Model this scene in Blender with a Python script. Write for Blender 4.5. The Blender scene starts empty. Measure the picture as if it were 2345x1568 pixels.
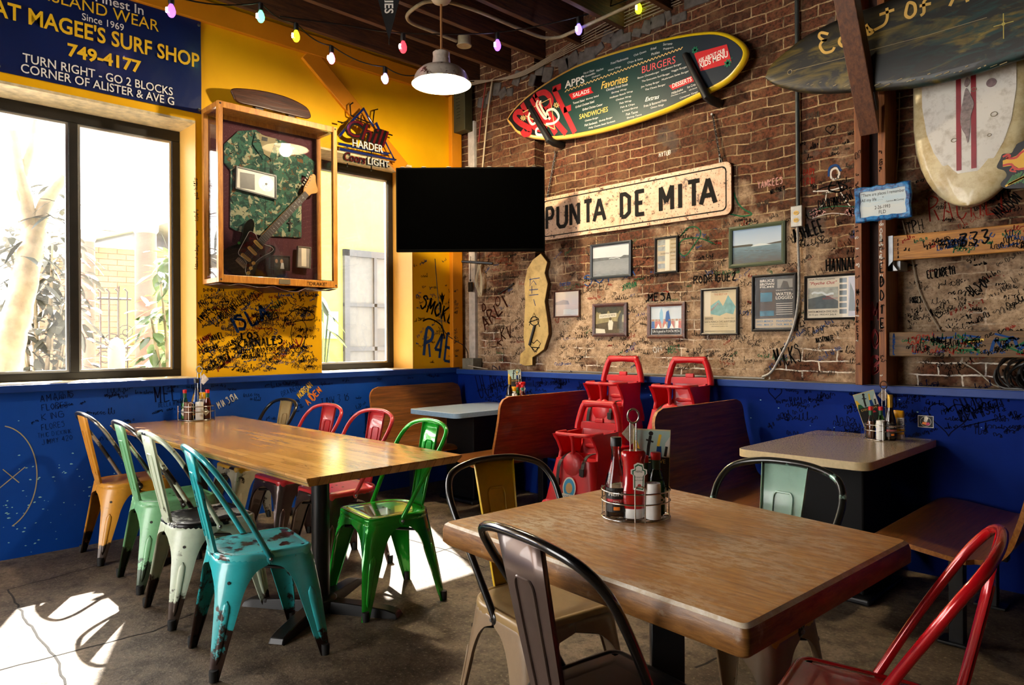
import bpy, bmesh, math, random
from mathutils import Vector, Matrix, noise as mnoise
PI = math.pi
random.seed(7)
SC = bpy.context.scene
COL = SC.collection

# ------------------------------------------------------------------ camera
CAM = Vector((5.10, -4.29, 1.28)); YAW = math.radians(45.5); ROLL = -.00585
FPX, CXP, CYP = 1624.0, 1172.5, 778.7
cam_data = bpy.data.cameras.new('camera')
cam = bpy.data.objects.new('camera', cam_data); COL.objects.link(cam)
cam_data.sensor_width = 36.0; cam_data.sensor_fit = 'HORIZONTAL'
cam_data.lens = FPX / 2345 * 36.0
cam_data.shift_y = -(784 - CYP) / 2345
cam_data.clip_start = .05
cam.matrix_world = Matrix.Translation(CAM) @ Matrix.Rotation(YAW, 4, 'Z') @ Matrix.Rotation(PI / 2, 4, 'X') @ Matrix.Rotation(ROLL, 4, 'Z')
SC.camera = cam
_M3 = cam.matrix_world.to_3x3()

def at(px, py, x=None, y=None, z=None):
    """world point seen at a photo pixel on the plane x=, y= or z="""
    d = _M3 @ Vector(((px - CXP) / FPX, -(py - CYP) / FPX, -1))
    k, v = (0, x) if x is not None else (1, y) if y is not None else (2, z)
    return CAM + d * ((v - CAM[k]) / d[k])

# ------------------------------------------------------------------ world, sun, exposure
world = bpy.data.worlds.new('sky'); SC.world = world; world.use_nodes = True
wn = world.node_tree.nodes; bg = wn['Background']
bg.inputs[0].default_value = (1, .965, .92, 1); bg.inputs[1].default_value = 5.2
sd = bpy.data.lights.new('sun', 'SUN'); sun = bpy.data.objects.new('sun', sd); COL.objects.link(sun)
sd.energy = 130; sd.angle = .009; sd.color = (1, .95, .86)
sun.rotation_euler = Vector((1, -.45, -1.097)).to_track_quat('-Z', 'Y').to_euler()
vs = SC.view_settings
SC.display_settings.display_device = 'sRGB'
vs.view_transform = 'Standard'; vs.look = 'None'; vs.exposure = 1.35; vs.gamma = 1.0; vs.use_curve_mapping = False
SC.cycles.use_denoising = True
SC.cycles.max_bounces = 10; SC.cycles.diffuse_bounces = 3; SC.cycles.glossy_bounces = 4
SC.cycles.transparent_max_bounces = 16; SC.cycles.transmission_bounces = 6
SC.cycles.sample_clamp_indirect = 6.0; SC.cycles.caustics_reflective = False; SC.cycles.caustics_refractive = False
SC.cycles.blur_glossy = .5

# ------------------------------------------------------------------ helpers: objects
def link(name, data, parent=None):
    o = bpy.data.objects.new(name, data); COL.objects.link(o)
    if parent: o.parent = parent
    return o

def tag(o, label=None, cat=None, group=None, kind=None):
    for k, v in (('label', label), ('category', cat), ('group', group), ('kind', kind)):
        if v: o[k] = v
    return o

def thing(name, label, cat, loc=(0, 0, 0), rotz=0, group=None, rot=None):
    o = link(name, None); o.location = loc
    o.rotation_euler = rot if rot else (0, 0, rotz); o.empty_display_size = .05
    return tag(o, label, cat, group)

def dup(root, loc, rotz, label, group=None, parts=None):
    """a copy of a thing with copies of its parts and sub-parts"""
    r = root.copy(); COL.objects.link(r); r.location = loc; r.rotation_euler = (0, 0, rotz); r['label'] = label
    if group: r['group'] = group
    for ch in list(root.children):
        c = ch.copy(); COL.objects.link(c); c.parent = r
        for g in ch.children:
            d = g.copy(); COL.objects.link(d); d.parent = c
    return r

class MB:
    """collects shapes, then links them as one mesh object"""
    def __init__(s): s.v = []; s.f = []; s.mi = []; s.m = 0; s.T = None
    def add(s, vs, fs):
        b = len(s.v)
        T = s.T
        s.v += [tuple(T @ Vector(v)) if T else tuple(v) for v in vs]
        for f in fs: s.f.append([i + b for i in f]); s.mi.append(s.m)
        return s
    def box(s, c, d, rot=None, taper=1):
        x, y, z = d[0] / 2, d[1] / 2, d[2] / 2
        vs = [Vector((sx * x * (taper if sz > 0 else 1), sy * y * (taper if sz > 0 else 1), sz * z)) for sz in (-1, 1) for sx, sy in ((-1, -1), (1, -1), (1, 1), (-1, 1))]
        if rot is not None: vs = [rot @ v for v in vs]
        vs = [v + Vector(c) for v in vs]
        return s.add(vs, [(3, 2, 1, 0), (4, 5, 6, 7), (0, 1, 5, 4), (1, 2, 6, 5), (2, 3, 7, 6), (3, 0, 4, 7)])
    def bb(s, lo, hi): return s.box([(a + b) / 2 for a, b in zip(lo, hi)], [abs(b - a) for a, b in zip(lo, hi)])
    def tube(s, pts, r, n=8, closed=False, cap=True):
        pts = [Vector(p) for p in pts]; L = len(pts); rings = []
        rad = r if hasattr(r, '__len__') else [r] * L
        up = None
        for i, p in enumerate(pts):
            a = pts[i - 1] if (i or closed) else p; b = pts[(i + 1) % L] if (i < L - 1 or closed) else p
            t = (b - a).normalized() if (b - a).length > 1e-9 else Vector((0, 0, 1))
            if up is None: up = Vector((0, 0, 1)) if abs(t.z) < .9 else Vector((1, 0, 0))
            u = up - t * up.dot(t)
            if u.length < 1e-6: u = t.orthogonal()
            u.normalize(); w = t.cross(u); up = u
            rings.append([p + (u * math.cos(2 * PI * k / n) + w * math.sin(2 * PI * k / n)) * rad[i] for k in range(n)])
        vs = [v for q in rings for v in q]; fs = []
        for i in range(L if closed else L - 1):
            j = (i + 1) % L
            for k in range(n):
                fs.append((i * n + k, i * n + (k + 1) % n, j * n + (k + 1) % n, j * n + k))
        if cap and not closed: fs += [tuple(range(n - 1, -1, -1)), tuple((L - 1) * n + k for k in range(n))]
        return s.add(vs, fs)
    def lathe(s, prof, n=24, c=(0, 0, 0), sx=1, sy=1):
        vs = []; fs = []
        for r_, z in prof:
            for k in range(n): vs.append((c[0] + r_ * sx * math.cos(2 * PI * k / n), c[1] + r_ * sy * math.sin(2 * PI * k / n), c[2] + z))
        for i in range(len(prof) - 1):
            for k in range(n): fs.append((i * n + k, i * n + (k + 1) % n, (i + 1) * n + (k + 1) % n, (i + 1) * n + k))
        fs += [tuple(range(n - 1, -1, -1)), tuple((len(prof) - 1) * n + k for k in range(n))]
        return s.add(vs, fs)
    def grid(s, rows, closed=False):
        n = len(rows[0]); fs = []
        for i in range(len(rows) - 1):
            for k in range(n if closed else n - 1):
                fs.append((i * n + k, i * n + (k + 1) % n, (i + 1) * n + (k + 1) % n, (i + 1) * n + k))
        return s.add([p for q in rows for p in q], fs)
    def prism(s, out, y0, y1):
        """outline [(x,z)] pushed from y0 (front, smaller) to y1; local wall frame"""
        n = len(out)
        vs = [(x, y0, z) for x, z in out] + [(x, y1, z) for x, z in out]
        return s.add(vs, [tuple(range(n)), tuple(range(2 * n - 1, n - 1, -1))] + [(i, n + i, n + (i + 1) % n, (i + 1) % n) for i in range(n)])
    def slab(s, out, z0, z1):
        n = len(out)
        vs = [(x, y, z0) for x, y in out] + [(x, y, z1) for x, y in out]
        return s.add(vs, [tuple(range(n - 1, -1, -1)), tuple(range(n, 2 * n))] + [(i, (i + 1) % n, n + (i + 1) % n, n + i) for i in range(n)])
    def flat(s, out, y): return s.add([(x, y, z) for x, z in out], [tuple(range(len(out)))])
    def ribbon(s, pts, w, y=0.0):
        """pen stroke of width w through [(x,z)] in the local wall frame"""
        n = len(pts)
        if n < 2: return s
        L = []; R = []
        for i, (x, z) in enumerate(pts):
            ax, az = pts[max(i - 1, 0)]; bx, bz = pts[min(i + 1, n - 1)]
            dx, dz = bx - ax, bz - az; l = math.hypot(dx, dz) or 1
            nx, nz = -dz / l * w / 2, dx / l * w / 2
            L.append((x + nx, y, z + nz)); R.append((x - nx, y, z - nz))
        return s.grid([R, L])
    def ball(s, c, r, n=12, m=8):
        r = r if hasattr(r, '__len__') else (r, r, r)
        return s.grid([[(c[0] + r[0] * math.sin(PI * i / m) * math.cos(2 * PI * k / n), c[1] + r[1] * math.sin(PI * i / m) * math.sin(2 * PI * k / n), c[2] - r[2] * math.cos(PI * i / m)) for k in range(n)] for i in range(m + 1)], True)
    def text(s, body, x, z, size, y=0.0, sx=1.0, align='CENTER', shear=0.0, bold=0.0, rot=0.0):
        vs, fs = text_geo(body, align, shear, bold)
        c, n_ = math.cos(rot), math.sin(rot)
        return s.add([(x + (p[0] * sx * c - p[1] * n_) * size, y, z + (p[0] * sx * n_ + p[1] * c) * size) for p in vs], fs)
    def build(s, name, m, parent=None, smooth=None, bevel=0, solid=0, sub=0, seg=2, off=-1):
        me = bpy.data.meshes.new(name); me.from_pydata(s.v, [], s.f)
        for k in (m if isinstance(m, (list, tuple)) else [m]): me.materials.append(k)
        if any(s.mi): me.polygons.foreach_set('material_index', s.mi)
        me.validate(); me.update()
        if smooth:
            me.polygons.foreach_set('use_smooth', [True] * len(me.polygons))
            if smooth < 170: me.set_sharp_from_angle(angle=math.radians(smooth))
        o = link(name, me, parent)
        if solid: q = o.modifiers.new('s', 'SOLIDIFY'); q.thickness = solid; q.offset = off
        if bevel: q = o.modifiers.new('b', 'BEVEL'); q.width = bevel; q.segments = seg; q.limit_method = 'ANGLE'; q.angle_limit = math.radians(40)
        if sub: q = o.modifiers.new('u', 'SUBSURF'); q.levels = sub; q.render_levels = sub
        return o

_TG = {}
def text_geo(body, align='CENTER', shear=0.0, bold=0.0):
    k = (body, align, shear, bold)
    if k not in _TG:
        cu = bpy.data.curves.new('lettering', 'FONT'); cu.body = body; cu.align_x = align; cu.size = 1.0
        cu.shear = shear; cu.offset = bold; cu.resolution_u = 3; cu.fill_mode = 'FRONT'
        o = bpy.data.objects.new('lettering', cu); COL.objects.link(o)
        me = bpy.data.meshes.new_from_object(o.evaluated_get(bpy.context.evaluated_depsgraph_get()))
        _TG[k] = ([tuple(v.co) for v in me.vertices], [tuple(p.vertices) for p in me.polygons])
        bpy.data.objects.remove(o); bpy.data.curves.remove(cu); bpy.data.meshes.remove(me)
    return _TG[k]

def catmull(P, n=6, closed=False):
    P = [Vector(p) for p in P]; out = []; L = len(P)
    for i in range(L if closed else L - 1):
        p0 = P[(i - 1) % L] if (i or closed) else P[0]; p1 = P[i]; p2 = P[(i + 1) % L]; p3 = P[(i + 2) % L] if (i + 2 < L or closed) else P[-1]
        for k in range(n):
            t = k / n
            out.append(.5 * ((2 * p1) + (p2 - p0) * t + (2 * p0 - 5 * p1 + 4 * p2 - p3) * t * t + (3 * p1 - p0 - 3 * p2 + p3) * t ** 3))
    if not closed: out.append(P[-1])
    return out

def cat2(P, n=6, closed=False): return [(v.x, v.y) for v in catmull([(p[0], p[1], 0) for p in P], n, closed)]

def rrect(w, h, r, n=5, cx=0, cy=0):
    out = []
    for sx, sy, a in ((1, 1, 0), (-1, 1, 90), (-1, -1, 180), (1, -1, 270)):
        for k in range(n + 1):
            t = math.radians(a + 90 * k / n)
            out.append((cx + sx * (w / 2 - r) + r * math.cos(t), cy + sy * (h / 2 - r) + r * math.sin(t)))
    return out

def circ(r, n=20, cx=0, cy=0): return [(cx + r * math.cos(2 * PI * k / n), cy + r * math.sin(2 * PI * k / n)) for k in range(n)]

# ------------------------------------------------------------------ helpers: materials
def hx(h):
    h = h.lstrip('#'); o = []
    for i in (0, 2, 4):
        c = int(h[i:i + 2], 16) / 255
        o.append(c / 12.92 if c <= .04045 else ((c + .055) / 1.055) ** 2.4)
    return (*o, 1)

class NT:
    def __init__(s, name):
        s.mat = bpy.data.materials.new(name); s.mat.use_nodes = True
        s.t = s.mat.node_tree; s.b = s.t.nodes['Principled BSDF']; s.o = s.t.nodes['Material Output']
        s._c = None
    def n(s, typ, ins=None, **props):
        q = s.t.nodes.new('ShaderNode' + typ)
        for k, v in props.items(): setattr(q, k, v)
        for k, v in (ins or {}).items(): s.set(q.inputs[k], v)
        return q
    def set(s, inp, v):
        if isinstance(v, bpy.types.NodeSocket): s.t.links.new(v, inp)
        elif isinstance(v, str): inp.default_value = hx(v)
        else: inp.default_value = v
    def co(s, scale=(1, 1, 1), rot=(0, 0, 0), world=False, loc=(0, 0, 0)):
        if s._c is None or s._c[0] != world:
            src = s.n('NewGeometry').outputs['Position'] if world else s.n('TexCoord').outputs['Object']
            s._c = (world, src)
        return s.n('Mapping', {'Vector': s._c[1], 'Scale': scale, 'Rotation': rot, 'Location': loc}).outputs[0]
    def noise(s, scale, detail=4, rough=.55, vec=None, dist=0):
        return s.n('TexNoise', {'Vector': vec if vec is not None else s.co(), 'Scale': scale, 'Detail': detail, 'Roughness': rough, 'Distortion': dist}).outputs['Fac']
    def ramp(s, fac, lo, hi):
        return s.n('MapRange', {'Value': fac, 'From Min': lo, 'From Max': hi}, clamp=True).outputs[0]
    def mix(s, f, a, b, mode='MIX'):
        q = s.n('Mix', data_type='RGBA', blend_type=mode)
        s.set(q.inputs['Factor'], f); s.set(q.inputs['A'] if False else q.inputs[6], a); s.set(q.inputs[7], b)
        return q.outputs[2]
    def math(s, op, a, b=0.0):
        q = s.n('Math', operation=op); s.set(q.inputs[0], a); s.set(q.inputs[1], b); return q.outputs[0]
    def bump(s, h, strength=.3, dist=.01, nrm=None):
        ins = {'Height': h, 'Strength': strength, 'Distance': dist}
        if nrm is not None: ins['Normal'] = nrm
        q = s.n('Bump', ins); s.set(s.b.inputs['Normal'], q.outputs[0]); return q.outputs[0]
    def p(s, **kw):
        for k, v in kw.items():
            s.set(s.b.inputs[{'col': 'Base Color', 'rough': 'Roughness', 'metal': 'Metallic', 'coat': 'Coat Weight', 'spec': 'Specular IOR Level', 'trans': 'Transmission Weight', 'ior': 'IOR', 'em': 'Emission Color', 'ems': 'Emission Strength', 'alpha': 'Alpha', 'sub': 'Subsurface Weight', 'coatr': 'Coat Roughness'}[k]], v)
        return s

def M(name, col, rough=.5, metal=0.0, var=.0, scale=12, bump=0.0, bs=60, coat=0.0, spec=.5):
    t = NT(name); c = hx(col)
    if var:
        dark = tuple(v * (1 - var) for v in c[:3]) + (1,); lite = tuple(min(1, v * (1 + var * .6)) for v in c[:3]) + (1,)
        t.p(col=t.mix(t.ramp(t.noise(scale, 5), .3, .7), dark, lite))
    else: t.p(col=c)
    t.p(rough=rough, metal=metal, coat=coat, spec=spec)
    if bump: t.bump(t.noise(bs, 3), bump, .004)
    return t.mat

def wood(name, a, b, rough=.45, scale=(2, 26, 26), coat=0.0, world=False, bump=.15, scuff=None, k=1.0):
    t = NT(name)
    v = t.co(scale, world=world)
    g = t.ramp(t.noise(2.2 * k, 6, .62, v, .6), .3, .7)
    c = t.mix(g, a, b)
    fine = t.ramp(t.noise(9 * k, 4, .6, v), .42, .62)
    c = t.mix(t.math('MULTIPLY', fine, .35), c, a)
    if scuff:
        m = t.ramp(t.noise(scuff[1], 6, .7, t.co((1, 1, 1), world=world)), scuff[2], scuff[2] + .16)
        c = t.mix(t.math('MULTIPLY', m, scuff[3]), c, scuff[0])
    t.p(col=c, rough=rough, coat=coat); t.bump(g, bump, .002)
    return t.mat

def worn(name, paint, under, amt=.5, scale=7, rough=.35, metal=.0, dirt=.35, umetal=.5, low=.0, coat=.2):
    """painted sheet metal, worn through in patches; low>0 spreads the under colour towards the feet"""
    t = NT(name)
    n = t.noise(scale, 7, .62)
    m = t.ramp(n, amt, amt + .04)
    if low:
        z = t.n('SeparateXYZ', {0: t.co()}).outputs[2]
        f = t.ramp(z, low, 0.0)
        m = t.ramp(t.math('ADD', n, t.math('MULTIPLY', f, .3)), amt, amt + .05)
    d = t.ramp(t.noise(scale * 2.3, 6, .7), .45, .75)
    pc = hx(paint); dk = tuple(x * .45 for x in pc[:3]) + (1,)
    c = t.mix(t.math('MULTIPLY', d, dirt), pc, dk)
    c = t.mix(m, c, under)
    t.p(col=c, rough=t.ramp(m, -.0, 1.0) if False else rough, metal=t.math('MULTIPLY', m, umetal), coat=coat)
    t.bump(t.math('SUBTRACT', 1.0, m), .25, .0015)
    return t.mat

def emit(name, col, k):
    t = NT(name); t.p(col=(0, 0, 0, 1), em=hx(col), ems=k); return t.mat

def glass(name, tint=(1, 1, 1, 1), dust=.0, refl=.9, rough=.02, dcol='ffffff'):
    """clear pane: see-through with mirror reflections, optionally dusty"""
    t = NT(name); t.t.nodes.remove(t.b)
    tr = t.n('BsdfTransparent', {'Color': tint}); gl = t.n('BsdfGlossy', {'Roughness': rough, 'Color': (1, 1, 1, 1)})
    fr = t.math('MULTIPLY', t.n('Fresnel', {'IOR': 1.45}).outputs[0], refl)
    mx = t.n('MixShader', {0: fr, 1: tr.outputs[0], 2: gl.outputs[0]})
    out = mx.outputs[0]
    if dust:
        v = t.co(world=True)
        d = t.math('MULTIPLY', t.ramp(t.noise(2.3, 7, .7, v), .25, .75), dust)
        di = t.n('BsdfDiffuse', {'Color': hx(dcol)}); tl = t.n('BsdfTranslucent', {'Color': hx(dcol)})
        ad = t.n('MixShader', {0: .8, 1: di.outputs[0], 2: tl.outputs[0]})
        out = t.n('MixShader', {0: d, 1: out, 2: ad.outputs[0]}).outputs[0]
    t.t.links.new(out, t.o.inputs[0])
    return t.mat

# ------------------------------------------------------------------ materials
BLACK = M('black_paint', '0c0c0d', .45); DARKMET = M('dark_metal', '17171a', .4, .3, .4, 20)
CHROME = M('chrome_wire', 'c9c4bd', .18, 1.0); STEEL = M('steel', '8d8f92', .35, 1.0, .3, 30)
RUBBER = M('rubber', '0b0a0a', .7)
WHITE = M('white_paint', 'e9e7e0', .5); PAPER = M('paper', 'e8dfc9', .7, var=.06); INK = M('ink', '141312', .6)
MARK = M('black_marker', '0d0c0c', .85, spec=.08); MBLUE = M('blue_marker', '27477c', .85, spec=.08); MRED = M('red_marker', '8c2a20', .85, spec=.08)
MGREEN = M('green_marker', '2a6242', .85, spec=.08); MWHITE = M('white_marker', 'ddd8ce', .85, spec=.08); MORANGE = M('orange_marker', 'f0842a', .5); MYEL = M('yellow_marker', 'f2c73c', .5)
MGREY = M('faded_marker', '4a4036', .85, spec=.08); MBROWN = M('brown_marker', '35180f', .85, spec=.08); MNAVY = M('navy_marker', '060d2c', .85, spec=.08)
GOLD = M('gold_paint', 'd8b258', .5); REDP = M('red_paint', 'b3202a', .45); YELP = M('yellow_letters', 'f1c21c', .5)
PANE = glass('window_pane', dust=.005); CASEGLASS = glass('case_glass', refl=1.0, dust=.004); SIDEGLASS = glass('case_side_glass', refl=.22)

def brick_mat():
    t = NT('old_brick')
    pos = t.n('NewGeometry').outputs['Position']
    sp = t.n('SeparateXYZ', {0: pos}); X, Z = sp.outputs[0], sp.outputs[2]
    wob = t.math('MULTIPLY', t.math('SUBTRACT', t.noise(3.4, 5, .65, pos), .5), .055)
    uv = t.n('CombineXYZ', {0: t.math('ADD', X, wob), 1: t.math('ADD', Z, wob)}).outputs[0]
    br = t.n('TexBrick', {'Vector': uv, 'Color1': hx('70402a'), 'Color2': hx('48291a'), 'Mortar': hx('000000'), 'Scale': 1.0, 'Mortar Size': .0052, 'Mortar Smooth': .35, 'Bias': -.1, 'Brick Width': .215, 'Row Height': .0674}, offset=.5)
    bc = br.outputs[0]; mort = br.outputs[1]
    n1 = t.noise(9, 6, .65, pos); n2 = t.noise(45, 5, .7, pos)
    bc = t.mix(t.math('MULTIPLY', t.ramp(n2, .42, .62), .85), bc, '24150e')
    bc = t.mix(t.math('MULTIPLY', t.ramp(n1, .46, .72), .7), bc, '7a5c40')
    mort = t.math('MULTIPLY', mort, t.ramp(t.noise(7, 6, .7, pos), .36, .52))
    mc = t.mix(t.ramp(t.noise(14, 5, .6, pos), .35, .7), 'c9ae84', '76593c')
    # mortar turns light grey-white low on the wall
    mc = t.mix(t.ramp(Z, 1.75, 1.25), mc, 'efe6d8')
    c = t.mix(mort, bc, mc)
    # rendered patches, mostly below 2 m
    big = t.noise(1.9, 6, .62, t.n('Mapping', {'Vector': pos, 'Location': (3.1, 0, 1.7)}).outputs[0])
    hgt = t.n('MapRange', {'Value': Z, 'From Min': 1.45, 'From Max': 2.55, 'To Min': .15, 'To Max': -.13}, clamp=True).outputs[0]
    lowb = t.n('MapRange', {'Value': Z, 'From Min': 1.42, 'From Max': 1.1, 'To Min': 0, 'To Max': -.10}, clamp=True).outputs[0]
    m = t.ramp(t.math('ADD', t.math('ADD', big, hgt), lowb), .50, .60)
    pc = t.mix(t.ramp(t.noise(16, 7, .7, pos), .3, .72), 'cfb292', '846a50')
    pc = t.mix(t.math('MULTIPLY', t.ramp(t.noise(70, 5, .75, pos), .5, .62), .45), pc, '46331f')
    c = t.mix(t.math('MULTIPLY', m, .93), c, pc)
    # grey smears of old cement
    g = t.math('MULTIPLY', t.ramp(t.noise(2.6, 6, .65, t.n('Mapping', {'Vector': pos, 'Location': (9, 0, 4)}).outputs[0]), .62, .66), .55)
    c = t.mix(g, c, '55504a')
    t.p(col=c, rough=.85, spec=.25)
    h = t.math('SUBTRACT', t.math('MULTIPLY', n2, .55), t.math('MULTIPLY', t.math('MULTIPLY', mort, t.math('SUBTRACT', 1.0, m)), .9))
    h = t.math('ADD', h, t.math('MULTIPLY', m, .5)); h = t.math('ADD', h, t.math('MULTIPLY', t.noise(24, 5, .7, pos), .8))
    t.bump(h, .75, .012)
    return t.mat
BRICK = brick_mat()

def floor_mat():
    t = NT('stained_concrete'); pos = t.co(world=True)
    a = t.noise(1.3, 7, .62, pos); b = t.noise(9, 7, .7, pos); f = t.noise(64, 5, .75, pos)
    c = t.mix(t.ramp(a, .36, .62), '857460', '4c3e2f')
    c = t.mix(t.math('MULTIPLY', t.ramp(b, .46, .62), .75), c, '2e241a')
    c = t.mix(t.math('MULTIPLY', t.ramp(f, .56, .68), .65), c, 'ab9c86')
    c = t.mix(t.math('MULTIPLY', t.ramp(f, .46, .36), .65), c, '1f1711')
    t.p(col=c, rough=t.n('MapRange', {'Value': b, 'To Min': .42, 'To Max': .78}).outputs[0], spec=.35)
    t.bump(t.math('ADD', f, t.math('MULTIPLY', b, 1.5)), .6, .006)
    return t.mat
FLOOR = floor_mat()

def wallpaint(name, col, dark, chips=None, bump=.2, rough=.5, amt=.72, sc=9, spec=.22):
    t = NT(name); pos = t.co(world=True)
    c = t.mix(t.math('MULTIPLY', t.ramp(t.noise(2.2, 6, .6, pos), .4, .75), .6), col, dark)
    if chips:
        v = t.n('Mapping', {'Vector': pos, 'Scale': (1, 1, 1.6)}).outputs[0]
        m = t.math('MULTIPLY', t.ramp(t.noise(sc * 2.2, 3, .5, v), amt, amt + .02), t.ramp(t.noise(1.4, 3, .5, pos), .44, .56))
        c = t.mix(m, c, chips)
    t.p(col=c, rough=rough, spec=spec); t.bump(t.noise(38, 5, .65, pos), bump, .003)
    return t.mat
YELLOW = wallpaint('yellow_wall_paint', 'f0b408', 'dc9c04', bump=.18)
BLUE = wallpaint('blue_wainscot_paint', '0843a0', '053078')
BLUE_SHADED = wallpaint('blue_wainscot_paint_shaded', '052376', '031752', rough=.6, spec=.07)  # same blue, darkened: the shade of the dim brick side is in the colour
RAILB = wallpaint('blue_rail_paint', '173a86', '10245a', bump=.3, rough=.4)
REVEAL = wallpaint('cream_yellow_reveal', 'eebc62', 'e0a848', bump=.12)
ORANGE = wallpaint('orange_trim_paint', 'd98a16', 'b56c0c', bump=.2)
FRAMEB = M('black_window_frame', '1b1918', .4, .2, .35, 14); FRAMES = M('silver_window_frame', 'b9bcc0', .3, .8)
BEAM = wood('dark_ceiling_wood', '26150a', '6a4020', .7, (24, 2.0, 24), world=True, bump=.5)
BOARDS = wood('dark_ceiling_boards', '080504', '1c110a', .8, (2, 20, 20), world=True, bump=.4)
POST = wood('post_wood', '5f3216', 'a0602a', .6, (26, 26, 1.6), world=True, bump=.4)
PLANKW = wood('plank_wood', '74460f', 'cf8e30', .55, (1.6, 30, 30), world=True, bump=.5)
PLANKD = wood('painted_plank_wood', '3a2a18', '7d5a2c', .6, (1.6, 30, 30), world=True, bump=.5)

# ================================================================== the setting
def struct(name, mb, m, parent=None, **kw):
    o = mb.build(name, m, parent, **kw)
    if not parent: o['kind'] = 'structure'
    return o
BY = .07            # brick face
CEIL = 3.92
WT = -.36           # outer face of the window wall

b = MB(); b.bb((-.4, -8.2, -.15), (9.3, .4, 0)); struct('floor', b, FLOOR)
# joints and cracks cut in the slab
def floor_line(pts, w=.012, jit=.006):
    P = []
    for (x0, y0), (x1, y1) in zip(pts, pts[1:]):
        n = max(2, int(math.hypot(x1 - x0, y1 - y0) / .05))
        for k in range(n): P.append((x0 + (x1 - x0) * k / n + random.uniform(-jit, jit), y0 + (y1 - y0) * k / n + random.uniform(-jit, jit)))
    P.append(pts[-1]); m = MB()
    m.ribbon(P, w); m.v = [(x, z, .0015) for x, _, z in m.v]
    return m
cr = MB()
def fl(*px): return [(lambda v: (v.x, v.y))(at(a, c, z=0)) for a, c in px]
for pts, w in ((fl((20, 1350), (60, 1420), (130, 1510), (150, 1568)), .009), (fl((0, 1535), (130, 1500), (230, 1475), (345, 1447), (480, 1390)), .007), (fl((20, 1350), (150, 1315), (260, 1285)), .007),
               (fl((925, 1232), (1030, 1262), (1110, 1300)), .008), (fl((985, 1268), (1090, 1240)), .008), (fl((1410, 1380), (1500, 1420)), .012), (fl((1590, 1530), (1660, 1500)), .012)):
    q = floor_line(pts, w); cr.add(q.v, [f[::-1] for f in q.f])
g_ = cr.build('floor_crack', M('crack_dirt', '15100b', .9), bpy.data.objects['floor'])

# ---- window wall (left): yellow plaster on top, blue wainscot below the sill
SILL = 1.03
b = MB()
b.bb((WT, -8.2, 0), (0, .35, SILL - .02))                                   # below the windows
for y0, y1 in ((-8.2, -7.6), (-5.4, -4.9), (-2.383, -1.407), (-.51, .35)): b.bb((WT, y0, SILL - .02), (0, y1, 2.83))
b.bb((WT, -8.2, 2.83), (0, .35, CEIL))
wl = struct('wall_left', b, YELLOW)
b = MB(); b.bb((WT - .03, -8.2, -.02), (WT, .35, SILL - .02)); b.bb((WT - .03, -8.2, 2.83), (WT, .35, CEIL))
for y0, y1 in ((-8.2, -7.6), (-5.4, -4.9), (-2.383, -1.407), (-.51, .35)): b.bb((WT - .03, y0, SILL - .02), (WT, y1, 2.83))
b.build('outer_bounce_skin', M('dark_bounce_skin', '5a5650', .8), wl)  # unseen dark skin, added to stop yellow bounce onto the yard
b = MB(); b.bb((-.001, -8.0, .0), (.012, BY, SILL - .03)); b.build('wainscot', BLUE, wl)
b = MB()
for y0, y1 in ((-2.383, -2.379), (-.514, -.51)): b.bb((WT + .02, y0, SILL), (.002, y1, 2.832))
b.bb((WT + .02, -1.411, SILL), (.002, -1.407, 2.83))
b.build('window_reveal', REVEAL, wl)
b = MB(); b.bb((WT + .02, -4.9, 2.815), (.001, -2.383, 2.832)); b.bb((WT + .02, -1.407, 2.815), (.001, -.51, 2.832)); b.build('window_head', M('flaking_cream_paint', 'd9c8a0', .7, var=.35, scale=18), wl)
# sill boards and rails
b = MB(); b.bb((WT + .02, -4.9, SILL - .02), (.0, -2.383, SILL + .004)); b.bb((WT + .02, -1.407, SILL - .02), (.0, -.51, SILL + .004)); b.build('window_ledge', M('sunlit_cream_ledge', 'eadcb8', .5, var=.25, scale=10), wl)
b = MB(); b.bb((.0, -8.0, SILL - .045), (.05, -.01, SILL)); struct('trim_1', b, RAILB, bevel=.004)
b = MB(); b.bb((.05, -.055, .972), (9.0, BY, 1.016)); r2_ = struct('trim_2', b, RAILB, bevel=.004)
b = MB(); b.bb((.05, -.050, 1.016), (9.0, BY, 1.0185)); b.build('ledge_top', M('worn_grey_ledge', '6f675c', .6, var=.4, scale=14), r2_)
# header beam, diagonal brace and corner boards of the yellow wall
b = MB(); b.bb((-.001, -8.0, 3.535), (.035, .0, 3.69)); struct('trim_3', b, ORANGE, bevel=.006)
b = MB()
p0, p1 = Vector((-1.53, 3.545)), Vector((-.62, 2.78)); d_ = (p1 - p0).normalized(); n_ = Vector((-d_.y, d_.x)) * .07
b.T = Matrix(((0, 1, 0, 0), (1, 0, 0, 0), (0, 0, 1, 0), (0, 0, 0, 1)))
o_ = [(p0 - n_), (p1 - n_), (p1 + n_), (p0 + n_)]
b.prism([(v.x, v.y) for v in o_], .03, -.001); b.T = None
struct('trim_4', b, ORANGE, bevel=.005)
b = MB(); b.bb((0, -.09, SILL), (.05, .03, 3.62)); struct('trim_5', b, ORANGE, bevel=.006)
b = MB(); b.bb((.13, .035, 1.02), (.215, BY, 3.3)); struct('trim_6', b, M('grey_white_board', 'b9b4ae', .7, var=.25, scale=20), bevel=.004)

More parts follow.
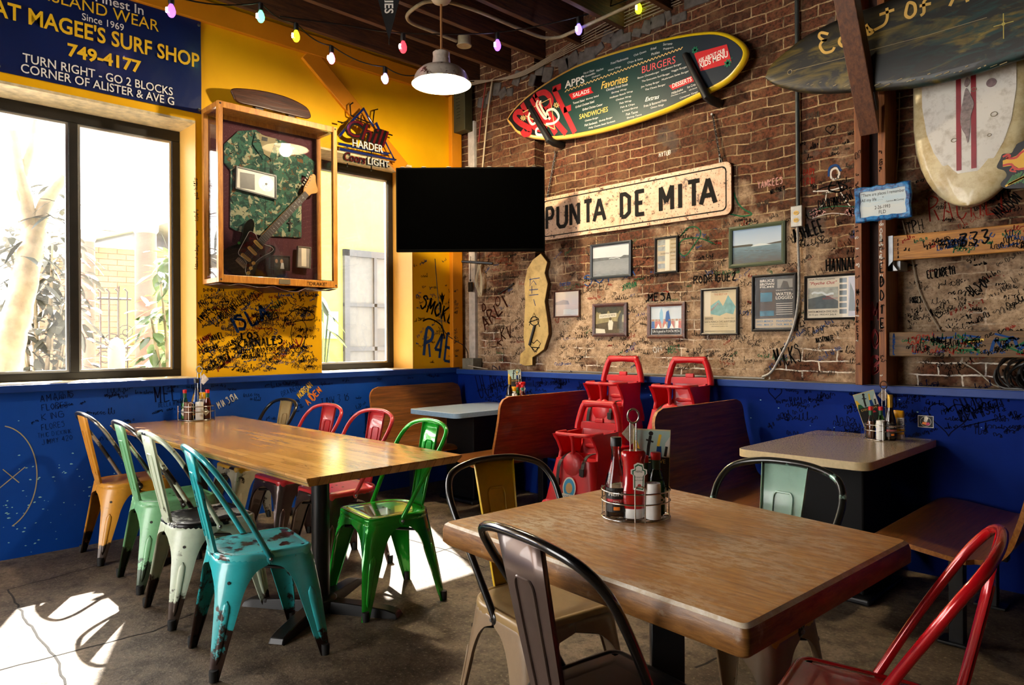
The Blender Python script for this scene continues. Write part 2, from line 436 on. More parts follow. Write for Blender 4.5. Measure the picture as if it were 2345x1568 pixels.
# ---- brick wall (back) over a blue wainscot, with the dark chase behind the screen
b = MB()
G0, G1 = .95, 1.06
b.bb((-.36, BY, 0), (G0, BY + .3, CEIL)); b.bb((G1, BY, 0), (9.3, BY + .3, CEIL)); b.bb((G0, BY, 0), (G1, BY + .3, 1.9)); b.bb((G0, BY + .14, 1.9), (G1, BY + .3, CEIL))
wb = struct('wall_back', b, BRICK)
b = MB(); b.bb((.012, -.001, 0), (9.0, BY, .975)); b.build('wainscot', BLUE_SHADED, wb)
# crumbled edge of cement along the top of the brick
b = MB()
for k in range(26):
    x = .3 + k * .09; z = 3.52 + .055 * (x - 1) + random.uniform(-.05, .05)
    b.box((x, BY - .004, z), (random.uniform(.05, .14), .02, random.uniform(.05, .13)), Matrix.Rotation(random.uniform(-.5, .5), 3, 'Y'))
b.build('cement_smear', M('grey_cement', '5b5651', .9, var=.4, scale=20, bump=.4), wb, bevel=.01)

# ---- unseen sides of the room; front opening added to let in fill daylight
DIM = M('dim_plaster', '6d5a40', .8)
b = MB()
b.bb((-.36, -8.4, 0), (.3, -8.0, CEIL)); b.bb((2.9, -8.4, 0), (9.3, -8.0, CEIL)); b.bb((.3, -8.4, 3.3), (2.9, -8.0, CEIL)); b.bb((.3, -8.4, 0), (2.9, -8.0, .3))
struct('wall_front', b, DIM)
b = MB(); b.bb((9.0, -8.4, 0), (9.35, .35, .9)); b.bb((9.0, -8.4, 2.7), (9.35, .35, CEIL)); b.bb((9, -8.4, .9), (9.35, .35, 2.7))
struct('wall_right', b, DIM)
b = MB(); b.bb((-.4, -8.4, CEIL), (9.35, .4, CEIL + .12)); struct('ceiling', b, BOARDS)
for k, x in enumerate([.22 + .41 * i for i in range(21)]):
    b = MB(); b.bb((x, -8.0, 3.62), (x + .045, BY, CEIL)); struct('trim_%d' % (10 + k), b, BEAM, bevel=.003)

# ---- windows
def window(name, y0, y1, mull, z0=SILL + .004, z1=2.815):
    X = -.30; t = .055
    f = MB(); f.bb((X - .045, y0, z0), (X + .01, y1, z0 + .05)); f.bb((X - .045, y0, z1 - .075), (X + .01, y1, z1)); f.bb((X - .045, y0, z0 + .05), (X + .01, y0 + t, z1 - .075)); f.bb((X - .045, y1 - t, z0 + .05), (X + .01, y1, z1 - .075))
    for m_ in mull: f.bb((X - .03, m_ - .03, z0 + .05), (X + .012, m_ + .025, z1 - .075))
    o = f.build(name, FRAMEB, bevel=.004); o['kind'] = 'structure'
    s = MB(); edges = [y0 + t] + [e for m_ in mull for e in (m_ - .03, m_ + .025)] + [y1 - t]
    for a, c in zip(edges[::2], edges[1::2]):
        za, zb = z0 + .05, z1 - .075; w = .016
        s.bb((X - .028, a, za), (X - .004, a + w, zb)); s.bb((X - .028, c - w, za), (X - .004, c, zb)); s.bb((X - .028, a + w, za), (X - .004, c - w, za + w)); s.bb((X - .028, a + w, zb - w), (X - .004, c - w, zb))
        g = MB(); g.bb((X - .022, a + w * .5, za + w * .5), (X - .017, c - w * .5, zb - w * .5)); g.build('pane', PANE, o)
    s.build('glazing_bead', FRAMES, o)
    return o
window('window_1', -4.9, -2.383, [-3.90, -3.06])
window('window_2', -1.407, -.51, [])
window('window_3', -7.6, -5.4, [-6.5])  # unseen window, added for extra daylight from the left

# ================================================================== metal bistro chairs
def seat_outline(n=9, k=0.0):
    """square front, rounded back; starts mid-front, counter-clockwise"""
    P = []
    def arc(cx, cy, r, a0, a1, m):
        return [(cx + (r + k) * math.cos(math.radians(a0 + (a1 - a0) * i / m)), cy + (r + k) * math.sin(math.radians(a0 + (a1 - a0) * i / m))) for i in range(m + 1)]
    P += [(0, .18 + k), (.06, .18 + k), (.11, .18 + k)]
    P = P[::-1]
    right = [(0, .18 + k), (.07, .18 + k)] + arc(.135, .14, .04, 90, 0, 6) + [(.1745 + k, .05)] + arc(.055, -.06, .118, 10, -90, 10) + [(0, -.178 - k)]
    return right + [(-x, y) for x, y in right[-2:0:-1]]
_R = None
def half_path():
    """dense right-hand outline with arc length"""
    global _R
    if _R is None:
        o = seat_outline(); half = o[:len(o) // 2 + 1]
        d = [0]
        for a, c in zip(half, half[1:]): d.append(d[-1] + math.hypot(c[0] - a[0], c[1] - a[1]))
        _R = (half, d)
    return _R
def path_at(s):
    half, d = half_path(); s = max(0, min(d[-1], s))
    for i in range(len(d) - 1):
        if s <= d[i + 1] + 1e-9:
            t = (s - d[i]) / max(1e-9, d[i + 1] - d[i])
            x = half[i][0] + (half[i + 1][0] - half[i][0]) * t; y = half[i][1] + (half[i + 1][1] - half[i][1]) * t
            ux, uy = half[i + 1][0] - half[i][0], half[i + 1][1] - half[i][1]; l = math.hypot(ux, uy) or 1
            return Vector((x, y, 0)), Vector((-uy / l * -1, ux / l * -1, 0)) * -1
    return Vector((*half[-1], 0)), Vector((0, -1, 0))

def chair_leg(front, side):
    half, d = half_path(); tot = d[-1]
    sc_ = .205 if front else tot - .17
    mid = .335
    Lp, Ln = (sc_, mid - sc_) if front else (sc_ - mid, tot - sc_)
    foot = Vector((.213, .213, 0)) if front else Vector((.19, -.214, 0))
    corner = path_at(sc_)[0]
    def pt(s, z, off=0):
        f = max(0, (.44 - z) / .44)
        p, n = path_at(sc_ + s)
        if n.dot(p) < 0: n = -n
        q = p + (foot - corner) * f + n * off; q.z = z
        return Vector((q.x * side, q.y, q.z))
    zs = [.432, .415, .40, .392, .386, .379, .368, .35, .33, .305, .28, .255, .23, .20, .15, .09, .04, .0]
    rows = []
    zt = .394; zb = .215
    for z in zs:
        w0 = .017 + .031 * min(1, z / .25)
        if z >= zt: e = 1
        elif z <= zb: e = 0
        else: e = 1 - max(0, 1 - ((z - zb) / (zt - zb)) ** 2.4) ** (1 / 2.4)
        wl_, wr_ = w0 + (Lp - w0) * e, w0 + (Ln - w0) * e
        r_ = [pt(-wl_, z, -.010)]
        for k in range(-6, 7):
            u = k / 6; s = (wl_ if u < 0 else wr_) * u
            r_.append(pt(s, z))
        r_.append(pt(wr_, z, -.010))
        rows.append(r_ if side * 1 > 0 else r_[::-1])
    m = MB(); m.grid(rows)
    # pressed oblong down the corner of the leg
    cap = []
    for i in range(13):
        t = i / 12; z = .285 - .225 * t
        hw = (.017 - .008 * t) * math.sqrt(max(0, 1 - (2 * abs(t - .5)) ** 6))
        cap.append([pt(hw * u, z, .001 + .0045 * math.sqrt(max(0, 1 - u * u))) for u in (-1, -.75, -.4, 0, .4, .75, 1)])
        if side < 0: cap[-1] = cap[-1][::-1]
    m.grid(cap)
    ft = MB(); ft.lathe([(.011, 0), (.0155, .002), (.0175, .03), (.0165, .045)], 10, (foot.x * side, foot.y * 1.0, 0))
    return m, ft

_CH = {}
def chair_meshes():
    if _CH: return _CH
    out = seat_outline(); m = MB()
    def ring(k, z): return [(x, y, z) for x, y in seat_outline(k=k)]
    rings = [ring(.001, .405), ring(.003, .425), ring(.003, .438), ring(.001, .446), ring(-.005, .450), ring(-.013, .450), ring(-.016, .4475), ring(-.022, .4475), ring(-.026, .449), ring(-.06, .447)]
    m.grid([r_[::-1] for r_ in rings][::1], True)
    m.add([(x * .62, y * .62, .4465) for x, y in out], [list(range(len(out)))[::-1]])
    m.grid([[(x, y, z) for x, y, z in rings[-1]][::-1], [(x * .62, y * .62, .4465) for x, y in out][::-1]], True)
    m.m = 1
    for hx_, hy_ in ((0, .05), (.035, .0), (-.035, .0)): m.slab(circ(.007, 10, hx_, hy_), .4468, .4476)
    _CH['seat'] = m.build('seat', [BLACK, BLACK], smooth=50).data
    for f in (True, False):
        for s in (1, -1):
            a, c = chair_leg(f, s)
            _CH[('leg', f, s)] = a.build('leg', BLACK, smooth=60, solid=.003, off=0); _CH[('foot', f, s)] = c.build('foot_cap', RUBBER, smooth=50)
    hp = [(.172, .005, .425), (.183, -.035, .50), (.200, -.095, .61), (.214, -.152, .705), (.215, -.198, .778), (.183, -.238, .832), (.10, -.260, .858), (0, -.266, .864)]
    hp = hp + [(-x, y, z) for x, y, z in hp[-2::-1]]
    m = MB(); P = catmull(hp, 6)
    m.tube(P, .0115, 10)
    for s in (1, -1): m.ball((s * .176, .005, .423), (.006, .016, .02), 8, 6)
    _CH['back_frame'] = m.build('back_frame', BLACK, smooth=60).data
    prof = [(.425, -.176, .055), (.447, -.178, .056), (.48, -.185, .058), (.55, -.200, .062), (.65, -.222, .068), (.75, -.243, .074), (.858, -.265, .080)]
    m = MB(); rows = []
    for z, y, w in prof: rows.append([(-w, y + .012, z), (-w, y, z), (-w * .5, y - .002, z), (0, y - .003, z), (w * .5, y - .002, z), (w, y, z), (w, y + .012, z)])
    m.grid(rows)
    o = []
    def py(z):
        for (z0, y0, _), (z1, y1, _) in zip(prof, prof[1:]):
            if z0 <= z <= z1: return y0 + (y1 - y0) * (z - z0) / (z1 - z0)
        return -.26
    for sgn in (.0015, -.0045):
        P = [(x, py(z) + sgn, z) for x, z in [(-.028, .50), (-.031, .60), (-.034, .74)] + [(.034 * math.cos(math.radians(a)), .742 + .022 * max(-1, min(1, 1.5 * math.sin(math.radians(a))))) for a in range(165, 10, -15)] + [(.034, .74), (.031, .60), (.028, .50)]]
        m.tube(P, .0028, 6)
    _CH['splat'] = m.build('splat', BLACK, smooth=50, solid=.0018, off=0)
    m = MB()
    for a in (1, -1): m.tube([(-.16, -.15 * a, .35), (.16, .15 * a, .35)], .007, 6)
    _CH['brace'] = m.build('underseat_brace', BLACK, smooth=50).data
    for s in (1, -1):
        m = MB(); m.T = Matrix.Rotation(PI / 2, 4, 'Y'); m.lathe([(.008, 0), (.008, .006), (.005, .010)], 8); m.T = None
        m.v = [((x + .178) * s, y + .005, z + .421) for x, y, z in m.v]
        if s < 0: m.f = [f[::-1] for f in m.f]
        _CH[('bolt', s)] = m.build('bolt', STEEL, smooth=40).data
    return _CH

def chair(label, x, y, face, paint, hoop=None, seat=None, leg=None, splat=None, group=None):
    """face: compass heading in degrees the sitter looks along (0 = +x)"""
    c = chair_meshes()
    root = thing('metal_chair', label, 'chair', (x, y, 0), math.radians(face - 90), group)
    def part(name, src, m, parent=root):
        if isinstance(src, bpy.types.Object): o = src.copy()
        else: o = bpy.data.objects.new(name, src)
        o.name = name; COL.objects.link(o); o.parent = parent
        for sl, mm in zip(o.material_slots, m if isinstance(m, tuple) else (m,)):
            sl.link = 'OBJECT'; sl.material = mm
        return o
    part('seat', c['seat'], (seat or paint, BLACK))
    for f in (True, False):
        for s in (1, -1):
            l = part('leg', c[('leg', f, s)], leg or paint); part('foot_cap', c[('foot', f, s)], RUBBER, l)
    part('back_frame', c['back_frame'], hoop or paint); part('splat', c['splat'], splat or paint); part('underseat_brace', c['brace'], DARKMET)
    for s in (1, -1): part('bolt', c[('bolt', s)], STEEL)
    return root

DK = '1b1512'
cYEL = worn('mustard_chair_paint', 'd9962c', '2a1a0e', .62, 7, .4, low=.16); cMINT = worn('green_chair_paint', '7fbf8c', '22301f', .62, 7, .35, low=.22)
cWHT = worn('pale_mint_chair_paint', 'c9d6be', '33251c', .60, 7, .4, low=.18); cTUR = worn('turquoise_chair_paint', '34bcc2', '33201a', .565, 9, .3, low=.15, coat=.5)
cTURS = worn('turquoise_seat_paint', '58d0d4', '3c2a25', .545, 8, .3, dirt=.1, coat=.5)
cGRNS = M('green_chair_lacquer', '1cae2a', .16, .25, .15, 5, coat=.7); cRED = M('red_chair_lacquer', 'bd0f18', .2, .2, .25, 5, coat=.6)
cRDP = worn('red_chair_paint', 'cc3238', '3a1f20', .66, 5, .3, coat=.5); cBRN = M('brown_gunmetal', '4c3a37', .28, .55, .3, 9, coat=.4)
cTAN = worn('tan_chair_paint', 'b39a68', '2c2117', .66, 8, .4); cMUS = worn('ochre_chair_paint', 'd6ae08', '120d06', .68, 7, .38); cSEA = worn('brushed_tan_seat', '9a7d50', '3a2a18', .68, 5, .35, umetal=.2)
cLEG = worn('tan_leg_paint', '8d765c', '1c1510', .64, 6, .35); cHOB = worn('black_hoop_paint', '14120f', '6b5f4a', .68, 10, .3, coat=.5); cGUN = M('bronze_gunmetal', '5a4942', .33, .5, .3, 8, coat=.3)
cMIP = worn('mint_splat_paint', 'b0d8c4', '2a3a38', .70, 6, .35); cMIH = worn('mint_worn_hoop', '10130f', '9fc9b8', .57, 9, .3, coat=.5); cYSE = worn('yellow_worn_seat', 'c9982a', '16110c', .56, 5, .35)
cSIL = worn('silver_worn_hoop', '2a2724', 'b5b0a4', .52, 8, .28, umetal=.8); cBLS = worn('black_worn_seat', 'dfe6dc', '0d0c0c', .47, 5, .35)
LG = 'chairs along the long butcher-block table'
chair('mustard yellow metal chair by the blue wall, farthest of the near row', .35, -2.915, 90, cYEL, hoop=cSIL, group=LG)
chair('sage green worn metal chair between the mustard and the pale mint one', 1.02, -2.90, 88, cMINT, hoop=cSIL, group=LG)
chair('pale mint chipped metal chair with blackened seat beside the turquoise one', 1.605, -2.945, 88, cWHT, seat=cBLS, hoop=worn('mint_black_hoop', 'c9d6be', '15120f', .5, 9, .3), group=LG)
chair('turquoise chipped metal chair at the near corner of the long table', 2.25, -2.985, 81, cTUR, seat=cTURS, hoop=M('turquoise_gloss', '2fa6b0', .25, .1, .2, 8, coat=.5), group=LG)
chair('tan metal chair with black hoop, farthest of the far row at the long table', .34, -2.14, -90, cTAN, hoop=cHOB, leg=worn('cream_black_leg', 'a39a80', '17130f', .55, 8, .4), seat=cYSE, group=LG)
chair('red metal chair between the tan one and another red one at the long table', .95, -2.15, -90, cRDP, leg=cBRN, group=LG)
chair('red metal chair with dark brown legs right beside the bright green one', 1.49, -2.14, -90, cRDP, leg=cBRN, group=LG)
chair('bright glossy green metal chair at the end of the long table', 2.14, -2.265, -98, cGRNS, group=LG)
SG = 'chairs around the square wooden table'
chair('metal chair with ochre splat, black hoop and tan seat, left of square table', 3.525, -2.63, -10, cLEG, splat=cMUS, hoop=cHOB, seat=cSEA, group=SG)
chair('gunmetal brown chair with black hoop and black seat, in front of the square table', 4.065, -2.955, 80, cGUN, hoop=M('black_gloss_hoop', '0b0b0d', .22, .2, coat=.7), seat=M('black_seat', '15100f', .35, .2, .3, 6), leg=cBRN, group=SG)
chair('metal chair with mint splat and worn yellow seat behind the square table', 4.03, -2.22, -92, cLEG, splat=cMIP, hoop=cMIH, seat=cYSE, group=SG)
chair('glossy all red metal chair at the right corner of the square table', 4.50, -2.58, 190, cRED, group=SG)
for k_, o_ in list(_CH.items()):
    if isinstance(o_, bpy.types.Object): bpy.data.objects.remove(o_)
for o_ in [q for q in bpy.data.objects if q.name.split('.')[0] in ('seat', 'back_frame', 'underseat_brace', 'bolt') and q.parent is None]: bpy.data.objects.remove(o_)

# ================================================================== tables
def butcher_mat():
    t = NT('butcher_block'); pos = t.co()
    st = t.n('TexBrick', {'Vector': pos, 'Color1': hx('e8b26a'), 'Color2': hx('b57c40'), 'Mortar': hx('6b4522'), 'Scale': 1.0, 'Mortar Size': .0012, 'Brick Width': .55, 'Row Height': .048}, offset=.37)
    g = t.ramp(t.noise(2.5, 6, .62, t.co((2, 26, 26)), .5), .3, .7)
    c = t.mix(t.math('MULTIPLY', g, .4), st.outputs[0], 'd9ac6c')
    w = t.ramp(t.noise(3.2, 6, .7, t.co((1, 5, 1))), .52, .70)
    c = t.mix(t.math('MULTIPLY', w, .55), c, '6a5444')
    t.p(col=c, rough=.22, coat=.5, coatr=.12); return t.mat
BUTCH = butcher_mat()
t_ = thing('dining_table', 'long butcher-block dining table on black pedestals with its end at the window wall', 'table', (1.31, -2.545, 0), 0)
b = MB(); L, W = 2.56, .79
o1 = [(-L / 2, -W / 2), (L / 2, -W / 2), (L / 2, W / 2), (-L / 2, W / 2)]; o2 = [(x - math.copysign(.022, x), y - math.copysign(.022, y)) for x, y in o1]
b.grid([[(x, y, .712) for x, y in o2], [(x, y, .742) for x, y in o1], [(x, y, .75) for x, y in o1]], True)
b.add([(x, y, .75) for x, y in o1] + [(x, y, .712) for x, y in o2], [(0, 1, 2, 3), (7, 6, 5, 4)])
b.build('tabletop', BUTCH, t_, bevel=.003)
def pedestal(parent, x, y, arm=.40, r=.042, h=.71, square=0, rot=0):
    b = MB()
    if square: b.box((x, y, h / 2 + .02), (square, square, h - .04), Matrix.Rotation(rot, 3, 'Z'))
    else: b.lathe([(r, .03), (r, h)], 20, (x, y, 0))
    b.build('column', M('black_powder_coat', '101012', .35, .2) if not bpy.data.materials.get('black_powder_coat') else bpy.data.materials['black_powder_coat'], parent, smooth=40, bevel=.004 if square else 0)
    b = MB()
    for k in range(4):
        a = math.radians(33 + 90 * k) + rot; c, s = math.cos(a), math.sin(a)
        R = Matrix(((c, -s, 0, x), (s, c, 0, y), (0, 0, 1, 0), (0, 0, 0, 1)))
        b.T = R; b.grid([[(d, wv, hz) for wv, hz in ((-.038, 0), (-.032, hh), (.032, hh), (.038, 0))] for d, hh in ((0, .06), (arm * .5, .05), (arm * .85, .038), (arm * .97, .026), (arm, .004))]); b.T = None
    b.lathe([(.075, .0), (.075, .062), (.05, .075)], 20, (x, y, 0))
    b.build('cross_base', bpy.data.materials['black_powder_coat'], parent, smooth=35, bevel=.004)
    b = MB(); b.box((x, y, h - .004), (.32, .32, .01)); b.build('top_plate', DARKMET, parent)
pedestal(t_, .735, -.03); pedestal(t_, -.735, -.03)

def scuffed():
    t = NT('scuffed_oak_laminate'); pos = t.co()
    g = t.ramp(t.noise(2.2, 7, .66, t.co((4, 30, 30)), .6), .3, .7)
    c = t.mix(g, 'd89c4c', '98622a')
    big = t.noise(2.6, 4, .6, pos); f = t.noise(55, 5, .75, t.co((.45, 1, 1)))
    m = t.math('MULTIPLY', t.ramp(f, .43, .56), t.ramp(big, .42, .64))
    c = t.mix(t.math('MULTIPLY', m, .8), c, 'ecdcc2')
    c = t.mix(t.math('MULTIPLY', t.ramp(t.noise(8, 6, .7, t.co((1, 3, 1))), .58, .75), .5), c, '4a2c12')
    t.p(col=c, rough=.33, coat=.25, coatr=.2); t.bump(f, .08, .001); return t.mat
SCUF = scuffed(); SCEDGE = wood('scuffed_oak_edge', '5d3814', '9a6a34', .4, (6, 6, 40), scuff=('d8cbb6', 9, .60, .6))
t_ = thing('dining_table', 'square scuffed wood-grain table in the foreground on a black post', 'table', (4.005, -2.625, 0), math.radians(-2))
C4 = [Vector((a[0], a[1])) - Vector((4.005, -2.625)) for a in ((3.50, -3.01), (4.485, -3.095), (4.52, -2.28), (3.56, -2.13))]
C4 = [Matrix.Rotation(math.radians(2), 2) @ v for v in C4]
def rounded(poly, r, n=4):
    out = []
    for i, p in enumerate(poly):
        a, c = poly[i - 1], poly[(i + 1) % len(poly)]
        u, w = (a - p).normalized(), (c - p).normalized()
        for k in range(n + 1):
            t = k / n; q = p + u * r * (1 - t) ** 2 + w * r * t ** 2
            out.append((q.x, q.y))
    return out
b = MB(); cen = Vector((0, 0))
prof = [(.010, .696), (.0, .706), (.0, .738), (.004, .753), (.012, .7595), (.020, .760)]
rings = [[(x, y, z) for x, y in rounded([v - v.normalized() * k * 1.4 for v in C4], .018)] for k, z in prof]
n_ = len(rings[0]); b.m = 1; b.grid(rings[:4], True); b.add(rings[0], [list(range(n_))[::-1]]); b.m = 2; b.grid(rings[3:5], True); b.m = 0; b.grid(rings[4:], True); b.add(rings[-1], [list(range(n_))])
b.build('tabletop', [SCUF, SCEDGE, wood('worn_white_edge', 'cdb796', 'f4efe6', .5, (14, 14, 14))], t_, smooth=50)
pedestal(t_, .0, .0, .36, h=.697, square=.088, rot=math.radians(40))

def laminate(name, col, spk, k=.5):
    t = NT(name); f = t.noise(170, 3, .8)
    t.p(col=t.mix(t.math('MULTIPLY', t.ramp(f, .5, .66), k), col, spk), rough=.2, coat=.4, coatr=.1); return t.mat
LAMB = laminate('beige_speckled_laminate', 'bda98a', '7d6e5a'); LAMW = laminate('pale_blue_laminate', 'c3d3e0', '94aac0', .4)
LAMBE = M('beige_table_edge', 'c8b183', .4, 0, .12, 60); LAMWE = M('blue_grey_table_edge', '86a6c4', .35, 0, .12, 60)
def booth_table(label, x0, x1, y0, m, me, sticker=False):
    cx, cy = (x0 + x1) / 2, (y0 - .02) / 2
    t_ = thing('booth_table', label, 'table', (cx, cy, 0)); w, l = (x1 - x0) / 2, (-.02 - y0) / 2
    P = [Vector((-w, l)), Vector((-w, -l)), Vector((w, -l)), Vector((w, l))]
    o = []
    for i, p in enumerate(P): o += rounded([P[i - 1], p, P[(i + 1) % 4]], .07 if i in (1, 2) else .008, 6)[7:14]
    b = MB(); b.slab(o, .697, .735); n = len(o); b.mi = [1] * len(b.f); b.mi[1] = 0
    b.build('tabletop', [m, me], t_, smooth=40, bevel=.002)
    b = MB(); b.box((0, .05, .36), (.34, .40, .66)); b.build('pedestal', M('booth_pedestal_black', '050506', .6, spec=.15), t_, bevel=.01)
    b = MB(); b.box((0, .05, .015), (.42, .5, .03)); b.build('base_plate', DARKMET, t_, bevel=.01)
    if sticker:
        b = MB(); b.flat(circ(.017, 18, .05, .20), -.1515); b.m = 1; b.flat(circ(.013, 16, .05, .20), -.1518)
        b.build('round_sticker', [WHITE, MNAVY], t_)
    return t_
booth_table('beige laminate booth table under the brick wall at the right', 3.36, 3.985, -1.03, LAMB, LAMBE, True)
booth_table('pale blue laminate booth table in the window corner', .45, 1.05, -.90, LAMW, LAMWE)

# ================================================================== bent plywood booth benches
PLY = wood('dark_walnut_laminate', '54300f', '945a22', .36, (30, 1.6, 30), coat=.25, bump=.06); PLYE = wood('plywood_edge', '8a4d16', 'c98638', .45, (30, 3, 30))
BPROF = cat2([(.0, .90), (.006, .80), (.03, .68), (.062, .56), (.095, .475), (.145, .425), (.22, .413), (.33, .425), (.45, .441), (.53, .445), (.575, .437), (.60, .418)], 4)
def bench(label, x, y0, y1, mirror, group='walnut plywood booth benches'):
    t_ = thing('booth_bench', label, 'bench', (x, (y0 + y1) / 2, 0), PI if mirror else 0, group)
    hl = (y1 - y0) / 2; b = MB(); th = .019; N = len(BPROF)
    def half(i):
        r = .085
        tb = math.hypot(BPROF[i][0] - BPROF[0][0], BPROF[i][1] - BPROF[0][1]); tf = math.hypot(BPROF[i][0] - BPROF[-1][0], BPROF[i][1] - BPROF[-1][1])
        k = 0
        for d in (tb, tf):
            if d < r: k = max(k, r - math.sqrt(max(0, r * r - (r - d) ** 2)))
        return hl - k - .035 * math.exp(-((BPROF[i][1] - .43) / .07) ** 2) * (1 if BPROF[i][0] < .2 else 0)
    def nrm(i):
        a, c = BPROF[max(0, i - 1)], BPROF[min(N - 1, i + 1)]; l = math.hypot(c[0] - a[0], c[1] - a[1])
        return ((c[1] - a[1]) / l, -(c[0] - a[0]) / l)
    top, bot = [], []
    for i, (px_, pz_) in enumerate(BPROF):
        h = half(i); n = nrm(i); nx, nz = (-n[0], -n[1])
        ys = [-h, -h * .5, 0, h * .5, h]
        top.append([(px_, y, pz_) for y in ys]); bot.append([(px_ - nx * th, y, pz_ - nz * th) for y in ys])
    b.grid([r_[::-1] for r_ in top]); b.grid(bot)
    b.m = 1
    b.grid([[r_[0] for r_ in top], [r_[0] for r_ in bot]]); b.grid([[r_[-1] for r_ in bot], [r_[-1] for r_ in top]]); b.grid([bot[0], top[0]]); b.grid([top[-1], bot[-1]])
    b.build('plywood_shell', [PLY, PLYE], t_, smooth=35)
    for yy in (-hl + .22, hl - .22):
        b = MB(); b.box((.30, yy, .20), (.055, .055, .385)); b.box((.30, yy, .006), (.13, .10, .012)); b.box((.29, yy, .393), (.34, .05, .022)); b.build('leg', M('bench_leg_black', '0b0b0c', .4) if 'bench_leg_black' not in bpy.data.materials else bpy.data.materials['bench_leg_black'], t_, bevel=.003)
    return t_
bench('walnut plywood booth bench with its back against the window wall', .125, -1.04, -.07, False)
bench('walnut plywood booth bench with its back turned to the red booster seats', 1.66, -1.04, -.07, True)
bench('walnut plywood booth bench beside the red booster seats, facing the beige table', 2.905, -1.06, -.07, False)
bench('walnut plywood booth bench at the right edge, facing the beige table', 4.585, -1.10, -.07, True)

# ================================================================== red child booster seats (stacked)
SEATR = M('red_moulded_plastic', 'cc101c', .42, 0, .18, 5, .1, 30, coat=.15); STRAP = M('black_webbing', '0a0a0b', .6)
def booster_meshes():
    b = MB()
    def rr(w, d, cy, z, r=.05, n=5): return [(x, y, z) for x, y in rrect(w, d, r, n, 0, cy)]
    # skirt and tapering body, open seat well
    out = [rr(.47, .44, 0, .0), rr(.47, .44, 0, .024), rr(.43, .40, 0, .034), rr(.405, .375, .005, .10), rr(.36, .345, .01, .20), rr(.325, .32, .015, .285)]
    b.grid(out, True); b.add(rr(.47, .44, 0, .0), [list(range(24))[::-1]])
    b.grid([rr(.325, .32, .015, .285), rr(.27, .26, .02, .290), rr(.26, .25, .03, .255)], True); b.add(rr(.26, .25, .03, .255), [list(range(24))])
    # rounded pommel in front
    b.ball((0, -.128, .235), (.10, .040, .10), 16, 10)
    # two side wings that rise to the arm ring
    for s in (1, -1):
        rows = []
        for z, y0, y1, x in ((.12, -.150, .17, .180), (.20, -.125, .17, .165), (.27, -.085, .175, .154), (.33, -.070, .178, .150), (.385, -.105, .185, .150), (.42, -.14, .19, .150), (.437, -.152, .19, .150)):
            rows.append([(s * (x - .012), y0, z), (s * (x + .014), y0 - .008, z), (s * (x + .018), y1, z), (s * (x - .008), y1, z)])
        b.grid(rows if s > 0 else [r_[::-1] for r_ in rows], True); b.add(rows[-1], [(0, 1, 2, 3) if s > 0 else (3, 2, 1, 0)])
    # backrest
    rows = []
    for z, y, w in ((.25, .16, .125), (.34, .165, .13), (.43, .175, .135), (.47, .182, .14), (.485, .184, .14)):
        rows.append([(-w, y, z), (-w * .6, y + .012, z), (w * .6, y + .012, z), (w, y, z), (w, y + .035, z), (-w, y + .035, z)])
    b.grid(rows, True); b.add(rows[-1], [(0, 1, 2, 3, 4, 5)])
    b.box((0, .198, .495), (.07, .024, .03))
    body = b.build('moulded_seat', SEATR, smooth=45, bevel=.007, seg=3)
    b = MB()
    P = catmull([(-.205, .178, .435), (-.200, .183, .47), (-.172, .19, .55), (-.145, .192, .593), (-.12, .193, .60), (.12, .193, .60), (.145, .192, .593), (.172, .19, .55), (.200, .183, .47), (.205, .178, .435)], 4)
    b.tube(P, [.02 + .008 * abs(p.x) / .2 for p in P], 10)
    b.box((0, .195, .463), (.40, .032, .04)); b.v = [(x * .86, y, z) for x, y, z in b.v]
    hand = b.build('grab_handle', SEATR, smooth=50, bevel=.006)
    b = MB(); P = catmull([(-.152, -.01, .437), (-.152, -.10, .438), (-.13, -.142, .438), (-.06, -.155, .437), (0, -.148, .436), (.06, -.155, .437), (.13, -.142, .438), (.152, -.10, .438), (.152, -.01, .437)], 4)
    b.tube(P, .0125, 8); b.tube([(0, -.15, .437), (0, -.147, .41), (0, -.142, .37), (0, -.13, .30)], [.024, .014, .012, .018], 8)
    ring = b.build('arm_ring', SEATR, smooth=50)
    b = MB()
    for s in (1, -1):
        P = catmull([(s * .13, .10, .30), (s * .10, .02, .315), (s * .085, -.08, .31), (s * .095, -.155, .27), (s * .10, -.178, .20), (s * .10, -.180, .15 if s < 0 else .22)], 5)
        rows = [[(p.x - .012, p.y - .004, p.z), (p.x + .012, p.y - .004, p.z)] for p in P]
        b.grid(rows)
        e = P[-1]; b.box((e.x, e.y - .006, e.z + .005), (.032, .012, .04))
    strap = b.build('safety_strap', STRAP, solid=.003, off=0)
    # oval sticker: pale blue with a tan patch and a white name strip
    b = MB(); yy = -.1905
    b.flat([(x * 1.0, z * 1.25 + .135) for x, z in circ(.040, 24)], yy); b.m = 1; b.flat([(x, z * 1.25 + .135) for x, z in circ(.034, 24)], yy - .0006)
    b.m = 0; b.flat([(-.042, .086), (.038, .083), (.040, .106), (-.040, .109)], yy - .0009)
    b.m = 2; b.flat([(x, z * 1.2 + .135) for x, z in circ(.020, 20)], yy - .0012)
    b.m = 3
    for k in range(5): b.ribbon([(-.034 + .014 * k, .097), (-.030 + .014 * k, .102), (-.026 + .014 * k, .094), (-.023 + .014 * k, .099)], .002, yy - .0015)
    b.v = [(x, y + (z - .135) * -.0 , z) for x, y, z in b.v]
    b.v = [(x * 1.35, y, .125 + (z - .135) * 1.3) for x, y, z in b.v]; b.v = [(x, y + (z - .125) * .12, z) for x, y, z in b.v]
    stick = b.build('oval_sticker', [WHITE, M('sticker_blue', '3fa4dd', .4), M('sticker_tan', 'd8b07a', .5), M('sticker_text', '2f6fae', .5)])
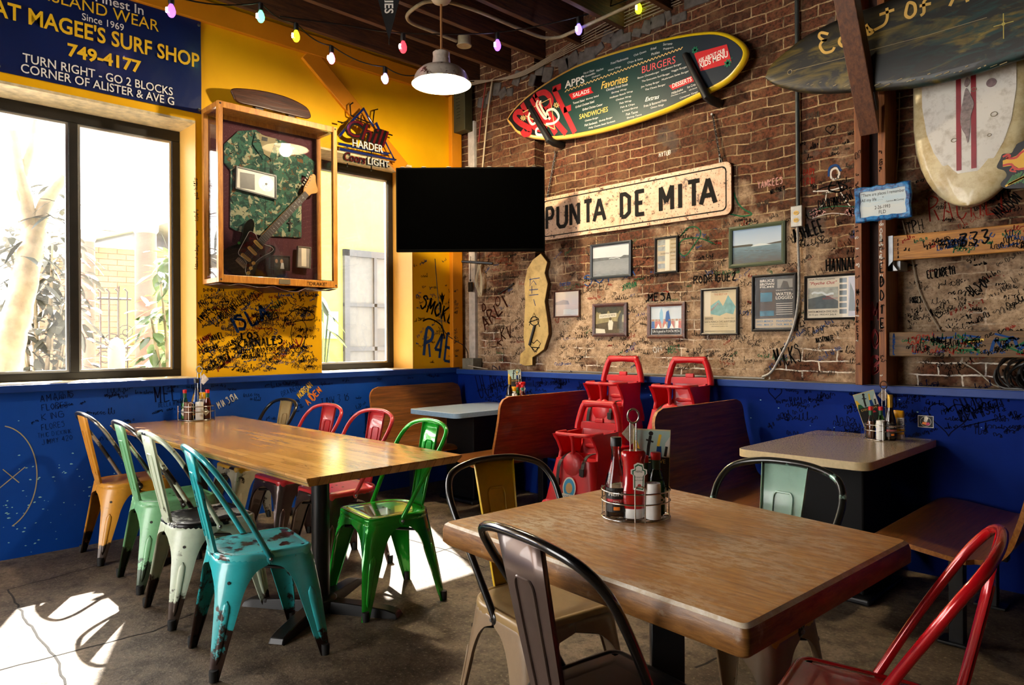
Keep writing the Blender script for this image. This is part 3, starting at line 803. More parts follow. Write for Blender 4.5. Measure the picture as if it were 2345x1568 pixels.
    return [('moulded_seat', body), ('grab_handle', hand), ('arm_ring', ring), ('safety_strap', strap), ('oval_sticker', stick)]
_bm = booster_meshes()
def booster(label, x, y, z, rot, group='stacked red booster seats'):
    t_ = thing('booster_seat', label, 'booster seat', (x, y, z), math.radians(rot), group)
    for nm, src in _bm:
        o = src.copy(); o.name = nm; COL.objects.link(o); o.parent = t_; o.scale = (.87, .9, 1)
    return t_
for nm, px_, D_, rot, n_st, lab in (('front', 1337, 4.37, 7, 2, ['red plastic booster seat on top of the front stack, nearest the square table', 'red plastic booster seat under the top one of the front stack']),
                               ('left', 1398, 4.98, 7, 3, ['red plastic booster seat topmost of the rear stack beside the bench back', 'red plastic booster seat in the middle of the rear left stack', 'red plastic booster seat at the bottom of the rear left stack']),
                               ('right', 1553, 4.62, 7, 3, ['red plastic booster seat topmost of the rear stack nearest the right bench', 'red plastic booster seat in the middle of the rear right stack', 'red plastic booster seat at the bottom of the rear right stack'])):
    d = _M3 @ Vector(((px_ - CXP) / FPX, 0, -1)); p_ = CAM + d * D_
    for k in range(n_st): booster(lab[k], p_.x, p_.y, .27 * (n_st - 1 - k), rot)
for _, o_ in _bm: bpy.data.objects.remove(o_)

# ================================================================== condiment caddies and what stands in them
GLC = glass('bottle_glass', refl=1.0, tint=(.97, .97, .95, 1)); GLG = glass('green_bottle_glass', refl=1.0, tint=(.35, .75, .35, 1))
VIN = M('dark_vinegar', '140806', .12, coat=.6); KET = M('ketchup_red', 'a8080c', .18, coat=.7); MUST = M('mustard_yellow', 'd99a0e', .35, coat=.3)
REDCAP = M('red_cap', 'c4161c', .4); GREENCAP = M('green_neck', '134d2c', .45); HOT = M('hot_sauce_red', '8a2410', .2, coat=.6); HOTB = M('hot_sauce_brown', '6a3a1e', .25, coat=.5); GSAUCE = M('green_sauce', '4a7d2a', .2, coat=.6)
LABW = M('white_label', 'ddd8cc', .6); LABK = M('black_label', '0d0b0b', .5); GOLDF = M('gold_foil', 'a8832a', .35, .6); SHAKER = M('white_shaker', 'e2e0da', .45); BROWNSH = M('brown_shaker', '6a4530', .5)
def wrap(b, r, z0, z1, a0, a1, n=10, off=.0008, squash=1):
    b.grid([[((r + off) * math.cos(math.radians(a0 + (a1 - a0) * k / n)), (r + off) * squash * math.sin(math.radians(a0 + (a1 - a0) * k / n)), z) for k in range(n + 1)] for z in (z0, z1)])
def t_arc(b, body, r, z, size, a_mid, squash=1, shear=0, bold=0):
    vs, fs = text_geo(body, 'CENTER', shear, bold)
    b.add([((r + .0016) * math.cos(math.radians(a_mid) + p[0] * size / r), (r + .0016) * squash * math.sin(math.radians(a_mid) + p[0] * size / r), z + p[1] * size) for p in vs], fs)
def bottle(kind, label, x, y, z, face=-45, group='bottles and shakers in the condiment caddies', k_=(1, 1)):
    t_ = thing(kind[0], label, kind[1], (x, y, z), 0, group); k = kind[2]; f = face; t_.scale = (k_[0], k_[0], k_[1])
    if k in ('vinegar', 'steak'):
        pr = [(.028, 0), (.030, .006), (.030, .085), (.028, .105), (.016, .15), (.0125, .175), (.0125, .205), (.014, .207), (.014, .213)]
        b = MB(); b.lathe(pr, 24); b.build('glass_bottle', GLC if k == 'vinegar' else VIN, t_, smooth=50)
        if k == 'vinegar': b = MB(); b.lathe([(.027, .004), (.0285, .008), (.0285, .088), (.0285, .0885)], 24); b.build('vinegar_fill', VIN, t_, smooth=50)
        b = MB()
        if k == 'vinegar': b.lathe([(.0145, .208), (.0145, .232), (.013, .234)], 18); b.build('screw_cap', BLACK, t_, smooth=40)
        else: b.lathe([(.0145, .170), (.0150, .215), (.0135, .2355), (.012, .238)], 18); b.build('foil_neck', GOLDF, t_, smooth=40)
        b = MB(); wrap(b, .030, .018, .088, f - 62, f + 62); b.m = 1; wrap(b, .030, .046, .056, f - 60, f + 60, off=.0012)
        b.m = 2; t_arc(b, 'HEINZ', .0302, .066, .016, f, bold=.02); t_arc(b, 'MALT' if k == 'vinegar' else 'WORCESTER', .0304, .0475, .0085, f)
        b.m = 3; wrap(b, .0302, .024, .034, f - 18, f + 12, off=.0014)
        b.build('paper_label', [LABK, REDP, LABW, MORANGE], t_)
    elif k == 'ketchup':
        sec = [(.0, .030, .021), (.02, .036, .024), (.05, .036, .024), (.07, .031, .021), (.10, .029, .020), (.135, .030, .020), (.148, .034, .021), (.160, .033, .0205), (.165, .028, .016)]
        b = MB(); b.grid([[(a * math.cos(2 * PI * i / 24) * (1 if abs(math.cos(2 * PI * i / 24)) < .9 else .97), c * math.sin(2 * PI * i / 24), zz + .028) for i in range(24)] for zz, a, c in sec], True); b.add([(sec[-1][1] * math.cos(2 * PI * i / 24), sec[-1][2] * math.sin(2 * PI * i / 24), .193) for i in range(24)], [list(range(24))])
        R = Matrix.Rotation(math.radians(f + 90), 4, 'Z'); b.v = [tuple(R @ Vector(v)) for v in b.v]; b.build('squeeze_bottle', KET, t_, smooth=60)
        b = MB(); b.lathe([(.026, 0), (.027, .004), (.027, .026), (.025, .028)], 20, sy=.75); b.v = [tuple(R @ Vector(v)) for v in b.v]; b.build('flip_cap', WHITE, t_, smooth=40)
        b = MB(); b.T = R
        kx = .012
        o = [(-.016, .085), (.012, .080), (.014, .125), (.02, .13), (.02, .142), (.012, .145), (.010, .158), (-.004, .162), (-.014, .156), (-.013, .145), (-.022, .142), (-.022, .13), (-.016, .126)]
        b.flat([(x_ + kx, z_) for x_, z_ in o], -.0248); b.m = 1; b.flat([(x_ * .82 + kx, .12 + (z_ - .12) * .9) for x_, z_ in o], -.0252); b.m = 0; b.flat([(x_ * .66 + kx, .12 + (z_ - .12) * .8) for x_, z_ in o], -.0256)
        b.m = 2; b.text('HEINZ', kx - .001, .134, .0085, -.026, .8); b.text('TOMATO', kx - .001, .118, .006, -.026, .8); b.text('KETCHUP', kx - .001, .110, .006, -.026, .75); b.m = 3; b.flat(circ(.005, 12, kx, .096), -.026); b.T = None
        b.build('keystone_label', [LABW, MGREEN, INK, REDP], t_)
    elif k in ('hot', 'green', 'brown'):
        sc = 1.0
        pr = [(.0195, 0), (.021, .004), (.021, .062), (.018, .076), (.0105, .098), (.0085, .108), (.0085, .128)]
        fillm = {'hot': HOT, 'green': GSAUCE, 'brown': HOTB}[k]
        b = MB(); b.lathe([(r_, z_ * 1.25) for r_, z_ in pr], 20); b.build('glass_bottle', GLG if k == 'green' else GLC, t_, smooth=50)
        b = MB(); b.lathe([(r_ * .93, .002 + z_ * 1.2) for r_, z_ in pr[:4 if k != 'hot' else 5]], 20); b.build('sauce_fill', fillm, t_, smooth=50)
        b = MB(); b.lathe([(.0105, .124), (.0105, .150)], 16); b.build('neck_foil', GREENCAP, t_, smooth=40)
        b = MB(); b.lathe([(.0115, .150), (.0118, .168), (.010, .170)], 16); b.build('screw_cap', REDCAP, t_, smooth=40)
        b = MB(); h = .024
        if k != 'brown':
            n = 8
            for sgn in (1, -1):
                b.grid([[((.0218) * math.cos(math.radians(f) + (-1 + 2 * i / n) * .95), .0218 * math.sin(math.radians(f) + (-1 + 2 * i / n) * .95), .042 + (sgn * h * (1 - abs(-1 + 2 * i / n)) if zz else 0)) for i in range(n + 1)] for zz in ((0, 1) if sgn > 0 else (1, 0))])
            b.m = 1; wrap(b, .0212, .040, .045, f - 35, f + 35, off=.0016)
            b.build('diamond_label', [LABW, REDP if k == 'hot' else MGREEN], t_)
    elif k == 'mustard':
        b = MB(); b.lathe([(.030, .026), (.031, .03), (.0315, .06), (.027, .09), (.0285, .115), (.030, .135), (.028, .148), (.024, .152)], 24, sy=.8); b.build('squeeze_bottle', MUST, t_, smooth=60)
        b = MB(); b.lathe([(.022, 0), (.0235, .003), (.0235, .024), (.021, .026)], 20); b.build('flip_cap', WHITE, t_, smooth=40)
        b = MB(); wrap(b, .0312, .055, .115, f - 40, f + 40, squash=.82); b.m = 1
        for q in range(6): wrap(b, .0312, .062 + q * .008, .066 + q * .008, f - 28, f + 18 - 5 * (q % 3), off=.0014, squash=.82)
        b.build('paper_label', [LABW, MNAVY], t_)
    elif k in ('shaker', 'brownshaker'):
        b = MB(); b.lathe([(.021, 0), (.0215, .003), (.0215, .096), (.0195, .1005)], 22); b.build('shaker_body', SHAKER if k == 'shaker' else BROWNSH, t_, smooth=40)
        b = MB(); b.lathe([(.0205, .1003), (.0205, .1015)], 20); b.m = 1
        for q in range(5): b.slab(circ(.0016, 6, .009 * math.cos(q * 1.257), .009 * math.sin(q * 1.257)), .1014, .1018)
        b.build('shaker_top', [SHAKER if k == 'shaker' else BROWNSH, INK], t_, smooth=40)
    return t_
KV = ('vinegar_bottle', 'bottle', 'vinegar'); KS = ('sauce_bottle', 'bottle', 'steak'); KK = ('ketchup_bottle', 'bottle', 'ketchup'); KH = ('hot_sauce_bottle', 'bottle', 'hot'); KG = ('green_sauce_bottle', 'bottle', 'green')
KB = ('brown_sauce_bottle', 'bottle', 'brown'); KM = ('mustard_bottle', 'bottle', 'mustard'); KW = ('salt_shaker', 'shaker', 'shaker'); KP = ('pepper_shaker', 'shaker', 'brownshaker')

def caddy(label, x, y, z, rot, k=1):
    t_ = thing('condiment_caddy', label, 'caddy', (x, y, z), math.radians(rot), 'wire condiment caddies on the tables'); t_.scale = (k, k, k)
    def D_(a): return math.radians(a)
    b = MB(); R = .100; F = .078
    def ring(zz, r=.0022):
        P = [(R * math.cos(D_(a)), R * .86 * math.sin(D_(a)), zz) for a in range(0, 360, 12)]
        b.tube(P, r, 6, closed=True)
    for zz in (.004, .052, .082): ring(zz)
    for a in (20, 70, 110, 160, 205, 335): b.tube([(R * math.cos(D_(a)), R * .86 * math.sin(D_(a)), .003), (R * math.cos(D_(a)), R * .86 * math.sin(D_(a)), .086)], .002, 6)
    for a in (262, 278): b.tube([(R * math.cos(D_(a)), R * .86 * math.sin(D_(a)) - .002, .003), (R * math.cos(D_(a)), R * .86 * math.sin(D_(a)) - .002, .098)], .002, 6)
    b.tube([(R * math.cos(D_(262 + 16 * (1 - math.cos(PI * k / 8)) / 2)), -.088, .098 + .008 * math.sin(PI * k / 8)) for k in range(9)], .002, 6)
    for q in (.02, .04, .06, .08):
        b.tube([(q * math.cos(D_(a)), q * .86 * math.sin(D_(a)), .004) for a in range(0, 360, 15)], .0016, 5, closed=True)
    for a in (0, 60, 120): b.tube([(-R * math.cos(D_(a)), -R * .86 * math.sin(D_(a)), .003), (R * math.cos(D_(a)), R * .86 * math.sin(D_(a)), .003)], .0016, 5)
    b.build('wire_basket', CHROME, t_, smooth=60)
    b = MB(); b.tube([(-.008, .045, .004), (-.008, .045, .272)], .0022, 6); b.tube([(.010, .045, .004), (.010, .045, .272)], .0022, 6)
    b.tube([(.001 + .017 * math.cos(D_(a)), .045, .290 + .021 * math.sin(D_(a))) for a in range(0, 360, 20)], .003, 6, closed=True)
    b.build('wire_handle', CHROME, t_, smooth=60)
    b = MB(); b.prism([(0, .205), (.030, .238), (0, .272), (-.030, .238)], .036, .039)
    b.v = [tuple(Matrix.Rotation(-.15, 3, 'X') @ Vector(v) + Vector((.004, .034, 0))) for v in b.v]
    b.build('diamond_tag', M('tag_pewter', 'a8988a', .4, .4, .3, 90) if 'tag_pewter' not in bpy.data.materials else bpy.data.materials['tag_pewter'], t_)
    return t_
def in_caddy(x, y, z, rot, items, k=1):
    a = math.radians(rot); c, s = math.cos(a), math.sin(a)
    for kind, lab, lx, ly, *k_ in items: bottle(kind, lab, x + (lx * c - ly * s) * k, y + (lx * s + ly * c) * k, z + .0065 * k, face=-48, k_=k_ or (k, k))
def menu_card(label, x, y, z, rot, tilt=0.0):
    t_ = thing('menu_card', label, 'menu', (x, y, z), 0, 'picture menus in the condiment caddies', rot=(-.09, tilt, math.radians(rot)))
    b = MB(); b.bb((-.055, -.001, 0), (.055, .003, .20)); b.build('card', M('card_stock', 'cdbf90', .6) if 'card_stock' not in bpy.data.materials else bpy.data.materials['card_stock'], t_)
    b = MB(); Y = -.0014
    b.flat([(-.053, .118), (.053, .118), (.053, .196), (-.053, .196)], Y); b.m = 1; b.flat([(-.053, .02), (.053, .02), (.053, .118), (-.053, .118)], Y)
    b.m = 2; b.flat([(-.053, .118), (-.028, .118), (-.045, .165), (-.053, .165)], Y - .0002); b.m = 3; b.flat([(-.053, .118), (-.022, .118), (-.033, .138), (-.046, .142)], Y - .0004)
    b.m = 1; b.ribbon([(-.012, .12), (-.010, .15), (-.005, .18)], .009, Y - .0003); b.flat(circ(.007, 10, -.004, .187), Y - .0004); b.ribbon([(-.018, .168), (.004, .162)], .005, Y - .0004)
    b.m = 4; b.flat([(.012, .118), (.030, .118), (.028, .150), (.015, .150)], Y - .0003); b.m = 2; b.ribbon([(.018, .15), (.024, .185)], .008, Y - .0003); b.m = 5; b.flat([(.036, .118), (.053, .118), (.053, .18), (.04, .16)], Y - .0003)
    b.m = 1; b.ribbon([(.040, .12), (.044, .15)], .008, Y - .0005); b.m = 6; b.text('EXECUTIVE', .0, .100, .0165, Y - .0003); b.m = 7; b.flat([(.0, .08), (.03, .08), (.024, .09), (.006, .09)], Y - .0003)
    b.build('cover_print', [M('card_sky', 'a9c2b8', .5) if 'card_sky' not in bpy.data.materials else bpy.data.materials['card_sky'], INK, MYEL, MGREEN, MBLUE, LABW, GOLD, REDP], t_)
    return t_
# foreground caddy
cx, cy, cz, cr_ = 3.868, -2.575, .7605, 44
caddy('chrome wire condiment caddy on the square foreground table', cx, cy, cz, cr_)
in_caddy(cx, cy, cz, cr_, [(KV, 'malt vinegar bottle with black cap on the square foreground table', -.058, -.016, 1.12, .98), (KK, 'red ketchup squeeze bottle on the square foreground table', -.010, -.032, 1.1, 1.0),
    (KW, 'white shaker leaning in the caddy on the square foreground table', .044, -.046), (KG, 'green sauce bottle with red cap on the square foreground table', .062, .014, 1.3, 1.06), (KH, 'small hot sauce bottle behind the ketchup on the square foreground table', .030, .018)])
menu_card('picture menu card with surfers standing in the square table caddy', cx + .008, cy + .064, cz + .05, 44, .05)
# long table caddy
cx, cy, cz, cr_ = .15, -2.44, .7505, 50
caddy('chrome wire condiment caddy at the far end of the long table', cx, cy, cz, cr_, 1.17)
in_caddy(cx, cy, cz, cr_, [(KG, 'green hot sauce bottle with red cap at the far end of the long table', -.064, -.005), (KP, 'brown pepper shaker at the far end of the long table', -.030, -.052), (KV, 'malt vinegar bottle at the far end of the long table', .0, .0),
    (KW, 'white salt shaker at the far end of the long table', .034, -.050), (KH, 'red hot sauce bottle at the far end of the long table', .064, -.006), (KM, 'yellow mustard bottle at the far end of the long table', .028, .034)], 1.17)
# beige booth table caddy
cx, cy, cz, cr_ = 3.785, -.20, .7355, 22
caddy('chrome wire condiment caddy on the beige booth table', cx, cy, cz, cr_)
in_caddy(cx, cy, cz, cr_, [(KB, 'brown sauce bottle with red cap on the beige booth table', -.066, -.012), (KW, 'white ribbed shaker on the beige booth table', -.022, -.056), (KG, 'green sauce bottle behind the shaker on the beige booth table', -.018, .0),
    (KS, 'dark sauce bottle with gold foil neck on the beige booth table', .024, -.042), (KM, 'upturned yellow mustard bottle on the beige booth table', .066, .008)])
menu_card('picture menu card tilted in the beige booth table caddy', cx - .062, cy + .055, cz + .055, 30, -.30)
# window corner caddy
cx, cy, cz, cr_ = .935, -.145, .7355, 40
caddy('chrome wire condiment caddy on the pale blue booth table', cx, cy, cz, cr_)
in_caddy(cx, cy, cz, cr_, [(KS, 'dark sauce bottle on the pale blue booth table', -.060, .010), (KW, 'white shaker on the pale blue booth table', -.012, -.055), (KG, 'green hot sauce bottle on the pale blue booth table', .008, -.012),
    (KH, 'red hot sauce bottle with white label on the pale blue booth table', .052, -.040), (KK, 'red ketchup bottle on the pale blue booth table', .040, .022), (KM, 'yellow mustard bottle on the pale blue booth table', -.032, .032)])
menu_card('picture menu card standing in the pale blue booth table caddy', cx - .060, cy + .045, cz + .10, 40, -.06)

# ================================================================== things on the walls (local frame: x right, y into the wall, z up)
def bw(px, py, y=BY): v = at(px, py, y=y); return (v.x, v.z)
def lw(px, py, x=0.0): v = at(px, py, x=x); return (v.y, v.z)
def fit(b, body, x0, x1, z0, z1, y=0.0, bold=0.0, shear=0.0, rot=0.0):
    """lettering stretched into the box x0..x1, z0..z1 (rotated about its centre)"""
    vs, fs = text_geo(body, 'LEFT', shear, bold)
    if not vs: return b
    a, c = min(p[0] for p in vs), max(p[0] for p in vs); d, e = min(p[1] for p in vs), max(p[1] for p in vs)
    mx, mz = (x0 + x1) / 2, (z0 + z1) / 2; co, si = math.cos(rot), math.sin(rot); out = []
    for p in vs:
        u = (p[0] - a) / max(1e-6, c - a) * (x1 - x0) + x0 - mx; w = (p[1] - d) / max(1e-6, e - d) * (z1 - z0) + z0 - mz
        out.append((mx + u * co - w * si, y, mz + u * si + w * co))
    return b.add(out, fs)
def on_wall(name, label, cat, x, z, y=BY, group=None): return thing(name, label, cat, (x, y, z), 0, group)
def on_left(name, label, cat, y, z, x=0.0, group=None): return thing(name, label, cat, (x, y, z), PI / 2, group)
def rq(x0, x1, z0, z1): return [(x0, z0), (x1, z0), (x1, z1), (x0, z1)]

# ---- blue vinyl banner over the big window
yc, zc = -2.935, 3.205
t_ = on_left('vinyl_banner', 'navy vinyl banner with yellow surf shop lettering above the big window', 'banner', yc, zc, .004)
b = MB(); rows = []
for i in range(13):
    zz = -.325 + .65 * i / 12
    rows.append([(-.60 + 1.192 * k / 24, -.006 - .005 * math.sin(k * .8 + i * .35) * math.sin(PI * i / 12), zz + (.004 * k / 24)) for k in range(25)])
b.grid(rows)
BAN = NT('navy_vinyl'); BAN.p(col='0d1f52', rough=.32, coat=.15); BAN.bump(BAN.noise(7, 3), .25, .02); BAN = BAN.mat
b.build('banner_sheet', BAN, t_, smooth=60)
b = MB(); Y = -.0135
def bx(px, py): u, z = lw(px, py, .02); return u - yc, z - zc
def bfit(body, l, r, hz, bold=0, dz=0, **k):
    (x0, z0), (x1, z1) = bx(*l), bx(*r); zc_ = (z0 + z1) / 2 + dz
    b = MB(); fit(b, body, x0, x1, zc_ - hz / 2, zc_ + hz / 2, Y, bold, **k); b.build('banner_line', BM, t_)
BM = YELP
bfit("PAT MAGEE'S SURF SHOP", (-42, 14), (457, 134), .105, .02)
bfit('749-4177', (155, 114), (324, 153), .085, .03)
bfit('ISLAND WEAR', (110, -8), (364, 56), .075, .0)
BM = WHITE
bfit('The Finest In', (150, -25), (329, 21), .060, .01)
bfit('Since 1969', (188, 38), (284, 62), .045, .005)
bfit('TURN RIGHT - GO 2 BLOCKS', (52, 134), (396, 207), .055, .008)
bfit('CORNER OF ALISTER & AVE G', (48, 157), (399, 230), .055, .008)
b = MB()
for u, z in ((.575, .30), (.575, -.295), (-.58, .30), (-.58, -.295)): b.lathe([(.011, 0), (.011, .003), (.007, .004)], 12); b.v[-36:] = [(x + u, -.012 - z_, y + z) for x, y, z_ in b.v[-36:]]
b.build('grommet', STEEL, t_)

# ---- glazed display case with guitar and shirt
CY0, CY1, CZ0, CZ1, CXD = -2.345, -1.435, 1.685, 2.915, .30
cw, ch = CY1 - CY0, CZ1 - CZ0
t_ = on_left('display_case', 'oak glazed display case holding a camouflage shirt and an electric guitar', 'display case', (CY0 + CY1) / 2, CZ0, .014)
OAK = wood('honey_oak', '9c5c18', 'dd9a3c', .4, (22, 22, 2.5), coat=.2); hw = cw / 2; D = CXD - .014; s_ = .034
b = MB()
for sx in (-1, 1):
    for yy in (-D + s_ / 2, -s_ / 2 - .002): b.box((sx * (hw - s_ / 2), yy, ch / 2), (s_, s_, ch))
    for zz in (s_ / 2, ch - s_ / 2): b.box((sx * (hw - s_ / 2), -D / 2, zz), (s_, D - 2 * s_, s_))
for zz, hh in ((.026, .052), (ch - .022, .044)):
    b.box((0, -D + s_ / 2, zz), (cw - 2 * s_, s_ * .9, hh)); b.box((0, -s_ / 2 - .002, zz), (cw - 2 * s_, s_ * .9, hh))
b.build('oak_frame', OAK, t_, bevel=.003)
b = MB(); b.box((0, -D / 2, ch - .006), (cw - .01, D - .01, .012)); b.build('top_board', OAK, t_)
BURG = NT('burgundy_velvet'); f_ = BURG.noise(190, 2); BURG.p(col=BURG.mix(BURG.ramp(f_, .66, .72), '42091a', 'a9808a'), rough=.8); BURG = BURG.mat
b = MB(); b.bb((-hw + s_, -.026, .05), (hw - s_, -.018, ch - .04)); b.bb((-hw + .02, -D + .02, .045), (hw - .02, -.03, .058)); b.build('velvet_lining', BURG, t_)
for nm, lo, hi in (('glass_front', (-hw + s_, -D + .012, .05), (hw - s_, -D + .016, ch - .04)), ('glass_side', (-hw + .010, -D + s_, .035), (-hw + .014, -s_, ch - .035)), ('glass_side', (hw - .014, -D + s_, .035), (hw - .010, -s_, ch - .035))):
    b = MB(); b.bb(lo, hi); b.build(nm, CASEGLASS if nm == 'glass_front' else SIDEGLASS, t_)
b = MB()
for sx in (-1, 1):
    for zz in (.02, ch - .018): b.ball((sx * (hw - .017), -D - .0005, zz), (.007, .003, .007), 10, 6)
b.build('screw_cover', M('dark_plug', '2a1608', .5), t_, smooth=60)
b = MB(); b.box((.02, -D - .001, .026), (.085, .003, .034)); b.build('name_plate', M('brushed_plate', '857a62', .4, .6), t_)
b = MB(); rows = []
for i in range(15):
    x = -hw + .01 + (cw - .02) * i / 14; rows.append([(x, yy, -.004 - .022 * abs(math.sin(i * .75 + yy * 6)) * (1 if 0 < i < 14 else .3) - (.02 if 6 < i < 10 else 0)) for yy in (-D + .004, -D * .7, -D * .4, -.01)])
b.grid(rows); b.build('sagging_cloth', M('burgundy_cloth', '3a0f14', .45, coat=.2), t_, smooth=80, solid=.004)
b = MB(); fit(b, '"DRAKE"', .20, .36, .012, .038, -D - .0014); b.build('marker_scrawl', MARK, t_)
def case_pt(px, py, depth):
    """wall-frame point (u, z) seen at a pixel on the plane 'depth' metres out from the wall"""
    u, z = lw(px, py, depth); return u, z
GX = .07
gu, gz = case_pt(605, 560, GX)
# camouflage shirt
CAMO = NT('camouflage_cloth'); v_ = CAMO.co()
n1, n2, n3 = (CAMO.n('TexNoise', {'Vector': CAMO.n('Mapping', {'Vector': v_, 'Location': l}).outputs[0], 'Scale': sc, 'Detail': 3, 'Roughness': .6, 'Distortion': .8}).outputs['Fac'] for l, sc in (((0, 0, 0), 20), ((5, 0, 3), 17), ((9, 2, 1), 26)))
c_ = CAMO.mix(CAMO.ramp(n1, .50, .52), '35604f', '1f4038'); c_ = CAMO.mix(CAMO.ramp(n2, .57, .59), c_, '9a9a7c'); c_ = CAMO.mix(CAMO.ramp(n3, .62, .64), c_, '6a4a2c'); c_ = CAMO.mix(CAMO.ramp(n3, .36, .34), c_, '101c18')
CAMO.p(col=c_, rough=.9); CAMO.bump(CAMO.noise(14, 4), .5, .01); CAMO = CAMO.mat
sh_o = [case_pt(*p, .05) for p in ((513, 330), (545, 300), (585, 297), (604, 312), (622, 318), (650, 322), (690, 348), (722, 372), (716, 410), (690, 402), (690, 545), (600, 540), (540, 528), (527, 520), (528, 390), (513, 372))]
su, sz = case_pt(610, 420, .05)
t_ = on_left('camouflage_shirt', 'green camouflage shirt pinned inside the display case behind the guitar', 'shirt', su, sz, .05)
b = MB(); b.prism([(u - su, z - sz) for u, z in sh_o], -.008, .008); b.build('shirt_body', CAMO, t_, bevel=.006)
b = MB(); P = [case_pt(*p, .06) for p in ((585, 303), (608, 312), (632, 318), (618, 362), (603, 352))]; b.prism([(u - su, z - sz) for u, z in P], -.016, -.009); b.build('shirt_neck_lining', M('tan_lining', '8d8262', .8), t_)
b = MB(); P = [case_pt(*p, .06) for p in ((599, 313), (612, 316), (611, 324), (598, 322))]; b.prism([(u - su, z - sz) for u, z in P], -.018, -.0165); b.build('neck_tag', INK, t_)
for pts in (((585, 300), (578, 330), (603, 366), (604, 350), (592, 312)), ((632, 316), (640, 335), (620, 372), (618, 358), (628, 330))):
    b = MB(); P = [case_pt(*p, .065) for p in pts]; b.prism([(u - su, z - sz) for u, z in P], -.020, -.012); b.build('collar', CAMO, t_, bevel=.003)
b = MB(); P = [case_pt(*p, .06) for p in ((607, 372), (608, 460), (607, 540))]; b.ribbon([(u - su, z - sz) for u, z in P], .004, -.0093); b.build('button_placket', M('camo_seam', '14261f', .9), t_)
# electric guitar leaning diagonally
g0, g1 = Vector(case_pt(556, 590, GX)), Vector(case_pt(718, 420, GX)); ax = (g1 - g0).normalized(); ang = math.atan2(ax.y, ax.x)
t_ = on_left('electric_guitar', 'black electric guitar with tortoiseshell pickguard leaning inside the display case', 'guitar', g0.x, g0.y, .105)
t_.rotation_euler = (Matrix.Rotation(PI / 2, 3, 'Z') @ Matrix.Rotation(-ang, 3, 'Y')).to_euler()
GL = (g1 - g0).length; k_ = GL / .80
def G(P): return [(x * k_, z * k_) for x, z in P]
body = cat2([(-.155, 0), (-.15, .075), (-.10, .125), (-.03, .125), (.03, .10), (.09, .115), (.16, .155), (.225, .15), (.215, .11), (.165, .075), (.155, .03), (.165, -.03), (.20, -.07), (.205, -.105), (.16, -.125), (.09, -.105), (.03, -.095), (-.04, -.125), (-.11, -.13), (-.15, -.08)], 5, True)
GBLK = M('guitar_black', '0b0b0d', .15, coat=.8)
b = MB(); b.prism(G(body)[::-1] if False else G(body)[::-1], -.02, .02); b.build('guitar_body', GBLK, t_, smooth=40, bevel=.008, seg=3)
TORT = NT('tortoiseshell'); TORT.p(col=TORT.mix(TORT.ramp(TORT.noise(40, 4), .4, .65), '4a0f12', '1c0508'), rough=.2, coat=.6); TORT = TORT.mat
pg = cat2([(-.02, .055), (.04, .075), (.10, .09), (.15, .10), (.165, .06), (.15, .02), (.16, -.03), (.185, -.075), (.18, -.10), (.14, -.095), (.08, -.075), (.0, -.07), (-.06, -.085), (-.09, -.10), (-.075, -.06), (-.03, -.03), (-.02, .01)], 4, True)
b = MB(); b.prism(G(pg)[::-1], -.0225, -.0195); b.build('pickguard', TORT, t_)
b = MB(); b.tube([(x, -.0222, z) for x, z in G(pg)], .0012, 5, closed=True); b.build('pickguard_edge', LABW, t_)
CREAM = M('aged_cream', 'd9a94e', .4)
for x in (-.005, .062, .125):
    b = MB(); P = rrect(.022 * k_, .078 * k_, .010 * k_, 5); c_, s2 = math.cos(.12 if x < 0 else 0), math.sin(.12 if x < 0 else 0)
    b.prism([(x * k_ + u * c_ - w * s2, w * c_ + u * s2 + .0) for u, w in P][::-1], -.030, -.0225)
    b.m = 1
    for q in range(6): b.prism([(x * k_ + u, w + (-.026 + .0105 * q) * k_) for u, w in circ(.0028, 8)][::-1], -.0308, -.0298)
    b.build('pickup', [CREAM, STEEL], t_)
for x, z in ((-.035, -.075), (-.065, -.088), (-.005, -.085 + .02)):
    pass
for x, z in ((.005, -.062), (-.035, -.072), (-.072, -.082)):
    b = MB(); b.prism([(x * k_ + u, z * k_ + w) for u, w in circ(.012 * k_, 16)][::-1], -.034, -.0225); b.build('control_knob', CREAM, t_, bevel=.002)
b = MB(); b.box((-.058 * k_, -.026, .0), (.035 * k_, .008, .08 * k_)); 
for q in range(6): b.box((-.05 * k_, -.032, (-.03 + .012 * q) * k_), (.02 * k_, .006, .008 * k_))
b.build('bridge', CHROME, t_, bevel=.001)
b = MB(); b.box((-.105 * k_, -.021, -.09 * k_), (.05 * k_, .004, .022 * k_), Matrix.Rotation(.9, 3, 'Y')); b.build('jack_plate', CHROME, t_)
b = MB(); b.prism(G([(.14, -.026), (.67, -.021), (.67, .021), (.14, .026)])[::1], -.034, -.022); b.build('fretboard', M('rosewood', '2c1710', .45), t_)
b = MB(); b.prism(G([(.19, -.026), (.67, -.021), (.67, .021), (.19, .026)]), -.0218, -.006); b.build('guitar_neck', M('maple', 'b57a36', .35, coat=.4), t_)
b = MB()
for q in range(20):
    x = .67 - (.67 - .14) * (1 - 2 ** (-(q + 1) / 12)) / (1 - 2 ** (-21 / 12)); b.box((x * k_, -.0345, 0), (.0022, .002, .045 * k_))
b.m = 1
for x in (.62, .575, .525, .48, .425, .345, .29): b.prism([(x * k_ - .0 + u, w) for u, w in circ(.0032, 8)], -.0348, -.0338)
b.build('fret', [STEEL, LABW], t_)
b = MB()
for q in range(6): b.tube([((-.05) * k_, -.037, (-.026 + .0104 * q) * k_), (.67 * k_, -.0375, (-.017 + .0068 * q) * k_)], .0006, 4)
b.build('strings', STEEL, t_)
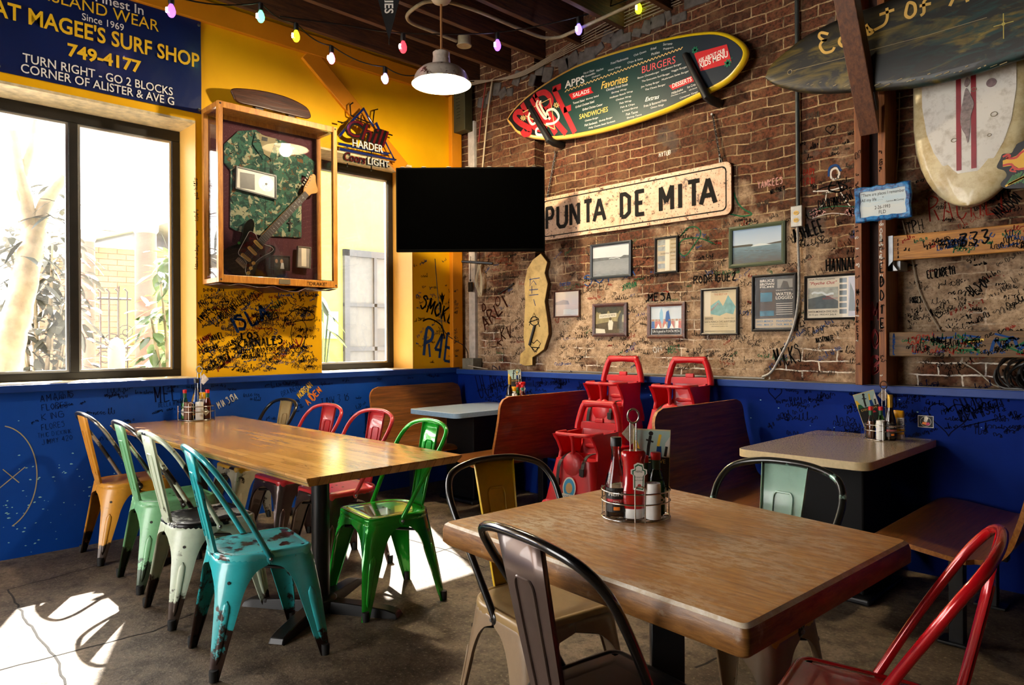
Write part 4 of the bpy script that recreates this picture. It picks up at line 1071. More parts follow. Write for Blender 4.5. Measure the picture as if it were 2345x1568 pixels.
hd = cat2([(.665, -.021), (.70, -.028), (.735, -.048), (.76, -.045), (.775, -.02), (.80, .015), (.825, .04), (.82, .062), (.79, .068), (.76, .058), (.72, .05), (.69, .04), (.665, .021)], 4, True)
b = MB(); b.prism(G(hd)[::-1], -.022, -.008); b.build('headstock', M('maple_headstock', 'c98b3c', .35, coat=.4), t_, bevel=.002)
for q in range(6):
    x = .70 + .021 * q; z = .046 + .004 * q + (.008 if q > 3 else 0)
    b = MB(); b.tube([(x * k_, -.028, z * k_ - .012), (x * k_, -.018, z * k_ - .012)], .004, 8); b.box((x * k_, -.014, z * k_ + .016), (.010, .006, .016)); b.build('tuning_peg', CHROME, t_, smooth=40)
b = MB(); b.prism([(u + .035 * k_, w + .098 * k_) for u, w in circ(.010, 10)][::-1], -.0235, -.0195); b.build('guitar_pick', M('green_pick', '3f8a2c', .4), t_)
# framed CD, two photographs and rosary in the case
def small_frame(name, label, cat, corners, depth, fw_, fm, faces, group=None, thick=.012):
    P = [case_pt(*p, depth) for p in corners]; cu = sum(p[0] for p in P) / 4; cz_ = sum(p[1] for p in P) / 4
    t_ = on_left(name, label, cat, cu, cz_, depth, group); P = [(u - cu, z - cz_) for u, z in P]
    inn = [(u * (1 - fw_ / max(.01, abs(u))), z * (1 - fw_ / max(.01, abs(z)))) for u, z in P]
    b = MB(); n = 4
    vs = [(u, -thick, z) for u, z in P] + [(u, -thick, z) for u, z in inn] + [(u, thick, z) for u, z in P] + [(u, -thick * .3, z) for u, z in inn]
    b.add(vs, [(i, (i + 1) % 4, 4 + (i + 1) % 4, 4 + i) for i in range(4)] + [(8 + i, 8 + (i + 1) % 4, (i + 1) % 4, i) for i in range(4)] + [(4 + i, 4 + (i + 1) % 4, 12 + (i + 1) % 4, 12 + i) for i in range(4)] + [(11, 10, 9, 8)])
    b.build('frame', fm, t_)
    w, h = abs(inn[1][0] - inn[0][0]), abs(inn[2][1] - inn[1][1])
    faces(t_, inn, -thick * .3, w, h); return t_
BLKF = M('black_frame_wood', '141416', .4)
def cd_face(t_, q, y, w, h):
    b = MB(); b.add([(u, y, z) for u, z in q], [(0, 1, 2, 3)])
    b.m = 1; b.flat(rq(-w * .42, -w * .04, -h * .36, h * .36), y - .0005); b.m = 2; b.flat(circ(h * .36, 28, w * .26, 0), y - .0005); b.m = 3; b.flat(circ(h * .22, 24, w * .26, -.004), y - .0008); b.m = 1; b.flat(circ(h * .06, 14, w * .26, 0), y - .001)
    b.build('picture', [WHITE, M('dark_cover', '23252a', .4, var=.4, scale=40), M('disc_silver', 'b9cad6', .2, .3, .35, 30), M('disc_print', '8fb0c4', .25, .1, .5, 60)], t_)
small_frame('framed_disc', 'white matted frame with a compact disc inside the display case', 'picture', ((538, 432), (632, 457), (632, 402), (540, 380)), .075, .010, BLKF, cd_face)
def ph1(t_, q, y, w, h):
    b = MB(); b.add([(u, y, z) for u, z in q], [(0, 1, 2, 3)]); b.m = 1
    for x, s in ((-.18, .055), (.1, .06)): b.flat([(w * x + u * .9, z * 1.3 + h * .1) for u, z in circ(h * s * 2.2, 12)], y - .0005)
    b.m = 2; b.flat([(w * .02, -h * .45), (w * .24, -h * .45), (w * .2, 0), (w * .08, .0)], y - .0006); b.build('picture', [INK, M('skin_tone', 'b98a68', .6), WHITE], t_)
small_frame('framed_photograph', 'small dark framed photograph of two people lying in the display case', 'picture', ((617, 615), (663, 620), (663, 586), (617, 584)), .085, .006, BLKF, ph1, 'photographs in the display case')
def ph2(t_, q, y, w, h):
    b = MB(); b.add([(u, y, z) for u, z in q], [(0, 1, 2, 3)]); b.m = 1; b.flat(rq(-w * .2, w * .2, -h * .45, h * .45), y - .0005); b.build('picture', [M('grey_snap', '9a948c', .5, var=.3), PAPER], t_)
small_frame('framed_photograph', 'small pale upright photograph at the right of the display case', 'picture', ((679, 612), (710, 615), (711, 566), (681, 563)), .085, .006, M('pewter_frame', '6d7069', .4, .4), ph2, 'photographs in the display case')
ru, rz = case_pt(664, 515, .066)
t_ = on_left('wooden_cross', 'small dark wooden cross hanging on the camouflage shirt', 'cross', ru, rz, .066)
b = MB(); b.bb((-.006, -.005, -.045), (.006, .003, .04)); b.bb((-.022, -.005, .010), (.022, .003, .022)); b.build('cross_bars', M('dark_cross', '1b130c', .5), t_, bevel=.002)
b = MB(); b.tube([(0, 0, .04), (-.012, 0, .07), (0.004, 0, .10), (.012, 0, .07), (.002, 0, .04)], .002, 5); b.build('bead_string', M('dark_beads', '22190f', .4), t_)

# ---- wooden board lying on the display case
pts = [(530, 204), (560, 203), (610, 210), (660, 224), (700, 245), (711, 265), (706, 272), (690, 270), (640, 258), (590, 246), (545, 235), (533, 220)]
P = [lw(*p, .15) for p in pts]; cu, cz_ = sum(p[0] for p in P) / len(P), CZ1 + .0
t_ = on_left('wooden_skimboard', 'dark varnished wooden skimboard leaning on top of the display case', 'board', cu, cz_, .15)
b = MB(); o_ = cat2([(u - cu, z - cz_) for u, z in P], 4, True); b.prism(o_[::-1], -.012, .012)
b.build('board_blank', wood('dark_varnished_plank', '22100a', '5a2f16', .3, (2, 22, 22), coat=.4), t_, bevel=.008, seg=3)
b = MB(); b.box((-.10, .03, .05), (.06, .05, .102)); b.box((.15, .03, .04), (.05, .05, .082)); b.build('foot_block', BLACK, t_)

# ---- neon beer sign, unlit
nu, nz = lw(840, 320, .11)
t_ = on_left('neon_sign', 'unlit mountain shaped neon beer sign above the small window', 'neon sign', nu, nz, .11)
def np_(px, py): u, z = lw(px, py, .12); return (u - nu, z - nz)
NBLU = M('blue_neon_tube', '0c1f58', .15, coat=.8); NRED = M('red_neon_tube', '4e0c10', .15, coat=.8); NWHT = M('white_neon_tube', 'b9bcbc', .2, coat=.6); NBLK = M('black_neon_backing', '0a0a0b', .3)
b = MB()
for P in ([(778, 312), (800, 285), (834, 248), (856, 288), (862, 280), (905, 366), (778, 340)], [(776, 328), (890, 352)]): b.tube([(u, 0, z) for u, z in (np_(*p) for p in P)], .012, 8)
b.build('blue_tube', NBLU, t_, smooth=60)
def npatch(b, body, l, r, hz, y, bold, shear=0, rot=None):
    (x0, z0), (x1, z1) = np_(*l), np_(*r); L_ = math.hypot(x1 - x0, z1 - z0); mx, mz = (x0 + x1) / 2, (z0 + z1) / 2
    fit(b, body, mx - L_ / 2, mx + L_ / 2, mz - hz / 2, mz + hz / 2, y, bold, shear, math.atan2(z1 - z0, x1 - x0))
b = MB(); npatch(b, 'Chill', (790, 290), (886, 322), .150, -.014, .05, .25); b.build('letter_backing', NBLK, t_, solid=.015, off=1); b = MB(); npatch(b, 'Coors', (784, 358), (834, 368), .075, -.014, .05, .25); b.build('letter_backing', NBLK, t_, solid=.015, off=1)
b = MB(); npatch(b, 'LIGHT', (837, 370), (888, 378), .062, -.014, .06); b.build('letter_backing', NBLK, t_, solid=.015, off=1)
b = MB(); npatch(b, 'Chill', (791, 290), (885, 322), .140, -.0325, .0, .25); b.build('red_tube', NRED, t_, solid=.006, off=1); b = MB(); npatch(b, 'Coors', (785, 358), (833, 368), .068, -.0325, .0, .25); b.build('red_tube', NRED, t_, solid=.006, off=1)
b = MB(); npatch(b, 'HARDER', (803, 328), (873, 343), .060, -.034, .01); b.build('white_tube', NWHT, t_, solid=.006, off=1); b = MB(); npatch(b, 'LIGHT', (838, 370), (887, 378), .052, -.034, .0); b.build('white_tube', NWHT, t_, solid=.006, off=1)
b = MB()
for P in ([(808, 262), (806, 238), (813, 233)], [(858, 282), (862, 250), (870, 248)], [(778, 276), (790, 279)], [(893, 305), (903, 308)], [(900, 362), (912, 364)], [(800, 372), (800, 380)], [(855, 378), (855, 390)], [(880, 378), (896, 380)], [(808, 262), (858, 282)], [(832, 262), (830, 290)], [(778, 325), (900, 350)], [(855, 345), (855, 372)]):
    b.tube([(u, .02, z) for u, z in (np_(*p) for p in P)], .006, 6)
for p in ((800, 275), (880, 330), (800, 335)): u, z = np_(*p); b.tube([(u, .02, z), (u, .095, z)], .006, 6)
b.build('support_frame', NBLK, t_, smooth=60)
# shop sign text "tail" brackets already part of the frame

# ---- flat television in the corner
t_ = thing('television', 'large black flat television hung across the corner above the booth', 'television', (1.03, -.725, 1.955), math.radians(45.3))
b = MB(); b.bb((-.565, -.018, 0), (.565, .018, .64)); b.build('cabinet', M('tv_black', '020202', .8, spec=.02), t_, bevel=.004)
b = MB(); b.bb((-.553, -.0195, .022), (.553, -.0178, .628)); b.build('screen', M('tv_screen', '010101', .9, spec=.0), t_)
b = MB(); b.bb((-.35, .018, .08), (.35, .055, .45)); b.bb((-.12, .055, .15), (.12, .075, .40)); b.build('back_housing', BLACK, t_, bevel=.006)
b = MB(); b.tube([(0, .07, .27), (0, 1.095, .27)], .022, 8); b.tube([(-.05, .07, .33), (-.05, .8, .33)], .014, 8); b.build('wall_bracket', DARKMET, t_, smooth=40)
b = MB()
for k in range(7): b.ball((-.5 + k * .16 + random.uniform(-.03, .03), -.015, .643), (.02, .008, .004), 8, 5)
b.build('dust', M('dust', '6e675c', .9), t_)

# ---- olive cabinet in the corner near the ceiling
t_ = thing('olive_panel_box', 'olive green flat box with pencil notes fixed in the corner near the ceiling', 'box', (.12, -.03, 3.20))
b = MB(); b.bb((-.085, -.035, 0), (.085, .06, .44)); b.build('box_body', M('olive_paint', '3c3a20', .6, var=.25), t_, bevel=.006)
b = MB()
for k in range(8): b.ribbon([(-.04 + random.uniform(0, .02) + .006 * i, .12 + .03 * k + random.uniform(-.004, .006)) for i in range(9)], .003, -.036)
b.build('pencil_notes', MARK, t_)

# ---- surfboard menu
pts = [(1159, 274), (1173, 250), (1204, 219), (1255, 183), (1319, 147), (1396, 119), (1473, 97), (1549, 79), (1600, 71), (1639, 69), (1672, 77), (1698, 94), (1711, 114), (1707, 137), (1690, 163), (1665, 188), (1626, 210), (1575, 234), (1524, 257), (1447, 283), (1370, 304), (1293, 318), (1242, 320), (1209, 315), (1183, 306), (1168, 288)]
YB = -.055
P = [bw(*p, YB) for p in pts]; mu, mz = 1.83, 3.09
t_ = thing('surfboard_menu', 'surfboard with yellow rail painted as a dark green food menu on the brick', 'surfboard', (mu, YB, mz))
o_ = cat2([(u - mu, z - mz) for u, z in P], 3, True)[::-1]
def inset(o, k):
    out = []; n = len(o)
    for i in range(n):
        a, c = o[i - 1], o[(i + 1) % n]; dx, dz = c[0] - a[0], c[1] - a[1]; l = math.hypot(dx, dz) or 1
        out.append((o[i][0] - dz / l * k, o[i][1] + dx / l * k))
    return out
b = MB(); rings = [(.045, .030), (.012, .046), (.0, .030), (.005, .010), (.016, -.001), (.028, -.004)]
b.grid([[(x, y, z) for x, z in inset(o_, k)] for k, y in rings][::-1], True); n = len(o_)
b.add([(x, .03, z) for x, z in inset(o_, .045)], [list(range(n))[::-1]])
YRAIL = NT('yellow_board_rail'); xx = YRAIL.n('SeparateXYZ', {0: YRAIL.co()}).outputs[0]; YRAIL.p(col=YRAIL.mix(YRAIL.ramp(xx, -.8, .6), 'e3b25c', 'e8c41e'), rough=.3, coat=.4); YRAIL = YRAIL.mat
b.build('board_rail', YRAIL, t_, smooth=60)
DECK = NT('menu_deck_paint'); xx = DECK.n('SeparateXYZ', {0: DECK.co()}).outputs[0]
dk = DECK.mix(DECK.ramp(xx, -.75, -.45), '090c10', '0c342e'); dk = DECK.mix(DECK.ramp(xx, .25, .8), dk, '0a1a28'); DECK.p(col=dk, rough=.42, coat=.1); DECK.bump(DECK.noise(14, 4), .08, .005); DECK = DECK.mat
b = MB(); q_ = inset(o_, .030); b.add([(x, -.0045, z) for x, z in q_], [list(range(n))]); b.build('menu_deck', DECK, t_)
# lettering: photo positions carried onto the deck plane
def mp(px, py): u, z = bw(px, py, YB - .006); return u - mu, z - mz
def mz_(zx, zy): return mp(1140 + zx / 3.908, 40 + zy / 3.908)
def mfit(b, body, l, r, h, bold=0.0, shear=0.0, y=-.0062):
    (x0, z0), (x1, z1) = mz_(*l), mz_(*r); L_ = math.hypot(x1 - x0, z1 - z0); mx, mzz = (x0 + x1) / 2, (z0 + z1) / 2
    fit(b, body, mx - L_ / 2, mx + L_ / 2, mzz - h / 2, mzz + h / 2, y, bold, shear, math.atan2(z1 - z0, x1 - x0))
b = MB()   # big red SURF
for body, quad in (('S', ((150, 850), (320, 1010))), ('U', ((215, 740), (420, 960))), ('R', ((330, 680), (560, 1040))), ('F', ((500, 610), (720, 1040)))):
    pass
def strokes(b, pts, w, y, cap=True):
    P = [mz_(*p) for p in pts]; b.ribbon(cat2(P, 5), w, y)
for S in ([(235, 855), (175, 845), (150, 890), (200, 945), (270, 985), (285, 1030), (240, 1045), (215, 1010)], [(215, 770), (300, 945), (340, 985), (400, 1000), (420, 960), (300, 720)], [(320, 690), (520, 1040)], [(330, 700), (420, 670), (480, 740), (450, 810), (400, 830)], [(430, 830), (610, 1040)], [(500, 640), (690, 1030)], [(490, 645), (565, 615)], [(590, 830), (655, 805)]):
    strokes(b, S, .047, -.0058)
b.build('red_surf_letters', M('menu_red', 'b3262c', .4, var=.2, scale=30), t_)
b = MB()
for S in ([(330, 830), (290, 850), (275, 900), (310, 955), (360, 920)], [(360, 740), (350, 790), (420, 900), (450, 880), (440, 840), (490, 820), (530, 850), (545, 900), (500, 945), (430, 955)], [(375, 990), (345, 1000), (350, 1045), (410, 1050)], [(390, 750), (375, 770), (420, 860), (470, 910)]):
    strokes(b, S, .020, -.0066)
b.build('white_script', M('menu_cream', 'f0e6cc', .45), t_)
MLM = [WHITE, M('menu_gold', 'e8c05a', .45), M('menu_coral', 'e05a5e', .45)]
def mline(k, *a, **kw): b = MB(); mfit(b, *a, **kw); b.build('menu_heading' if a[3] > .02 else 'menu_line', MLM[k], t_)
mline(0, 'APPS', (600, 605), (775, 550), .058, .02)
mline(1, 'Favorites', (925, 610), (1165, 540), .055, .012, .25)
mline(2, 'BURGERS', (1290, 470), (1590, 375), .050, .0)
mline(0, 'ASK ABOUT OUR', (1795, 390), (2035, 292), .028, .02, y=-.0072)
mline(0, 'KIDS MENU', (1808, 430), (2058, 325), .040, .02, y=-.0072)
mline(1, 'SANDWICHES', (730, 890), (985, 818), .038, .008)
mline(0, 'Extras', (1318, 735), (1445, 705), .030, .012, .3)
mline(0, 'SALADS', (672, 700), (820, 655), .030, .015, y=-.0072)
mline(0, 'DESSERTS', (1562, 612), (1735, 550), .030, .012, y=-.0072)
L_ = [('Hot or Onion', (768, 500), (862, 470)), ('Quesadillas', (782, 528), (872, 498)), ('Nachos', (884, 478), (945, 455)), ('Chalupas', (842, 540), (918, 512)), ('Fried Mushrooms', (1012, 412), (1168, 360)), ('Water Wings', (985, 478), (1103, 440)), ('Club Queso', (1217, 342), (1328, 302)), ('Chips & Salsa', (1160, 408), (1298, 368)), ('Fried', (1370, 285), (1418, 268)), ('Pickles', (1375, 330), (1448, 308)), ('Serrano', (1480, 240), (1562, 232)), ('Poppers', (1482, 285), (1572, 268)),
      ('Chicken Fried Steak', (970, 650), (1165, 595)), ('Shrimp Wrap', (1017, 678), (1152, 640)), ('Hollister Ranch Wrap', (1003, 722), (1208, 660)), ('Chicken Wrap', (1057, 742), (1193, 705)), ('Fish Wrap', (1090, 772), (1195, 745)), ('Fish & Chips', (1098, 808), (1225, 775)), ('6 Fried Shrimp', (1115, 842), (1253, 803)), ('Fish Tacos', (1148, 868), (1253, 842)), ('Shrimp Tacos', (1155, 902), (1288, 868)),
      ('Bacon Cheeseburger', (1252, 545), (1445, 487)), ('Southwest Burger', (1462, 475), (1643, 415)), ('The Executive Surf Burger', (1288, 575), (1540, 502)), ('Veggie Burger', (1552, 485), (1695, 440)), ('Jive Turkey Burger', (1282, 625), (1447, 575)), ('Mushroom Swiss Burger', (1468, 560), (1710, 480)), ('The Classic Burger', (1318, 650), (1500, 600)),
      ('Tossed Salad', (672, 768), (775, 738)), ('Shrimp Salad', (790, 735), (902, 700)), ('Grilled Chicken Salad', (695, 803), (862, 750)), ('Grilled Chicken Caesar', (758, 826), (938, 775)), ('Chicken Burger', (780, 928), (900, 895)), ('Fish Sandwich', (778, 965), (890, 937)), ('Shrimp Burger', (907, 930), (1027, 893)), ('Philly Cheese Steak Sandwich', (815, 992), (1050, 927)),
      ('Fries & Battered Fries', (1308, 795), (1510, 735)), ('Onion Rings', (1368, 812), (1485, 780)), ('Milkshake', (1557, 680), (1655, 640)), ('Ice Cream', (1697, 625), (1785, 590)), ('Cinnamon Xango', (1628, 725), (1790, 665)), ('chocolate or vanilla', (1550, 702), (1685, 660)), ('with chocolate', (1710, 652), (1795, 620))]
for s_, l, r in L_: mline(0, s_, l, r, .017 if 'or vanilla' not in s_ and 'with' not in s_ else .010)
BANR = M('banner_red', 'c21f26', .4)
for P in ([(635, 690), (665, 735), (858, 672), (835, 650), (835, 620), (650, 680)], [(1530, 610), (1565, 650), (1760, 570), (1745, 545), (1740, 520), (1555, 600)], [(1755, 320), (2050, 240), (2095, 405), (1815, 480)]):
    b = MB(); b.flat([mz_(*p) for p in P], -.0066); b.build('red_banner', BANR, t_)
b = MB()
for (l, r) in (((600, 660), (1655, 272)),):
    P = []
    for k in range(140):
        t = k / 139; x, z = mz_(l[0] + (r[0] - l[0]) * t, l[1] + (r[1] - l[1]) * t + (7 if k % 4 < 2 else -7)); P.append((x, z))
    b.ribbon(P, .006, -.0062)
for S in ([(225, 850), (470, 725), (510, 1000)], [(250, 880), (510, 1000)]): b.ribbon([mz_(*p) for p in S], .007, -.0062)
for cx_, cy_ in ((228, 900), (525, 785)):
    for k in range(4):
        a = k * PI / 4; b.ribbon([mz_(cx_ - 26 * math.cos(a), cy_ - 26 * math.sin(a)), mz_(cx_ + 26 * math.cos(a), cy_ + 26 * math.sin(a))], .008, -.0070)
b.build('gold_squiggle', M('squiggle_gold', 'e8c27a', .45), t_)
SPL = M('splat_green', '0f6b4c', .4)
for cx_, cy_, r_ in ((1765, 292, 26), (2058, 408, 28), (2095, 362, 6)):
    b = MB()
    for k in range(7):
        a = k * 2 * PI / 7; u, z = mz_(cx_, cy_); q = r_ / 3.908 / FPX * 4.9
        b.ribbon([(u, z), (u + q * 1.2 * math.cos(a), z + q * 1.2 * math.sin(a))], q * .55, -.0076)
    b.build('green_splat', SPL, t_)
for k, (top, bot) in enumerate((((305, 815), (480, 1105)), ((1690, 345), (1890, 720)))):
    (x0, z0), (x1, z1) = mz_(*top), mz_(*bot)
    b = MB(); b.tube([(x0, .10, z0 - .0), (x0, -.018, z0), (x0 + (x1 - x0) * .5, -.034, z0 + (z1 - z0) * .5), (x1, -.030, z1), (x1 + .008, .02, z1 - .012), (x1 + .008, .115, z1 - .012)], [.024, .024, .024, .028, .030, .030], 12)
    b.build('black_rack_arm', M('rack_foam', '060607', .6), t_, smooth=60)

# ---- rusty PUNTA DE MITA road sign on chains
t_ = on_wall('road_sign', 'rusty white enamel road sign reading PUNTA DE MITA hung on chains', 'sign', 1.909, 2.283, BY - .02)
RUST = NT('rusty_enamel'); n1 = RUST.noise(16, 8, .72); n2 = RUST.noise(60, 4, .7); n3 = RUST.noise(3.5, 5, .6)
c_ = RUST.mix(RUST.math('MULTIPLY', RUST.ramp(n1, .48, .62), .75), 'dcb898', 'b9835a'); sp_ = RUST.math('MAXIMUM', RUST.ramp(n2, .60, .625), RUST.ramp(n1, .60, .62)); c_ = RUST.mix(sp_, c_, '3a1c0f')
c_ = RUST.mix(RUST.math('MULTIPLY', RUST.ramp(n3, .58, .75), .35), c_, 'a0643a'); RUST.p(col=c_, rough=.45); RUST.bump(sp_, .3, .002); RUST = RUST.mat
RUSTE = M('rust_edge', '6b3a1e', .7, .1, .6, 22)
b = MB(); o_ = rrect(1.735, .355, .045, 6)[::-1]; b.prism(o_[::-1], -.014, .014); b.mi = [0] + [1] * (len(b.f) - 1); b.build('sign_plate', [RUST, RUSTE], t_, bevel=.004)
b = MB(); a_, c2 = rrect(1.665, .300, .035, 6), rrect(1.648, .283, .03, 6); b.grid([[(x, -.0150, z) for x, z in a_], [(x, -.0150, z) for x, z in c2]], True)
def sx_(px): return bw(px, 470, BY - .03)[0] - 1.909
LT = {'P': ['00 06 26 36 45 44 33 23 03'], 'U': ['06 01 10 30 41 46'], 'N': ['00 06', '06 40', '40 46'], 'T': ['06 46', '26 20'], 'A': ['00 26', '26 40', '12 32'], 'D': ['00 06 26 45 41 20 00'], 'E': ['46 06 00 40', '03 33'], 'M': ['00 06', '06 22', '22 46', '46 40'], 'I': ['20 26']}
HV = [-.0152]
def heavy(ch, x0, x1, z0, z1, w):
    for st in LT[ch]:
        P = [(x0 + int(p[0]) / 4 * (x1 - x0), z0 + int(p[1]) / 6 * (z1 - z0)) for p in st.split()]
        for a, c in zip(P, P[1:]): HV[0] -= .00004; b.ribbon([a, c], w, HV[0])
        for p in P[1:-1]: HV[0] -= .00004; b.flat([(p[0] + x, p[1] + z) for x, z in circ(w / 2, 12)], HV[0])
for body, xs in (('PUNTA', ((1253, 1267), (1278, 1298), (1308, 1326), (1339, 1356), (1361, 1386))), ('DE', ((1424, 1442), (1459, 1476))), ('MITA', ((1514, 1540), (1556, 1561), (1577, 1603), (1606, 1639)))):
    for ch, (a_, c_) in zip(body, xs): heavy(ch, sx_(a_), sx_(c_), -.084, .084, .031)
b.build('sign_lettering', M('black_chipped_lettering', '161514', .7, spec=.1), t_)
for (tx, tz, bx_, bz) in ((1.205 - 1.909, 2.821 - 2.283, 1.115 - 1.909, .165), (2.632 - 1.909, 2.80 - 2.283, 2.70 - 1.909, .165)):
    b = MB(); n = 24; bxv = Vector((tx, .0, tz)) - Vector((bx_, -.01, bz)); dirn = bxv.normalized()
    for k in range(n):
        c_ = Vector((bx_, -.008, bz)) + bxv * ((k + .5) / n); a = dirn; s = (Vector((0, 1, 0)) if k % 2 else Vector((dirn.z, 0, -dirn.x)))
        for off in (-.0, ):
            b.tube([tuple(c_ + a * (.011 * math.cos(q)) + s * (.0062 * math.sin(q))) for q in [2 * PI * i / 8 for i in range(8)]], .0028, 5, closed=True)
    for k in range(n // 2): pass
    b.tube([tuple(Vector((bx_, -.008, bz)) + dirn * v + Vector((.012 * sgn, 0, 0))) for sgn, v in ((0, .07), (1, .0), (-1, .0), (0, .07))], .003, 5)
    b.tube([(tx, -.012, tz), (tx, .02, tz)], .008, 8)
    b.build('chain', STEEL, t_, smooth=60)

# ---- framed pictures on the brick
def wall_pic(label, corners, fw_, fm, art, depth=.022, glassy=True, group='framed pictures on the brick wall', mat_=None, tilt=0):
    P = [bw(*p, BY - depth) for p in corners]; cu = sum(p[0] for p in P) / 4; cz_ = sum(p[1] for p in P) / 4
    w = (P[1][0] - P[0][0] + P[2][0] - P[3][0]) / 2; h = (P[0][1] - P[3][1] + P[1][1] - P[2][1]) / 2
    t_ = thing('picture_frame', label, 'picture', (cu, BY - .0005, cz_), group=group); t_.rotation_euler = (-.02, tilt, 0)
    b = MB(); o = rq(-w / 2, w / 2, -h / 2, h / 2); i_ = rq(-w / 2 + fw_, w / 2 - fw_, -h / 2 + fw_, h / 2 - fw_); s = fw_ * .5; m_ = rq(-w / 2 + s, w / 2 - s, -h / 2 + s, h / 2 - s)
    b.grid([[(x, y, z) for x, z in q] for q, y in ((o, -.001), (o, -depth * .85), (m_, -depth), (i_, -depth * .8), (i_, -.006))], True); b.add([(x, -.001, z) for x, z in o], [(3, 2, 1, 0)])
    b.build('frame', fm, t_)
    iw, ih = w - 2 * fw_, h - 2 * fw_
    b = MB(); ms = art(b, iw / 2, ih / 2, -.0072); b.build('print', ms, t_)
    if glassy: b = MB(); b.bb((-iw / 2, -.0100, -ih / 2), (iw / 2, -.0085, ih / 2)); b.build('glazing', SIDEGLASS, t_)
    return t_
def C4c(x0, y0, x1, y1, x2, y2, x3, y3): return [(x0, y0), (x1, y1), (x2, y2), (x3, y3)]
def full(b, w, h, y, m=0): b.m = m; b.flat(rq(-w, w, -h, h), y)
def wavy(w, z, a, k, n=24, x0=None, x1=None, ph=0):
    x0 = -w if x0 is None else x0; x1 = w if x1 is None else x1
    return [(x0 + (x1 - x0) * i / n, z + a * math.sin(k * i / n + ph) + a * .5 * math.sin(2.7 * k * i / n)) for i in range(n + 1)]
def grad(name, stops, axis=2, lo=-.15, hi=.15, noise_=(0, 0)):
    t = NT(name); v = t.n('SeparateXYZ', {0: t.co()}).outputs[axis]
    f = t.ramp(v, lo, hi)
    if noise_[0]: f = t.math('ADD', f, t.math('MULTIPLY', t.math('SUBTRACT', t.noise(noise_[1], 5, .65, t.co((1, 1, 5))), .5), noise_[0]))
    r = t.n('ValToRGB', {0: f}); cr = r.color_ramp
    while len(cr.elements) < len(stops): cr.elements.new(.5)
    for e, (p, c) in zip(cr.elements, stops): e.position = p; e.color = hx(c)
    t.p(col=r.outputs[0], rough=.5); return t.mat
SKYG = grad('grey_sky_print', [(0, 'b9bfc2'), (1, 'c9ced2')]); SEAG = grad('grey_sea_print', [(0, '6f7478'), (.5, '8b9094'), (1, '7d8286')], lo=-.13, hi=.0, noise_=(1.2, 24)); HILLG = M('grey_hill_print', '5d6265', .6, var=.3, scale=40)
SKYB = grad('blue_sky_print', [(0, 'c3d3df'), (.5, 'b0c6da'), (1, '8fb0d2')], lo=0, hi=.12); SEAB = grad('blue_sea_print', [(0, '4b4a44'), (.55, '4f6a76'), (1, '6d8f9c')], lo=-.12, hi=.0, noise_=(.9, 22)); HILLB = M('dark_hill_print', '45443a', .6, var=.3, scale=40); FOAM = M('foam_print', 'd9e2e4', .6)
PALE = grad('pale_wave_print', [(0, 'c6c2c4'), (.5, 'd9cfcf'), (1, 'e6dccb')], lo=-.1, hi=.1, noise_=(.5, 14)); PALEH = M('pale_hill_print', 'aaa8b2', .6, var=.15, scale=30)
def a_wave(b, w, h, y):
    full(b, w, h, y); b.m = 1; b.flat([(-w, -h)] + [(w, -h)] + wavy(w, h * .18, h * .04, 5)[::-1], y - .0004); b.m = 2; P = [(-w, h * .02), (w, h * .06)] + [(w, h * .22), (w * .7, h * .26), (w * .55, h * .16), (w * .1, h * .12), (-.2 * w, h * .22), (-w, h * .24)]; b.flat(P, y - .0006)
    b.m = 3; b.ribbon(wavy(w, h * .1, h * .03, 4, 16, -.1 * w, w * .5), h * .03, y - .0008); return [SKYG, SEAG, HILLG, FOAM]
def a_sea(b, w, h, y):
    full(b, w, h, y); b.m = 1; b.flat(rq(-w, w, -h, h * .04), y - .0004); b.m = 2; b.flat([(-w, -.02 * h), (-.2 * w, -.02 * h), (-.15 * w, h * .08), (-.3 * w, h * .10), (-w, h * .09)], y - .0006); b.flat([(.35 * w, -.0 * h), (w, 0), (w, h * .12), (.7 * w, h * .08), (.4 * w, h * .03)], y - .0006)
    b.m = 3; b.flat([(-.25 * w, -.06 * h), (.6 * w, -.04 * h), (.35 * w, .05 * h), (.1 * w, .09 * h), (-.12 * w, .03 * h)], y - .0007); b.m = 2
    for k in range(5): b.ribbon(wavy(w, -h * (.25 + .03 * k), h * .015, 6, 12, w * (-.5 + .22 * k), w * (-.35 + .22 * k)), h * .02, y - .0008)
    return [SKYB, SEAB, HILLB, FOAM]
def a_pale(b, w, h, y):
    full(b, w, h, y); b.m = 1; b.flat([(-w, -.05 * h), (w * .2, -.05 * h), (w * .1, .25 * h), (-.3 * w, .35 * h), (-w, .15 * h)], y - .0004); b.m = 2
    for k in range(6): b.ribbon(wavy(w, -h * (.5 + .07 * k), h * .03, 7, 16, -w * .3, w), h * .06, y - .0006)
    return [PALE, PALEH, FOAM]
def a_card(b, w, h, y):
    full(b, w, h, y); b.m = 1
    for z0, z1 in ((.62, .95), (.28, .55), (-.35, -.02), (-.8, -.5)): b.flat(rq(-w * .9, w * .05, h * z0, h * z1), y - .0004)
    b.m = 2; b.flat(rq(-w * .15, w * .3, -h * .95, h * .95), y - .0006); b.m = 3; fit(b, "SURFIN' FILM", -w * .6, w * .85, h * .06, h * .16, y - .0010); b.m = 4
    for k in range(7): b.flat(rq(w * .4, w * .92, h * (.85 - .24 * k), h * (.93 - .24 * k)), y - .0005)
    return [M('old_paper', 'bfae8c', .7, var=.2, scale=30), M('grey_snapshot', '8f938f', .6, var=.4, scale=40), PAPER, INK, M('tan_print', 'a38d66', .7)]
